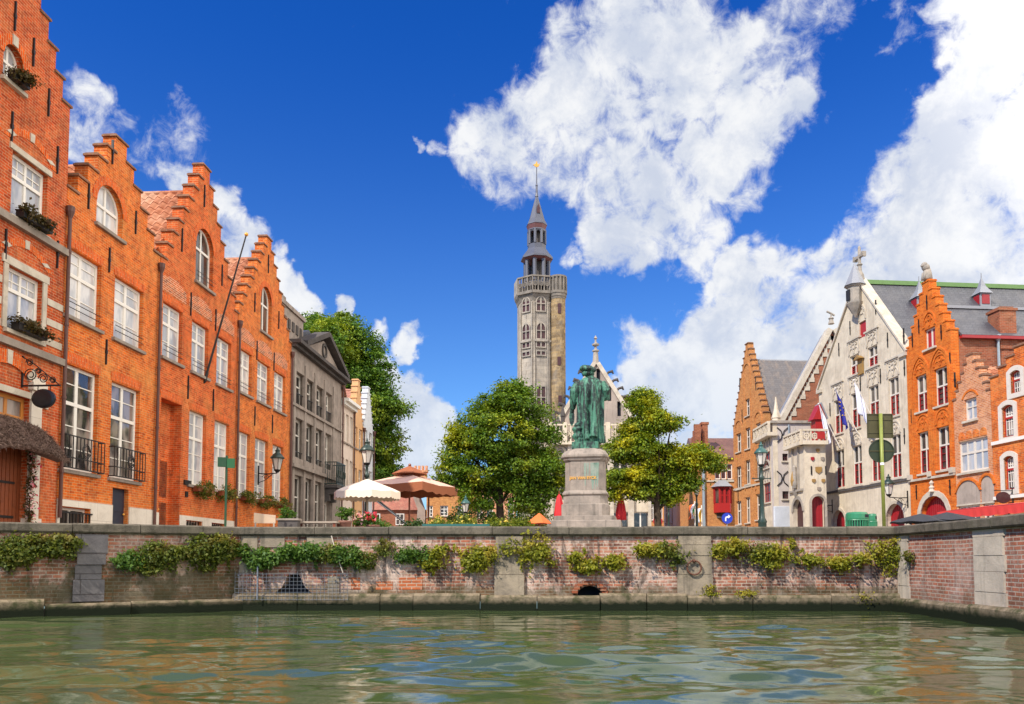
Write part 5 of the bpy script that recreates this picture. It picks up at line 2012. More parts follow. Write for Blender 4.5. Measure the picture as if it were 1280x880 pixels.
narrow('plaster_house', 48.02, 50.75, 'narrow cream plaster house with a white cornice beside the grey pediment house', M['plaster_cream'], 'flat', None, (421, 497), 3,
       ((6.6, 8.4), (3.6, 5.6), (.9, 2.5)))
narrow('plaster_house', 50.77, 53.2, 'ochre plaster house with a thin stepped gable', M['plaster_ochre'], 'step', (441.5, 470), (446, 530), 2,
       ((6.6, 8.0), (3.9, 5.3), (1.2, 2.6)), 'pane_dark')
narrow('plaster_house', 53.22, 56.0, 'bluish white stepped-gable house at the far end of the left row', M['plaster_white'], 'step', (457, 482), (460, 535), 2,
       ((6.9, 8.2), (4.2, 5.5), (1.0, 2.4)), 'pane_dark')
# ------------------------------------------------------------------ right row
RD = Vector((0.091, -1.0)).normalized()
RANG = math.atan2(RD.y, RD.x)


def rpt(Y):
    return (23.64 - 0.091 * Y, Y)


def rW(Ya, Yb):
    return (Vector(rpt(Yb)) - Vector(rpt(Ya))).length


def cross_window(b, p, y=.14, glass='pane_leaded', red='red_paint', tr=.56, mull=.075, shutters=True, name='window', cols=2, frame='stone_frame'):
    """stone cross-window: leaded lights above, red framed casements below"""
    vb = tuple(((k + 1) / cols, mull) for k in range(cols - 1))
    o = window(b, p, y - .06, M[frame], M[glass], .05, vb, ((tr, .075),), True, M['stone_trim'], .12, name=name, gl_off=.08, sill_out=.07)
    s0, s1, z0, z1 = p[0][0], p[1][0], p[0][1], p[2][1]
    if shutters:
        zt = z0 + (z1 - z0) * tr - .06
        for k in range(cols):
            a0 = s0 + (s1 - s0) * k / cols + (.05 if k == 0 else mull / 2)
            a1 = s0 + (s1 - s0) * (k + 1) / cols - (.05 if k == cols - 1 else mull / 2)
            q = opening(a0 + .004, a1 - .004, z0 + .075, zt)
            m = MB().ring(q, inset(q, .038), y - .035, y + .015)
            c = (a0 + a1) / 2
            for h in (.35, .68):
                z = z0 + .07 + (zt - z0 - .07) * h
                m.box(a0 + .06, a1 - .06, y - .02, y + .006, z - .012, z + .012)
            b.part('casement', m, M[red], o)
    return o


def tracery(b, s0, s1, z0, z1, mat, kind='square', cols=2, y=-.05):
    """blind gothic tracery above a window"""
    m = MB()
    w = .075
    if kind == 'square':
        m.box(s0, s1, y, .08, z1 - w, z1)
        m.box(s0, s0 + w, y, .08, z0, z1 - w)
        m.box(s1 - w, s1, y, .08, z0, z1 - w)
        m.box(s0 - .1, s1 + .1, y - .05, .08, z1 + .002, z1 + .09)
    else:
        p = opening(s0, s1, z0, z1, 'pointed' if kind == 'pointed' else 'seg', (z1 - z0) * .8)
        head = p[1:] + p[:1]
        i2 = inset(p, w)
        m.strip(head, i2[1:] + i2[:1], y, .08)
    cw = (s1 - s0 - 2 * w) / cols
    zz = z0 + .02
    hgt = (z1 - z0 - w)
    for k in range(cols):
        a0, a1 = s0 + w + cw * k + .02, s0 + w + cw * (k + 1) - .02
        p = opening(a0, a1, zz, zz + hgt * .55, 'pointed', min(hgt * .5, cw * .8))
        i2 = inset(p, .05)
        m.strip(p[1:] + p[:1], i2[1:] + i2[:1], y + .01, .08)
    c = (s0 + s1) / 2
    rr = min(cw * .36, hgt * .24)
    for k in range(3 if kind == 'square' else 1):
        cx = c + (0, -cw * .5 - .0, cw * .5)[k]
        cz = zz + hgt * (.62 if kind != 'square' else (.80 if k else .62))
        r = rr * (1 if k == 0 else .62)
        q = [(cx + r * math.cos(t * math.pi / 5), cz + r * math.sin(t * math.pi / 5)) for t in range(10)]
        m.ring(q, [(cx + (a - cx) * .6, cz + (c_ - cz) * .6) for a, c_ in q], y + .005, .08)
    return b.part('tracery', m, mat)


def arch_door(b, p, dmat, surround, y=.28, w=.22, leaf=2, name='door'):
    o2, i2 = arch_band(p, w)
    s0, s1 = p[0][0], p[1][0]
    zspr = p[2][1] if len(p) > 4 else p[1][1]
    m = MB().strip(o2, i2, -.05, .08)
    m.box(s0 - w, s0, -.05, .08, .01, zspr - .004)
    m.box(s1, s1 + w, -.05, .08, .01, zspr - .004)
    b.part('door_surround', m, surround)
    m = MB().prism(inset(p, .004), y, y + .05)
    n = int((s1 - s0) / .16)
    for k in range(n):
        x = s0 + (s1 - s0) * (k + .5) / n
        m.box(x - .06, x + .06, y - .02, y, .04, top_at(p, x) - .08)
    d = b.part(name, m, dmat)
    b.part('handle', MB().ball(((s0 + s1) / 2 - .07, y - .05, 1.1), .04), M['iron'], d)
    return d


# ---- white stone house with flags (old town hall of a guild): gable with cross
Ya, Yb = 49.4, 40.05
w = B('guild_house', rpt(Ya), RANG, 'tall white stone gabled house with red casements, flags and a stone cross on its gable')
W = rW(Ya, Yb)
ze = (w.px(1029, 484)[1] + w.px(1133.6, 437)[1]) / 2
sap, za = w.px(1079, 349)
sap = W / 2 + .15
H = []
cols = ((1042.5, 1053.5), (1064, 1075.5), (1086.5, 1099), (1111.5, 1124.5))
zr2 = (w.px(1042.5, 543.5)[1], w.px(1042.5, 501.5)[1])
zr1 = (w.px(1043.5, 611)[1], w.px(1043.5, 564)[1])
za1 = (w.px(1063, 470)[1], w.px(1063, 446)[1])
R2, R1, RA = [], [], []
for (u0, u1) in cols:
    s0, s1 = w.px(u0, 520)[0], w.px(u1, 520)[0]
    R2.append(add_open(w, H, s0, s1, *zr2))
    R1.append(add_open(w, H, s0 + .03, s1 + .03, *zr1))
for k in (1, 2):
    s0, s1 = R2[k][0][0], R2[k][1][0]
    RA.append(add_open(w, H, s0, s1, *za1))
q = w.rect(1073.6, 404, 1083, 424)
PS = add_open(w, H, q[0], q[1], q[2], q[3])
DR = []
for (u0, u1, vt) in ((1041, 1057, 637.6), (1108, 1131.5, 629.4)):
    s0, s1 = w.px(u0, 650)[0], w.px(u1, 650)[0]
    DR.append(add_open(w, H, s0, s1, .02, w.px((u0 + u1) / 2, vt)[1], 'round', n=12))
out = [(.02, 0), (W - .02, 0), (W - .02, ze), (sap + .12, za), (sap - .12, za), (.02, ze)]
w.part('wall', wall_mb(out, H, .45, .32), M['stone_white'])
zsc = w.px(1036.4, 616.5)[1]
for p in R1 + R2:
    cross_window(w, p)
for p in RA:
    cross_window(w, p, tr=.5)
m = MB().prism(inset(PS, .01), .10, .16)
for k in range(4):
    x = PS[0][0] + (PS[1][0] - PS[0][0]) * (k + .5) / 4
    m.box(x - .10, x + .10, .08, .10, PS[0][1] + .04, PS[2][1] - .04)
w.part('shutter', m, M['red_paint'])
for p in R2:
    tracery(w, p[0][0] - .12, p[1][0] + .12, p[2][1] + .05, p[2][1] + .95, M['stone_trim'])
for p in R1:
    tracery(w, p[0][0] - .06, p[1][0] + .06, p[2][1] + .05, p[2][1] + .75, M['stone_trim'], 'seg')
for p in RA:
    tracery(w, p[0][0] - .10, p[1][0] + .10, p[2][1] + .05, p[2][1] + .85, M['stone_trim'])
tracery(w, PS[0][0] - .05, PS[1][0] + .05, PS[2][1] + .05, PS[2][1] + 1.0, M['stone_trim'], 'pointed', 1)
for d, p in enumerate(DR):
    arch_door(w, p, M['red_dark'], M['stone_trim'], .26, .16)
w.part('string_course', MB().box(.02, W - .02, -.09, .1, zsc - .05, zsc + .08), M['stone_dark'])
# raking coping, cross
m = MB()
for (a_, c_) in (((.02 - .1, ze - .1), (sap, za + .25)), ((W + .08, ze - .1), (sap, za + .25))):
    av, cv = Vector(a_), Vector(c_)
    nv = Vector((-(cv - av).y, (cv - av).x)).normalized()
    nv = -nv if nv.y < 0 else nv
    pts = [tuple(av), tuple(cv), tuple(cv + nv * .10), tuple(av + nv * .10)]
    if (Vector(pts[1]) - Vector(pts[0])).cross(Vector(pts[2]) - Vector(pts[1])) < 0:
        pts = pts[::-1]
    m.prism(pts, -.10, .50)
m.box(-.12, .5, -.12, .5, ze - .28, ze - .08).box(W - .5, W + .10, -.12, .5, ze - .28, ze - .08)
w.part('gable_coping', m, M['stone_trim'])
m = MB().lathe([(.26, 0), (.22, .3), (.12, .5), (.10, .8), (.17, .9), (.09, .98), (.08, 1.9), (.02, 2.0)], 8, (sap, .2, za + .2))
m.box(sap - .42, sap + .42, .12, .28, za + 1.48, za + 1.64).box(sap - .52, sap - .40, .08, .32, za + 1.42, za + 1.70).box(sap + .40, sap + .52, .08, .32, za + 1.42, za + 1.70)
w.part('cross_finial', m, M['stone_carved'])
# small corner turret on the gable
st, zt_ = w.px(1074, 386)
zb2 = w.px(1074, 356)[1]
m = MB().lathe([(.05, -.75), (.28, -.35), (.48, .0), (.50, .06), (.42, .07), (.42, .95), (.5, .98), (.52, 1.05)], 8, (st, -.22, zt_ + .25))
w.part('turret', m, M['stone_carved'])
w.part('turret_roof', MB().lathe([(.60, 1.06), (.56, 1.12), (.30, 1.7), (.03, 2.35)], 8, (st, -.22, zt_ + .25)), M['lead'])
w.part('turret_opening', MB().box(st - .16, st + .16, -.68, -.60, zt_ + .45, zt_ + 1.05).box(st - .60, st - .55, -.36, -.06, zt_ + .45, zt_ + 1.05), M['void'])
for (u, v) in ((1095, 384), (1063, 410), (1049, 437), (1110, 425), (1076, 480), (1101, 470), (1131, 460), (1038, 512), (1131, 545), (1130, 420)):
    anchor(w, *w.px(u, v), h=.8)
# big slate roof running back to the right, dormers, side wall
zr = za - .15
flat_roof_slope(w, W + .12, ze - .1, sap, zr, .46, 22, M['slate'], t=.12)
flat_roof_slope(w, -.12, ze - .1, sap, zr, .46, 22, M['slate'], t=.12)
w.part('roof_ridge', MB().box(sap - .16, sap + .16, .46, 22, zr + .10, zr + .34), M['copper_ridge'])
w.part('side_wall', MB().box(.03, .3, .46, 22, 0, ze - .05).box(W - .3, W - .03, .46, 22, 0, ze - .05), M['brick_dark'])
for (u, v) in ((1149, 386), (1227, 381)):
    r = ray(u, v)
    # point on the near roof slope
    nrm = Vector((za - ze, 0)).to_3d()
    L = w
    a3 = w.world(W + .12, 0, ze - .1)
    e1, e2 = w.n, (w.world(sap, 0, zr) - a3)
    nn_ = e1.cross(e2).normalized()
    p = EYE + r * ((a3 - EYE).dot(nn_) / r.dot(nn_))
    q = p - w.P
    lx, ly, lz = q.dot(w.d), q.dot(w.n), q.z
    m = MB().box(lx - .30, lx + .34, ly - .30, ly + .30, lz - .35, lz + .55)
    dm = w.part('dormer', m, M['lead'])
    w.part('dormer_shutter', MB().box(lx + .341, lx + .37, ly - .22, ly + .22, lz - .05, lz + .50).box(lx - .2, lx + .26, ly - .33, ly - .302, lz - .05, lz + .50), M['red_dark'], dm)
    w.part('dormer_roof', MB().lathe([(.56, .56), (.50, .62), (.22, 1.0), (.03, 1.5), (.02, 1.8)], 4, (lx + .05, ly, lz), math.pi / 4), M['lead'], dm)

s_, z_ = w.px(1077, 458)
w.part('painted_crest', MB().box(s_ - .26, s_ + .26, -.10, -.02, z_ - .45, z_ + .40).prism([(s_ - .36, z_ + .402), (s_ + .36, z_ + .402), (s_, z_ + .62)], -.3, -.02), M['old_gold'])

# wall lantern brackets and flags
def flag_on_pole(b, s, z, mat, label, length, cols, seed, stars=False, lean=1.25, grp=None):
    p = b.world(s, -.05, z)
    root = empty('flag', p, b.ang, label, 'flag', grp)
    tipv = Vector((0, -lean, length))
    MB().tube([(0, 0, 0), tuple(tipv)], .028, 7, .02).ball(tuple(tipv), .05).build('pole', M['white_frame'], root)
    # cloth hanging in folds from the upper half of the pole
    nx, nz = 12, 14
    vs, fs = [], []
    a, c = tipv * .98, tipv * .45
    for i in range(nx + 1):
        t = i / nx
        top = a.lerp(c, t * .75)
        for k in range(nz + 1):
            h = k / nz
            drop = (1.75 - .35 * t) * h
            sway = .11 * math.sin(t * 9 + seed) * (.3 + h) + .34 * t * h
            vs.append((sway, top.y + .28 * h * (1 - t) - .1 * math.sin(t * 12 + h * 2) * h * .6, top.z - drop))
    for i in range(nx):
        for k in range(nz):
            q = i * (nz + 1) + k
            fs.append((q, q + 1, q + nz + 2, q + nz + 1))
    cl = MB().add(vs, fs).build('cloth', M[mat], root, True)
    sol = cl.modifiers.new('thickness', 'SOLIDIFY')
    sol.thickness = .012
    if stars:
        m = MB()
        for k in range(8):
            i, kk = 3 + int(3 * math.cos(k * .785) + 3), 6 + int(round(3 * math.sin(k * .785)))
            v = vs[i * (nz + 1) + kk]
            for s_ in (-.03, .03):
                m.ball((v[0] + s_, v[1], v[2]), .035, 5, 3)
        m.build('stars', M['yellow_flag'], cl)
    return root


s_, z_ = w.px(1048, 545)
flag_on_pole(w, w.px(1051, 566)[0], w.px(1051, 566)[1] + .3, 'white_flag', 'white flag hanging in folds, the one nearest the carved portal', 2.6, 1, 1)
flag_on_pole(w, w.px(1073, 545)[0], w.px(1073, 545)[1] + .2, 'blue_flag', 'deep blue flag with small yellow stars on the white house', 2.5, 1, 2, True)
flag_on_pole(w, w.px(1098, 540)[0], w.px(1098, 540)[1] + .2, 'white_flag', 'white flag half hidden behind the square sign back', 2.6, 1, 4)


def wall_lantern(b, s, z, label, out=1.0, side=1, scale=1.0):
    p = b.world(s, 0, z)
    root = empty('wall_lantern', p, b.ang, label, 'wall lantern')
    m = MB()
    m.box(-.04, .04, -.03, .02, -.5, .35)
    m.tube([(0, 0, .0), (0, -out * .5, -.02), (0, -out, .02)], .025, 6)
    m.tube([(0, -.02, -.4), (0, -out * .35, -.30), (0, -out * .75, -.02)], .018, 5)
    m.tube([(0, -out * .4 + .16 * (1 - t / 20) * math.cos(t * .6), -.16 + .13 * (1 - t / 20) * math.sin(t * .6)) for t in range(16)], .014, 5)
    m.build('bracket', M['iron'], root)
    lantern(root, (0, -out, .04), scale, 'lamp_green')
    return root


def lantern(root, c, k=1.0, cap='lamp_cap'):
    x, y, z = c
    gl = MB().lathe([(.13 * k, .12 * k), (.24 * k, .62 * k)], 6, c, math.pi / 6)
    gl.build('glass', M['lamp_glass'], root)
    m = MB()
    m.lathe([(.05 * k, 0), (.10 * k, .04 * k), (.15 * k, .10 * k), (.15 * k, .13 * k)], 6, c, math.pi / 6)
    for i in range(6):
        t = math.pi / 6 + i * math.pi / 3
        m.tube([(x + .135 * k * math.cos(t), y + .135 * k * math.sin(t), z + .11 * k), (x + .25 * k * math.cos(t), y + .25 * k * math.sin(t), z + .63 * k)], .012 * k, 5)
    m.build('frame', M['iron'], root)
    MB().lathe([(.31 * k, .62 * k), (.31 * k, .66 * k), (.20 * k, .80 * k), (.10 * k, .88 * k), (.10 * k, .96 * k), (.13 * k, .98 * k), (.05 * k, 1.03 * k), (.02 * k, 1.15 * k)],
               12, c).build('cap', M[cap], root, True)


wall_lantern(w, w.px(1135, 628)[0], w.px(1135, 622)[1], 'iron wall lantern between the white house and the orange gabled house', 1.0)
wall_lantern(b4, b4.px(323, 592)[0], b4.px(323, 592)[1], 'black wall lantern on a scrolled bracket on the orange house', .85)
wall_lantern(w, w.px(1052, 634)[0] - 1.1, w.px(1052, 630)[1], 'iron bracket lantern by the red doorway of the carved portal', 1.0, scale=.9)

# ---- orange gabled house with the stone lion
Ya, Yb = 40.03, 36.5
og = B('gabled_house', rpt(Ya), RANG, 'narrow bright orange step-gabled house with gothic tracery and a stone figure on top')
W = rW(Ya, Yb)
ze = (og.px(1136.4, 434.6)[1] + og.px(1192.7, 410)[1]) / 2
za = og.px(1162, 350)[1]
out, steps = stepped(.01, W - .01, ze, za, 6, .52)
H = []
us = ((1145, 1159.5), (1168.5, 1185.5))
zr2 = (og.px(1145, 516)[1], og.px(1145, 471)[1])
zr1 = (og.px(1147, 593)[1], og.px(1147, 541.5)[1])
A2, A1 = [], []
for (u0, u1) in us:
    s0, s1 = og.px(u0, 500)[0], og.px(u1, 500)[0]
    A2.append(add_open(og, H, s0, s1, *zr2))
    A1.append(add_open(og, H, s0 + .05, s1 + .05, *zr1))
sA, sB = og.px(1155.5, 420)[0], og.px(1169, 420)[0]
zat = (og.px(1155.5, 438)[1], og.px(1155.5, 413)[1])
PA = add_open(og, H, sA, sB, *zat)
s0, s1 = og.px(1151, 640)[0], og.px(1185, 640)[0]
PD = add_open(og, H, s0, s1, .02, og.px(1166, 620)[1], 'pointed', 1.0)
og.part('wall', wall_mb(out, H, .4, .26), M['brick_saffron'])
step_caps(og, steps, mat=M['brick_saffron'], over=.035)
for p in A2:
    cross_window(og, p, .18, 'pane_leaded', 'red_dark', .52, .075)
for p in A1:
    cross_window(og, p, .18, 'pane_leaded', 'red_dark', .58, .075)
window(og, PA, .12, M['stone_frame'], M['pane_dark'], .07, ((.5, .10),), (), True, M['stone_trim'], .1)
m = MB()
for (a_, c_) in ((sA + .08, (sA + sB) / 2 - .06), ((sA + sB) / 2 + .06, sB - .08)):
    m.box(a_, c_, .15, .185, zat[0] + .08, zat[1] - .08)
og.part('shutter', m, M['red_paint'])
# tall moulded recesses round the bays
for k, p in enumerate(A2):
    s0, s1 = p[0][0] - .14, p[1][0] + .14
    zt = og.px((1152, 1177)[k], (447, 436)[k])[1]
    pl_ = opening(s0, s1, .9, zt, 'pointed' if k else 'pointed', .95)
    for (o_, yy) in ((.0, -.05), (.13, -.09)):
        pp_ = inset(pl_, -o_)
        i_ = inset(pl_, -o_ + .10)
        zc_ = zr1[0] - .2
        hd = [(x, max(z, zc_)) for x, z in pp_[1:] + pp_[:1]]
        hi = [(x, max(z, zc_)) for x, z in i_[1:] + i_[:1]]
        og.part('moulding', MB().strip(hd, hi, yy, .08), M['brick_saffron'])
    tracery(og, s0 + .10, s1 - .10, p[2][1] + .06, zt - .18, M['brick_saffron'], 'pointed', 2, -.04)
    q = A1[k]
    tracery(og, q[0][0] - .04, q[1][0] + .04, q[2][1] + .10, zr2[0] - .14, M['brick_saffron'], 'seg', 2, -.04)
tracery(og, sA - .08, sB + .08, zat[1] + .06, og.px(1162, 388)[1], M['brick_saffron'], 'pointed', 2, -.05)
zs = og.px(1140.5, 601)[1]
m = MB().box(.01, W - .01, -.10, .1, zs - .06, zs + .05)
for k in range(3):
    x = (.12, W * .5, W - .12)[k]
    m.box(x - .13, x + .13, -.16, .1, zs + .052, zs + .30)
og.part('sill_course', m, M['stone_trim'])
arch_door(og, PD, M['red_dark'], M['stone_trim'], .26, .26)
og.part('door_finial', MB().lathe([(.16, 0), (.10, .12), (.14, .2), (.06, .3), (.12, .42), (.02, .55)], 8, ((PD[0][0] + PD[1][0]) / 2, -.08, PD[2][1] + .0 + (max(q[1] for q in PD) - PD[2][1]) + .2)), M['stone_trim'])
for (u, v) in ((1159, 378), (1149, 408), (1177, 415), (1141, 425), (1188, 450), (1140, 520), (1146, 615), (1188, 609), (1194, 475)):
    anchor(og, *og.px(u, v), h=.7)
# seated stone lion on the apex
c_ = W / 2
m = MB()
m.lathe([(.17, 0), (.21, .08), (.19, .3), (.15, .5), (.11, .62), (.03, .68)], 9, (c_, .12, za + .11), sy=1.2)
m.ball((c_, -.02, za + .86), .15, 9, 7)
m.ball((c_, -.14, za + .82), .075, 7, 5)
m.tube([(c_ - .10, -.05, za + .5), (c_ - .11, -.10, za + .13)], .05, 6)
m.tube([(c_ + .10, -.05, za + .5), (c_ + .11, -.10, za + .13)], .05, 6)
m.ball((c_, .05, za + .74), .19, 9, 6)
lion = og.part('stone_figure', m, M['stone_carved'], smooth=True)
# roof and side wall behind
yr1 = 14
zrr, zee = og.px(1192, 376)[1], 0
zr_ = za - 1.35
ze_ = ze - .35
flat_roof_slope(og, W + .15, ze_, c_, zr_, .42, yr1, M['slate'], t=.10)
flat_roof_slope(og, -.02, ze_, c_, zr_, .42, yr1, M['slate'], t=.10)
og.part('roof_ridge', MB().box(c_ - .14, c_ + .14, .42, yr1, zr_ + .08, zr_ + .22), M['lead'])
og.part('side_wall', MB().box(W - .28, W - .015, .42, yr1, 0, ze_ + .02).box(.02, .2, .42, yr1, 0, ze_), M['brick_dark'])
og.part('gutter', MB().box(W + .02, W + .22, .42, yr1, ze_ - .08, ze_ + .06), M['red_dark'])
q = og.px(1248, 440, 0)
sx, yy = W - .05, 0
# chimney and zinc pipe on the side wall (side wall is the plane x = W)
def side_pt(b, W, u, v):
    r = ray(u, v)
    o = b.world(W, 0, 0)
    p = EYE + r * ((o - EYE).dot(b.d) / r.dot(b.d)) - b.P
    return p.dot(b.n), p.z
y0, zt = side_pt(og, W, 1248, 388)
y1, zb = side_pt(og, W, 1270, 416)
m = MB().box(W - .75, W + .05, y0, y1, ze_ - .5, zt)
m.box(W - .80, W + .10, y0 - .06, y1 + .06, zt + .002, zt + .12).box(W - .70, W + .0, y0 + .08, y1 - .08, zt + .122, zt + .2)
og.part('chimney', m, M['brick_dark'])
y2, zt2 = side_pt(og, W, 1246, 424)
og.part('side_pipe', MB().tube([(W + .08, y2, 3.5), (W + .08, y2, zt2)], .06, 8).lathe([(.06, -.1), (.14, 0), (.14, .18), (.03, .22)], 8, (W + .08, y2, zt2)), M['pipe_zinc'])

# ---- pale pinkish brick house with small stepped gable
Ya, Yb = 36.48, 34.0
pk = B('gabled_house', rpt(Ya), RANG, 'small pinkish brick step-gabled house with wide stone windows, right of the orange gable')
W = rW(Ya, Yb)
sap, za = pk.px(1214, 443)
ze = (pk.px(1199, 484)[1] + pk.px(1241, 490)[1]) / 2 - .2
out, steps = stepped(.01, W - .01, ze, za, 5, .45)
H = []
q = pk.rect(1205, 500, 1221.5, 527)
PU = add_open(pk, H, *q)
s0, zt = pk.px(1198, 553)
zb = pk.px(1198, 592)[1]
s1 = pk.px(1234.5, 550)[0]
PM = add_open(pk, H, s0, s1, zb, zt)
zt3, zb3 = pk.px(1198, 633)[1], pk.px(1198, 647)[1] - .4
PG = [add_open(pk, H, pk.px(1198, 640)[0], pk.px(1225, 640)[0], zb3, zt3), add_open(pk, H, pk.px(1229, 640)[0], pk.px(1242.5, 640)[0], zb3, zt3)]
pk.part('wall', wall_mb(out, H, .35, .2), M['brick_pink'])
step_caps(pk, steps, over=.04)
window(pk, PU, .10, M['stone_frame'], M['pane_bright'], .08, ((.5, .09),), ((.6, .05),), True, M['stone_trim'])
window(pk, PM, .08, M['stone_frame'], M['pane_bright'], .09, ((.25, .08), (.5, .13), (.75, .08)), ((.60, .10),), True, M['stone_trim'], .1)
for k, p in enumerate(PG):
    n = 3 if k == 0 else 2
    window(pk, p, .08, M['stone_frame'], M['pane_mid'], .07, tuple(((i + 1) / n, .14) for i in range(n - 1)), ((.55, .05),), True, M['stone_trim'], .1)
    s0, s1 = p[0][0], p[1][0]
    pl_ = opening(s0 - .06, s1 + .06, zt3 + .08, pk.px(1211 if k == 0 else 1236, 600 if k == 0 else 594)[1], 'seg' if k == 0 else 'round', .5)
    pk.part('tympanum', MB().prism(pl_, -.006, .05), M['plaster_pink'])
    o2, i2 = arch_band(pl_, .12)
    pk.part('relieving_arch', MB().strip(o2, i2, -.06, .06), M['brick_saffron'])
    pk.part('stone_lintel', MB().box(s0 - .08, s1 + .08, -.03, .06, zt3 + .004, zt3 + .076), M['stone_trim'])
for k in range(4):
    x0 = PM[0][0] + (PM[1][0] - PM[0][0]) * k / 4
    x1 = x0 + (PM[1][0] - PM[0][0]) / 4
    pl_ = opening(x0 + .03, x1 - .03, PM[2][1] + .06, PM[2][1] + .42, 'round')
    pk.part('tympanum', MB().prism(pl_, -.02, .05), M['brick_orange'])
o2, i2 = arch_band(opening(PU[0][0] - .05, PU[1][0] + .05, PU[2][1] - .2, PU[2][1] + .30, 'seg', .28), .10)
pk.part('relieving_arch', MB().strip(o2, i2, -.03, .06), M['brick_saffron'])
pantile_roof(pk, W + .05, ze - .1, W / 2, za - .55, .3, 3.4, M['pantile'], period=.22, row=.25, amp=.04)
pantile_roof(pk, -.02, ze - .1, W / 2, za - .55, .3, 3.4, M['pantile'], period=.22, row=.25, amp=.04)
pk.part('side_wall', MB().box(.02, .25, .36, 3.4, 0, ze - .1).box(W - .25, W - .02, .36, 3.4, 0, ze - .1), M['brick_pink'])

# ---- house cut by the right edge: white rounded window surrounds
Ya, Yb = 33.98, 30.6
rh = B('gabled_house', rpt(Ya), RANG, 'orange brick house with rounded white window surrounds, cut by the right edge')
W = rW(Ya, Yb)
ze = rh.px(1247, 470)[1]
za = rh.px(1272, 433)[1]
c0 = rh.px(1275, 433)[0]
out, steps = stepped(.01, 2 * c0 - .01, ze, za, 3, .7)
H, rp = [], []
for (u0, u1, vt, vb) in ((1263, 1276, 465, 493), (1252.5, 1267, 508, 548), (1255, 1268, 571, 613)):
    s0, zt = rh.px(u0, vt)
    zb = rh.px(u0, vb)[1]
    s1 = rh.px(u1, vt)[0]
    rp.append(add_open(rh, H, s0, s1, zb, zt, 'seg', .10))
    if vt != 465:
        rp.append(add_open(rh, H, s0 + 1.55, s1 + 1.55, zb, zt, 'seg', .10))
Wr = 2 * c0
rh.part('wall', wall_mb(out, H, .35, .2), M['brick_orange'])
step_caps(rh, steps, over=.05)
for p in rp:
    th = [('v', f, .08, .92) for f in (.3, .5, .7)] + [('h', f, .08, .92) for f in (.25, .5, .75)]
    wn = window(rh, p, .12, M['white_frame'], M['pane_mid'], .05, (), ((.66, .06),), False, thin=th)
    rh.part('casement', MB().ring(inset(p, .003), inset(p, .055), .10, .118).box(p[0][0] + .01, p[1][0] - .01, .095, .113, p[0][1] + (p[2][1] - p[0][1]) * .62, p[0][1] + (p[2][1] - p[0][1]) * .68), M['red_paint'], wn)
    op = inset(p, -.20)
    rh.part('window_surround', MB().ring(op, p, -.05, .08), M['stone_frame'])
for v in (553, 622):
    z = rh.px(1246, v)[1]
    rh.part('string_course', MB().box(.02, Wr - .02, -.08, .06, z - .10, z + .04), M['white_frame'])
shell(rh, Wr, ze - .1, za - .5, 7, M['brick_orange'], M['pantile'], True)
p = rh.world(rh.px(1268, 640)[0], -.05, rh.px(1268, 622)[1])
root = empty('hanging_sign', p, RANG, 'small dark oval shop sign on an iron bracket above the red awning', 'sign')
m = MB()
pr = [(.30 * math.cos(t * math.pi / 10), .24 * math.sin(t * math.pi / 10)) for t in range(20)]
vs = [(-.03, -.42 + a, c) for a, c in pr] + [(.03, -.42 + a, c) for a, c in pr]
fs = [(i, (i + 1) % 20, 20 + (i + 1) % 20, 20 + i)[::-1] for i in range(20)] + [tuple(range(20))[::-1], tuple(range(20, 40))]
m.add(vs, fs).build('sign_board', M['shutter_maroon'], root)
MB().box(-.02, .02, -.8, .0, .27, .30).box(-.02, .02, -.02, .02, -.3, .4).build('bracket', M['iron'], root)

# ---- red awning with its valance, and two black parasols, on the right quay
ax0 = at(1172, 640, 28.0)
ax1 = at(1300, 621, 23.0)
dvec = (ax1 - ax0)
ang = math.atan2(dvec.y, dvec.x)
Lw = math.hypot(dvec.x, dvec.y)
root = empty('awning', (ax0.x, ax0.y, GZ), ang, 'long red cafe awning above the right quay wall', 'awning')
h0 = ax0.z - GZ
m = MB()
nseg = 16
vs, fs = [], []
for i in range(nseg + 1):
    x = Lw * i / nseg
    vs += [(x, 0, h0 + .02 * math.sin(i)), (x, 1.0, h0 + .13), (x, 2.0, h0 + .24)]
for i in range(nseg):
    for k in range(2):
        fs.append((i * 3 + k, (i + 1) * 3 + k, (i + 1) * 3 + k + 1, i * 3 + k + 1))
cl = MB().add(vs, fs).build('canopy', M['awning_red'], root)
cl.modifiers.new('thickness', 'SOLIDIFY').thickness = .02
vs, fs = [], []
for i in range(65):
    x = Lw * i / 64
    vs += [(x, -.01, h0), (x, -.012 + .012 * math.sin(i * 1.3), h0 - .26 - .03 * abs(math.sin(i * .4)))]
for i in range(64):
    fs.append((i * 2, i * 2 + 1, i * 2 + 3, i * 2 + 2))
v_ = MB().add(vs, fs).build('valance', M['awning_red'], root)
v_.modifiers.new('thickness', 'SOLIDIFY').thickness = .012
m = MB()
for x in (.1, Lw * .38, Lw * .72, Lw - .1):
    m.tube([(x, .05, 0), (x, .05, h0)], .03, 6)
    m.tube([(x, .05, h0 - .02), (x, 2.0, h0 + .22)], .025, 6)
m.tube([(0, 0.02, h0 - .01), (Lw, .02, h0 - .01)], .028, 6)
m.build('frame', M['iron'], root)


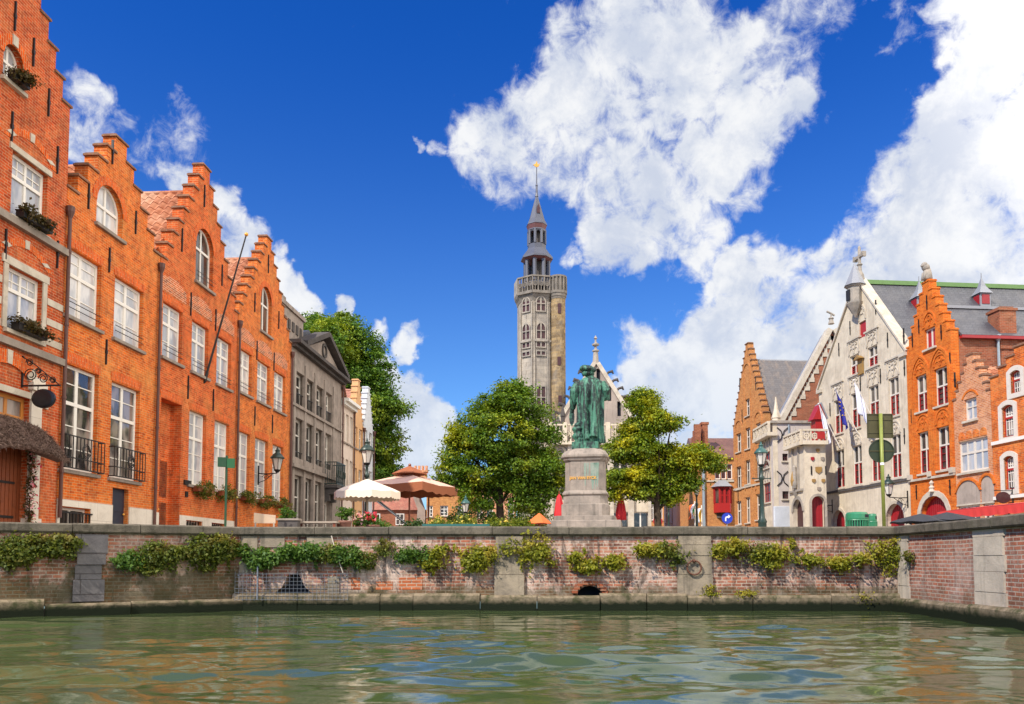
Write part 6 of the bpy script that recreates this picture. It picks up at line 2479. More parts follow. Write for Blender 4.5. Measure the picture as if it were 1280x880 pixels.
def parasol(x, y, z_edge, z_top, r, label, mat, nside=8, square=False, valance=.0, group=None, pole_mat='wood_brown', rot=0.0, vent=None, tilt=0.0, name='parasol', edge_mat=None):
    root = empty(name, (x, y, GZ), rot, label, 'parasol', group)
    ze, zt = z_edge - GZ, z_top - GZ
    ns = nside
    vs, fs = [], []
    rings = [(.02, zt), (r * .45, zt - (zt - ze) * .40), (r * .8, zt - (zt - ze) * .76), (r, ze)]
    rr_ = (4 if square else ns)
    seg = rr_ * 4
    for j, (q, z) in enumerate(rings):
        for k in range(seg):
            t = 2 * math.pi * k / seg
            kk = (t % (2 * math.pi / rr_)) - math.pi / rr_
            cr = q * math.cos(math.pi / rr_) / math.cos(kk) if j else q
            sag = -.06 * r * (1 - abs(kk) / (math.pi / rr_)) * (j / 3) * .5
            vs.append((cr * math.cos(t), cr * math.sin(t), z + sag + tilt * cr * math.cos(t)))
    for j in range(3):
        for k in range(seg):
            l = (k + 1) % seg
            fs.append((j * seg + k, (j + 1) * seg + k, (j + 1) * seg + l, j * seg + l))
    fs.append(tuple(range(seg)))
    cl = MB().add(vs, fs).build('canopy', M[mat], root)
    cl.modifiers.new('thickness', 'SOLIDIFY').thickness = .015
    if valance:
        base = vs[3 * seg:]
        v2, f2 = [], []
        for k in range(seg * 2 + 1):
            a = Vector(base[(k // 2) % seg])
            b_ = Vector(base[((k // 2) + 1) % seg])
            p = a.lerp(b_, .5 * (k % 2))
            d = valance * (.82 + .18 * abs(math.sin(k * 1.57)))
            v2 += [(p.x, p.y, p.z), (p.x * 1.005, p.y * 1.005, p.z - d)]
        for k in range(seg * 2):
            f2.append((k * 2, k * 2 + 1, k * 2 + 3, k * 2 + 2))
        vl = MB().add(v2, f2).build('valance', M[edge_mat or mat], root)
        vl.modifiers.new('thickness', 'SOLIDIFY').thickness = .012
    if vent:
        m = MB().lathe([(.03, zt + .28), (r * .16, zt + .17), (r * .38, zt - .02), (r * .37, zt - .04), (.03, zt + .1)], rr_ * 2, (0, 0, 0), 0)
        m.build('vent', M[vent], root)
        MB().ball((0, 0, zt + .31), .06).build('knob', M['wood_brown'], root)
    MB().tube([(0, 0, 0), (0, 0, zt - .03)], .035, 8).build('pole', M[pole_mat], root)
    m = MB()
    for k in range(rr_):
        t = 2 * math.pi * k / rr_ + (math.pi / rr_ if False else 0)
        e = Vector((math.cos(t) * r * .97, math.sin(t) * r * .97, ze - .03 + tilt * r * math.cos(t)))
        m.tube([(0, 0, zt - .06), tuple(e)], .013, 5)
        m.tube([(0, 0, ze - .25), tuple(Vector((0, 0, zt)).lerp(e, .55) + Vector((0, 0, -.05)))], .011, 5)
    m.build('rib', M[pole_mat], root)
    MB().lathe([(.32, 0), (.32, .06), (.08, .10), (.05, .3)], 12).build('base', M['stone_dark'], root)
    return root


for (u, v, r, lab) in ((1151, 647, .95, 'black parasol left of the pair by the right quay wall'), (1184, 645, .95, 'black parasol of the pair nearest the red awning')):
    p = at(u, v, 25.0)
    parasol(p.x, p.y, p.z - .13, p.z + .12, r, lab, 'char_fabric', 8, pole_mat='iron')

# ---- carved stone portal and taller bay left of the white house
Yc = 46.0
pA = at(1007, 655, Yc)
pB = at(1034, 655, Yc)
pt = B('portal_house', (pA.x, Yc), 0.0, 'small white stone portal with carved balustrade, painted shields and red arched door')
W = pB.x - pA.x
zb_, zt_ = pt.px(1020, 552)[1], pt.px(1020, 537)[1]
H = []
s0, s1 = pt.px(1015, 650)[0], pt.px(1031, 650)[0]
PD = add_open(pt, H, s0, s1, .02, pt.px(1023, 620)[1], 'round', n=12)
pt.part('wall', wall_mb([(0, 0), (W, 0), (W, zb_), (0, zb_)], H, .35, .34), M['stone_white'])
o2, i2 = arch_band(PD, .22)
arch_door(pt, PD, M['red_dark'], M['stone_carved'], .30, .14)
# left (west) face, running back
pL = at(987, 640, 48.4)
Lf = B('x', (0, 0), 0, 'x')
bpy.data.objects.remove(Lf.root)
dv = Vector((pA.x - pL.x, Yc - 48.4))
ang = math.atan2(dv.y, dv.x)
Lf.P = Vector((pL.x, 48.4, GZ)); Lf.ang = ang
Lf.d = Vector((math.cos(ang), math.sin(ang), 0)); Lf.n = Vector((-math.sin(ang), math.cos(ang), 0))
sub_root = empty('side_front', (pL.x - pA.x, 48.4 - Yc, 0), ang)
sub_root.parent = pt.root
Lf.root = sub_root
LW = dv.length
H = []
s0, s1 = Lf.px(992, 650)[0], Lf.px(1004, 650)[0]
PL = add_open(Lf, H, s0, s1, .02, Lf.px(998, 624)[1], 'round', n=12)
Lf.part('wall', wall_mb([(0, 0), (LW, 0), (LW, zb_), (0, zb_)], H, .3, .28), M['stone_white'])
o2, i2 = arch_band(PL, .2)
Lf.part('door_surround', MB().strip(o2, i2, -.06, .06), M['stone_carved'])
Lf.part('gate', MB().prism(inset(PL, .004), .24, .28), M['shutter_maroon'])
m = MB()
zc_ = Lf.px(998, 612)[1]
m.box(.2, LW - .2, -.12, .06, zc_ - .12, zc_)
m.lathe([(.02, -.5), (.22, -.12)], 8, (LW / 2, -.06, zc_))
m.box(LW / 2 - .5, LW / 2 - .38, -.09, .06, zc_, zc_ + 2.6).box(LW / 2 + .38, LW / 2 + .5, -.09, .06, zc_, zc_ + 2.6)
m.lathe([(.4, 0), (.36, .2), (.2, .5), (.1, 1.1), (.03, 1.2)], 6, (LW / 2, -.05, zc_ + 2.6), 0, 1, .4)
m.lathe([(.14, 0), (.2, .2), (.16, .8), (.12, 1.1), (.13, 1.25), (.02, 1.4)], 8, (LW / 2, -.12, zc_ + .1))
Lf.part('niche', m, M['stone_carved'])
Lf.part('niche_gilding', MB().lathe([(.10, 0), (.15, .3), (.08, .7), (.02, .9)], 8, (LW / 2, -.22, zc_ + .25)), M['old_gold'])


def balustrade(b, s0, s1, z0, z1, name='balustrade', n=6, mat='stone_white', y0=-.28, y1=-.12):
    m = MB()
    m.box(s0, s1, y0 - .05, .25, z0 - .22, z0)
    m.box(s0, s1, y0 - .02, y1 + .02, z1 - .12, z1)
    cw = (s1 - s0) / n
    for k in range(n + 1):
        x = s0 + cw * k
        m.box(max(s0, x - .05), min(s1, x + .05), y0, y1, z0 + .002, z1 - .122)
    for k in range(n):
        c = s0 + cw * (k + .5)
        r = min(cw * .40, (z1 - z0) * .36)
        cz = (z0 + z1) / 2 - .06
        q = [(c + r * math.cos(t * math.pi / 4), cz + r * math.sin(t * math.pi / 4)) for t in range(8)]
        m.ring(q, [(c + (a - c) * .62, cz + (e - cz) * .62) for a, e in q], y0 + .03, y1 - .03)
        m.box(c - .025, c + .025, y0 + .04, y1 - .04, z0 + .002, z1 - .122)
        m.box(c - cw / 2 + .05, c + cw / 2 - .05, y0 + .042, y1 - .042, cz - .025, cz + .025)
    return b.part(name, m, M[mat])


balustrade(pt, -.18, W + .05, zb_ + .02, zt_, n=3)
balustrade(Lf, -.05, LW + .16, zb_ + .02, zt_, n=4)
m = MB()
m.box(W * .5 + .05, W * .5 + .5, -.30, -.285, zb_ + .12, zt_ - .16)
pt.part('painted_crest', m, M['red_paint'])
for (u, v, mt, k) in ((1022, 563, 'old_gold', .10), (1015.5, 573.5, 'red_dark', .10), (1028, 573.5, 'stone_sill', .10), (1023, 587.5, 'old_gold', .18), (1017, 601, 'old_gold', .10), (1029, 601, 'old_gold', .10), (1023.5, 611, 'stone_sill', .10)):
    s, z = pt.px(u, v)
    poly = [(s, z - k * 1.2), (s + k, z - k * .4), (s + k, z + k), (s - k, z + k), (s - k, z - k * .4)]
    pt.part('shield', MB().prism(poly, -.06, .02), M[mt])
for (u, v) in ((1014, 588), (1032, 588)):
    s, z = pt.px(u, v)
    pt.part('wall_anchor', MB().box(s - .03, s + .03, -.05, .02, z - .25, z + .25), M['iron'])
pt.part('flat_roof', MB().slab([(0, .2), (W, .2), (W + .1, 3), (pL.x - pA.x + .3, 48.4 - Yc)], zb_ - .2, zb_ - .03), M['lead'])
# little red dormer tower behind the balustrade
rd = at(1023, 530, 47.6)
m = MB().box(-.42, .42, -.3, .5, -.9, .6)
rx = rd.x - pA.x
rz = rd.z - GZ
pt.part('dormer', MB().box(rx - .28, rx + .30, 1.3, 2.0, zb_, rz + .30), M['red_paint'])
pt.part('dormer_roof', MB().prism([(rx - .46, rz + .22), (rx + .34, rz + .22), (rx - .02, rz + 1.15)], 1.2, 2.1), M['red_paint'])
pt.part('dormer_lead', MB().prism([(rx + .0, rz + 1.14), (rx + .36, rz + .22), (rx + .44, rz + .26), (rx + .05, rz + 1.24)], 1.15, 2.15), M['lead'])

# taller stone bay further left
Yc2 = 49.6
qA = at(968, 655, Yc2)
qB = at(1016, 655, Yc2)
sb = B('stone_house', (qA.x, Yc2), 0.0, 'tall pale stone corner house with a carved balustrade and X-shaped wall anchors')
W = qB.x - qA.x
zt_ = sb.px(985, 529)[1]
H = []
ps_ = []
for (u0, u1, v0, v1) in ((978, 985, 567, 576), (978, 986, 614, 623.5)):
    s0, zt = sb.px(u0, v0)
    s1, zb = sb.px(u1, v1)
    ps_.append(add_open(sb, H, s0, s1, zb, zt))
sb.part('wall', wall_mb([(0, 0), (W, 0), (W, zt_), (0, zt_)], H, .35, .22), M['plaster_grey'])
for p in ps_:
    window(sb, p, .12, M['shutter_maroon'], M['pane_dark'], .06, ((.5, .05),), ((.5, .05),), True, M['stone_trim'])
for (u, v) in ((978, 543.5), (978, 598)):
    s, z = sb.px(u, v)
    m = MB()
    for sg in (-1, 1):
        m.tube([(s + sg * .34, -.04, z + .46), (s + sg * .09, -.04, z + .24), (s + sg * .03, -.04, z), (s + sg * .09, -.04, z - .24), (s + sg * .34, -.04, z - .46)], .032, 6)
    sb.part('wall_anchor', m, M['iron'])
sb.part('coping', MB().box(-.15, W, -.12, .4, zt_ + .002, zt_ + .16), M['stone_carved'])
sb.part('downpipe', MB().tube([(W * .42, -.06, .2), (W * .42, -.06, zt_ - .1)], .05, 6), M['pipe_zinc'])
zk = sb.px(970, 633)[1]
m = MB().box(-.05, W * .62, -.10, -.01, .0, zk)
for k in range(22):
    x = W * .62 * k / 22
    m.box(x, x + .05, -.125, -.10, .0, zk - .02)
sb.part('boarding', m, M['plaster_white'])
# west face
qL = at(950.5, 640, 52.6)
dv = Vector((qA.x - qL.x, Yc2 - 52.6))
ang = math.atan2(dv.y, dv.x)
Ls = B('x', (0, 0), 0, 'x')
bpy.data.objects.remove(Ls.root)
Ls.P = Vector((qL.x, 52.6, GZ)); Ls.ang = ang
Ls.d = Vector((math.cos(ang), math.sin(ang), 0)); Ls.n = Vector((-math.sin(ang), math.cos(ang), 0))
Ls.root = empty('west_front', (qL.x - qA.x, 52.6 - Yc2, 0), ang)
Ls.root.parent = sb.root
LW = dv.length
H, pp_ = [], []
for (v0, v1) in ((563, 583), (602, 627)):
    s0, s1 = Ls.px(959.5, 580)[0], Ls.px(967, 580)[0]
    zt, zb = Ls.px(963, v0)[1], Ls.px(963, v1)[1]
    pp_.append(add_open(Ls, H, LW * .25, LW * .78, zb, zt))
Ls.part('wall', wall_mb([(0, 0), (LW, 0), (LW, zt_), (0, zt_)], H, .3, .22), M['stone_white'])
for p in pp_:
    window(Ls, p, .12, M['red_dark'], M['pane_leaded'], .08, ((.33, .10), (.67, .10)), ((.5, .06),), True, M['stone_trim'])
    tracery(Ls, p[0][0] - .12, p[1][0] + .12, p[2][1] + .06, p[2][1] + 1.5, M['stone_carved'], 'seg', 3)
z0 = Ls.px(963, 542)[1]
balustrade(Ls, -.1, LW + .2, z0, zt_ + .1, n=4, y0=-.36, y1=-.2)
Ls.part('pinnacle', MB().lathe([(.30, 0), (.26, .3), (.30, .36), (.14, .9), (.03, 1.7)], 6, (LW - .2, .3, zt_)), M['stone_white'])
sb.part('flat_roof', MB().slab([(.2, .3), (W, .3), (W, 5), (qL.x - qA.x + .3, 52.6 - Yc2)], zt_ - .3, zt_ - .1), M['lead'])

# ---- golden brick stepped gable house with big slate roof
Ya, Yb = 66.0, 59.6
pa = at(917.5, 600, Ya)
pb = at(957.5, 600, Yb)
dv = Vector((pb.x - pa.x, Yb - Ya))
gb = B('gabled_house', (pa.x, Ya), math.atan2(dv.y, dv.x), 'golden brown brick house with a tall many-stepped gable and a broad weathered slate roof')
W = dv.length
za = gb.px(935, 429)[1]
ze = (gb.px(917.5, 526)[1] + gb.px(956, 512)[1]) / 2 - .3
out, steps = stepped(.01, W - .01, ze, za, 12, .55)
H, wp = [], []
for k, (u0, u1, tops) in enumerate(((920, 926.5, ((543, 566), (584, 612), (627, 656))), (931.5, 937.5, ((500, 521), (536, 562), (576, 606), (622, 654))), (944.5, 951, ((530, 552), (572, 600), (618, 650))))):
    for (v0, v1) in tops:
        s0, zt = gb.px(u0, v0)
        zb = gb.px(u0, v1)[1]
        s1 = gb.px(u1, v0)[0]
        wp.append(add_open(gb, H, s0, s1, max(.1, zb), zt))
gb.part('wall', wall_mb(out, H, .45, .24), M['brick_gold'])
step_caps(gb, steps, mat=M['brick_coping'], over=.06)
for p in wp:
    window(gb, p, .14, M['stone_frame'], M['pane_leaded'], .09, ((.5, .10),), ((.58, .10),), True, M['stone_trim'])
for k, (u0, u1, vt) in enumerate(((919, 928, 524), (930.5, 939.5, 452), (943.5, 953, 513))):
    s0, s1 = gb.px(u0, 540)[0], gb.px(u1, 540)[0]
    zt = gb.px((u0 + u1) / 2, vt)[1]
    zlo = gb.px(u0, 614)[1]
    pl_ = opening(s0, s1, zlo, zt, 'round')
    i_ = inset(pl_, .14)
    gb.part('moulding', MB().strip(pl_[1:] + pl_[:1], i_[1:] + i_[:1], -.07, .06), M['brick_gold'])
z = gb.px(940, 607)[1]
gb.part('string_course', MB().box(.02, W - .02, -.08, .06, z - .07, z + .07), M['stone_trim'])
zr_ = gb.px(945, 441)[1] - .2
y1 = 17
flat_roof_slope(gb, W + .15, ze - .2, W / 2, zr_, .46, y1, M['slate_brown'], t=.12)
flat_roof_slope(gb, -.15, ze - .2, W / 2, zr_, .46, y1, M['slate_brown'], t=.12)
gb.part('roof_ridge', MB().tube([(W / 2, .46, zr_ + .1), (W / 2, y1, zr_ + .1)], .10, 6), M['lead'])
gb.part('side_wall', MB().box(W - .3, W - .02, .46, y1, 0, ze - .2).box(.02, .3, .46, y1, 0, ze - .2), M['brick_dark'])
gb.part('gutter', MB().box(W + .05, W + .25, .46, y1, ze - .36, ze - .22), M['pipe_brown'])
for (u, v) in ((925, 480), (945, 480), (928, 520), (941.5, 545), (923, 620), (952, 610)):
    anchor(gb, *gb.px(u, v), h=1.0)

# ---- brick gable with white stone coping between them
Yg = 55.0
g0 = at(978, 600, Yg)
g1 = at(1070, 600, Yg)
sg = B('gabled_house', (g0.x, Yg), 0.0, 'dark brick gable with a broad white stone coping, half hidden behind the white flag house')
s_l, z_l = sg.px(982, 524)
s_a, z_a = sg.px(1040, 415)
s_r = 2 * s_a - s_l
sg.part('wall', wall_mb([(s_l, 0), (s_r, 0), (s_r, z_l), (s_a, z_a), (s_l, z_l)], [], .4, .1), M['brick_dark'])
av, cv = Vector((s_l - .2, z_l - .3)), Vector((s_a, z_a + .1))
m = MB()
for mir in (False, True):
    a2, c2 = av.copy(), cv.copy()
    if mir:
        a2.x = 2 * s_a - a2.x
    nv = Vector((-(c2 - a2).y, (c2 - a2).x)).normalized()
    nv = -nv if nv.y < 0 else nv
    pts = [tuple(a2), tuple(c2), tuple(c2 + nv * .34), tuple(a2 + nv * .34)]
    if (Vector(pts[1]) - Vector(pts[0])).cross(Vector(pts[2]) - Vector(pts[1])) < 0:
        pts = pts[::-1]
    m.prism(pts, -.18, .55)
    # toothed stone quoins under the coping
    for k in range(22):
        t = (k + .3) / 22
        p = a2.lerp(c2, t)
        x0 = p.x
        wq = .42 if k % 2 else .22
        x1 = x0 + (wq if not mir else -wq)
        m.box(min(x0, x1), max(x0, x1), -.05, .05, p.y - .46, p.y - .16)
sg.part('gable_coping', m, M['stone_trim'])
sg.part('finial', MB().lathe([(.22, 0), (.14, .3), (.2, .4), (.06, .5), (.05, .8)], 8, (s_a, .1, z_a + .6)).tube([(s_a - .3, .1, z_a + 1.5), (s_a, .1, z_a + 1.35), (s_a + .25, .1, z_a + 1.2)], .07, 6), M['stone_carved'])
flat_roof_slope(sg, s_l - .3, z_l - .2, s_a, z_a + .15, .56, 1.7, M['lead'], t=.12)
flat_roof_slope(sg, s_r + .2, z_l - .2, s_a, z_a + .15, .56, 1.7, M['lead'], t=.12)
sg.part('side_wall', MB().box(s_l + .02, s_l + .3, .45, 1.7, 0, z_l), M['brick_dark'])

# ---- far brick house with maroon roof and red bay window
Yf = 78.0
f0 = at(868, 600, Yf)
f1 = at(918, 600, Yf)
fh = B('brick_house', (f0.x, Yf), 0.0, 'small far brick house with a maroon tiled roof and a bright red bay window')
W = f1.x - f0.x
ze = fh.px(895, 571)[1]
zr = fh.px(895, 541)[1]
H, fp = [], []
for k in range(3):
    u0 = 893.5 + k * 7.6
    s0, s1 = fh.px(u0, 590)[0], fh.px(u0 + 6.8, 590)[0]
    fp.append(add_open(fh, H, s0, s1, fh.px(u0, 599)[1], fh.px(u0, 580)[1]))
fh.part('wall', wall_mb([(0, 0), (W, 0), (W, ze), (0, ze)], H, .4, .2), M['brick_gold'])
for p in fp:
    window(fh, p, .1, M['white_frame'], M['shutter_maroon'], .09, (), ((.6, .08),), True)
fh.part('string_course', MB().box(0, W, -.1, .05, fh.px(895, 601)[1] - .1, fh.px(895, 601)[1] + .05), M['stone_trim'])
m = MB().prism([(0, 0), (W, 0), (W, .02), (0, .02)], 0, .1)
fh.part('roof', MB().add([(0.2, -.2, ze - .05), (W + 3, -.2, ze - .05), (W + 3, 3.5, zr), (0.2, 3.5, zr), (0.2, 7, ze - .05), (W + 3, 7, ze - .05), (.2, -.2, ze - .2), (W + 3, -.2, ze - .2)],
                        [(0, 1, 2, 3), (3, 2, 5, 4), (6, 7, 1, 0), (0, 3, 4)]), M['tile_maroon'])
m = MB()
zc_ = fh.px(880, 530)[1]
for k in range(6):
    hh = zc_ - k * .55
    m.box(fh.px(880, 530)[0] - .9 - 0, fh.px(880, 530)[0] - .3 + .0 + .0, .1 + k * .55 if False else .1 + k * .5, .1 + (k + 1) * .5, ze - .5, hh)
m.box(fh.px(883.5, 530)[0] - .3, fh.px(883.5, 530)[0] + .25, .6, 1.3, ze - .5, zc_ + .05)
m.box(fh.px(883.5, 530)[0] - .4, fh.px(883.5, 530)[0] + .35, .55, 1.4, zc_ + .052, zc_ + .3)
fh.part('chimney', m, M['brick_dark'])
fh.part('side_wall', MB().prism([(0, 0), (.01, 0), (.01, ze), (0, ze)], .41, 6.8), M['brick_gold'])
# bay window
s0, s1 = fh.px(892, 630)[0], fh.px(914, 630)[0]
zb, zt = fh.px(895, 641)[1], fh.px(895, 609)[1]
pl_ = [(s0, 0), (s0 + .35, -.9), (s1 - .35, -.9), (s1, 0)]
m = MB().slab(pl_, zb, zb + .9).slab(pl_, zt - .22, zt)
for (x, y) in ((s0 + .06, -.10), (s0 + .40, -.83), ((s0 + s1) / 2, -.83), (s1 - .40, -.83), (s1 - .06, -.10)):
    m.box(x - .09, x + .09, y - .07, y + .07, zb + .902, zt - .222)
for k in range(7):
    x = s0 + .45 + (s1 - s0 - .9) * k / 6
    m.box(x - .03, x + .03, -.84, -.80, zb + .902, zt - .222)
m.box(s0 + .4, s1 - .4, -.845, -.795, (zb + zt) / 2 + .35, (zb + zt) / 2 + .45)
bw = fh.part('bay_window', m, M['red_paint'])
fh.part('pane', MB().slab([(s0 + .12, -.02), (s0 + .42, -.78), (s1 - .42, -.78), (s1 - .12, -.02)], zb + .903, zt - .223), M['pane_dark'], bw)
fh.part('bay_roof', MB().add([(s0 - .25, -.0, zt), (s0 + .2, -1.15, zt), (s1 - .2, -1.15, zt), (s1 + .25, 0, zt), ((s0 + s1) / 2 - .3, 0, zt + .75), ((s0 + s1) / 2 + .3, 0, zt + .75)],
                            [(0, 1, 4), (1, 2, 5, 4), (2, 3, 5), (0, 3, 2, 1)]), M['lead'], bw)
fh.part('console', MB().slab([(s0 + .3, 0), (s0 + .6, -.5), (s1 - .6, -.5), (s1 - .3, 0)], zb - .5, zb - .004), M['stone_dark'], bw)
fh.part('drainpipe', MB().tube([(fh.px(879, 600)[0], -.15, .2), (fh.px(879, 600)[0], -.15, ze)], .16, 6), M['pipe_zinc'])
# ------------------------------------------------------------------ tower and gothic lodge
YT = 64.0
c0 = at(671.5, 600, YT)
tw = B('stone_tower', (c0.x, YT), 0.0, 'tall slender octagonal stone tower with a balustrade, open lantern and slate spire', 'tower')


def tz(v, u=671.5):
    return tw.px(u, v)[1]


def tr_(px):
    return px * YT / F * 1.02


ROT = R(-90 + 22.5 + 10)
K8 = 1 / math.cos(math.pi / 8)
zt = tz(383)
Rb = tr_(24.9)
tw.part('shaft', MB().lathe([(Rb, 0), (Rb, zt)], 8, (0, 0, 0), ROT), M['stone_tower'])
m = MB()
for (r0, r1, za, zb) in ((1.02, 1.05, .0, .25), (1.05, 1.13, .252, .5), (1.13, 1.17, .502, .75)):
    m.lathe([(Rb * r0, zt + za), (Rb * r1, zt + zb)], 8, (0, 0, 0), ROT)
tw.part('corbel', m, M['stone_gallery'])


def face(k, R_, z0=0):
    """frame of octagon face k: origin at its middle, x along, y inward"""
    a0, a1 = ROT + k * math.pi / 4, ROT + (k + 1) * math.pi / 4
    p0, p1 = Vector((R_ * math.cos(a0), R_ * math.sin(a0), 0)), Vector((R_ * math.cos(a1), R_ * math.sin(a1), 0))
    d = (p1 - p0)
    ang = math.atan2(d.y, d.x)
    f = empty('tower_face', (p0 + p1) / 2, ang)
    f.parent = tw.root
    class Fc:
        pass
    o = Fc()
    o.root = f
    o.w = d.length
    o.part = lambda name, m, mat, parent=None, smooth=False: m.build(name, mat, parent or f, smooth)
    return o


Rg = Rb * 1.17
zg0, zg1 = zt + .76, tz(353)
faces = [face(k, Rb) for k in range(8)]
gal = [face(k, Rg) for k in range(8)]
for k in (-1, 0, 6, 1):
    g = gal[k]
    h = g.w / 2
    balustrade(g, -h, h, zg0, zg1, 'balustrade', 3, 'stone_gallery', .0, .16)
for k in (2, 3, 4, 5):
    gal[k].part('balustrade', MB().box(-gal[k].w / 2, gal[k].w / 2, 0, .16, zg0, zg1), M['stone_carved'])
tw.part('gallery_floor', MB().lathe([(Rg * .98, zg0 - .05), (Rg * .98, zg0 + .02)], 8, (0, 0, 0), ROT), M['stone_dark'])
# which faces look at the viewer
fr = sorted(range(8), key=lambda k: math.atan2(math.sin(ROT + (k + .5) * math.pi / 4), math.cos(ROT + (k + .5) * math.pi / 4)))
vis = [k for k in range(8) if math.sin(ROT + (k + .5) * math.pi / 4) < -.2]
for k in vis:
    f = faces[k]
    h = f.w * .34
    for (v0, v1, kind) in ((377, 397, 'pointed'), (409, 431, 'pointed'), (433, 441, 'rect'), (444, 451, 'rect'), (487, 516, 'rect')):
        za, zb = tz(v1), tz(v0)
        p = opening(-h, h, za, zb, kind, h * 1.3) if kind == 'pointed' else opening(-h, h, za, zb)
        window(f, p, -.10, M['stone_carved'], M['shutter_maroon'], .09, ((.5, .10),), ((.5, .08),) if v1 - v0 > 15 else (), False, t=.14, gl_off=.08)
        if v1 == 431 or v1 == 516:
            f.part('sill', MB().box(-h - .1, h + .1, -.18, .0, za - .16, za - .005), M['stone_carved'])
    m = MB()
    for x in (-f.w / 2 + .02, f.w / 2 - .14):
        m.box(x, x + .12, -.10, .0, 0, zt - .1)
    f.part('buttress', m, M['stone_tower'])
# stair turret
ct = at(698.5, 600, YT - 1.2)
tx, ty = ct.x - c0.x, -1.2
rt = .0092 * YT * 1.0
tw.part('stair_turret', MB().lathe([(rt * .98, 0), (rt * .98, zt + .1)], 16, (tx, ty, 0)), M['brick_tower'], smooth=False)
tw.part('turret_corbel', MB().lathe([(rt * 1.0, zt + .12), (rt * 1.06, zt + .3), (rt * 1.12, zt + .31), (rt * 1.14, zt + .55), (rt * 1.2, zt + .56), (rt * 1.2, zg0 - .2)], 14, (tx, ty, 0)), M['stone_gallery'])
m = MB().lathe([(rt * 1.22, zg0 - .2), (rt * 1.22, zg0)], 14, (tx, ty, 0)).lathe([(rt * 1.2, zg1 - .14), (rt * 1.2, zg1)], 14, (tx, ty, 0)).lathe([(rt * 1.02, zg0), (rt * 1.02, zg1 - .14)], 14, (tx, ty, 0))
for k in range(14):
    t = 2 * math.pi * k / 14
    m.tube([(tx + rt * 1.12 * math.cos(t), ty + rt * 1.12 * math.sin(t), zg0), (tx + rt * 1.12 * math.cos(t), ty + rt * 1.12 * math.sin(t), zg1 - .14)], .07, 5)
tw.part('turret_balustrade', m, M['stone_gallery'])
m = MB()
for (v0, v1, dx) in ((388, 400, .2), (453, 463, .1), (500, 512, .25)):
    a_ = -math.pi / 2 + dx * .6
    x, y = tx + rt * 1.0 * math.cos(a_), ty + rt * 1.0 * math.sin(a_)
    m.box(x - .14, x + .14, y - .03, y + .1, tz(v1, 699), tz(v0, 699))
tw.part('loophole', m, M['shutter_maroon'])
# lanterns and spire
def open_lantern(z0, z1, R_, seg, pr, roof):
    m = MB()
    m.lathe([(R_ * 1.04, z0), (R_ * 1.04, z0 + .35), (R_ * .98, z0 + .4)], seg, (0, 0, 0), ROT)
    for k in range(seg):
        a = ROT + 2 * math.pi * k / seg
        c, s = math.cos(a), math.sin(a)
        m.tube([(R_ * .94 * c, R_ * .94 * s, z0 + .4), (R_ * .94 * c, R_ * .94 * s, z1)], pr, 6)
        a2 = ROT + 2 * math.pi * (k + 1) / seg
        p0 = Vector((R_ * .94 * c, R_ * .94 * s, 0))
        p1 = Vector((R_ * .94 * math.cos(a2), R_ * .94 * math.sin(a2), 0))
        zs = z1 - (p1 - p0).length * .55
        pts = []
        for t in range(9):
            u = t / 8
            q = p0.lerp(p1, u)
            pts.append((q.x, q.y, zs + (z1 - .12 - zs) * math.sin(math.pi * u) ** .7))
        m.tube(pts, .075, 5)
        n0 = p0.lerp(p1, .5)
        m.tube([(p0.x, p0.y, z1 - .06), (p1.x, p1.y, z1 - .06)], .12, 5)
    tw.part('lantern', m, M['lead_dark'])
    tw.part('lantern_core', MB().lathe([(R_ * .42, z0 + .3), (R_ * .42, z1)], 8, (0, 0, 0), ROT), M['stone_dark'])


z1a, z1b = tz(353) - .5, tz(325)
open_lantern(z1a, z1b, tr_(15.6), 8, .16, None)
tw.part('lantern_roof', MB().lathe([(tr_(20.5), z1b - .05), (tr_(20.2), z1b + .12), (tr_(15), z1b + .55), (tr_(12.6), tz(313))], 8, (0, 0, 0), ROT), M['lead_dark'])
tw.part('eaves', MB().lathe([(tr_(16), z1b - .22), (tr_(20), z1b - .055)], 8, (0, 0, 0), ROT), M['eaves_maroon'])
z2a, z2b = tz(313) + .01, tz(289)
open_lantern(z2a, z2b, tr_(11.2), 8, .12, None)
tw.part('eaves', MB().lathe([(tr_(11), z2b), (tr_(13.0), z2b + .4)], 8, (0, 0, 0), ROT), M['eaves_maroon'])
zs0, zs1 = z2b + .41, tz(246)
tw.part('spire', MB().lathe([(tr_(13.4), zs0), (tr_(13.0), zs0 + .1), (tr_(10), zs0 + .5), (tr_(1.6), zs1), (tr_(1.6), zs1 + .1)], 8, (0, 0, 0), ROT), M['lead_dark'])
tw.part('spire_dormer', MB().prism([(.0, zs0 + .9), (.26, zs0 + .9), (.26, zs0 + 1.3), (.13, zs0 + 1.7), (.0, zs0 + 1.3)], -tr_(8.4), -tr_(3)), M['shutter_maroon'])
m = MB().lathe([(tr_(2.2), zs1), (tr_(1.4), zs1 + .3), (tr_(1.2), tz(233)), (tr_(1.6), tz(232)), (.05, tz(230)), (.04, tz(209))], 8)
tw.part('finial', m, M['lead_dark'])
zv = tz(209)
m = MB().add([(-.03, 0, zv), (.18, 0, zv + .1), (.28, 0, zv + .35), (.1, 0, zv + .22), (.02, 0, zv + .55), (-.1, 0, zv + .3), (-.28, 0, zv + .2), (-.12, 0, zv + .1)],
             [tuple(range(8))])
v_ = tw.part('weather_vane', m, M['gold'])
v_.modifiers.new('thickness', 'SOLIDIFY').thickness = .08

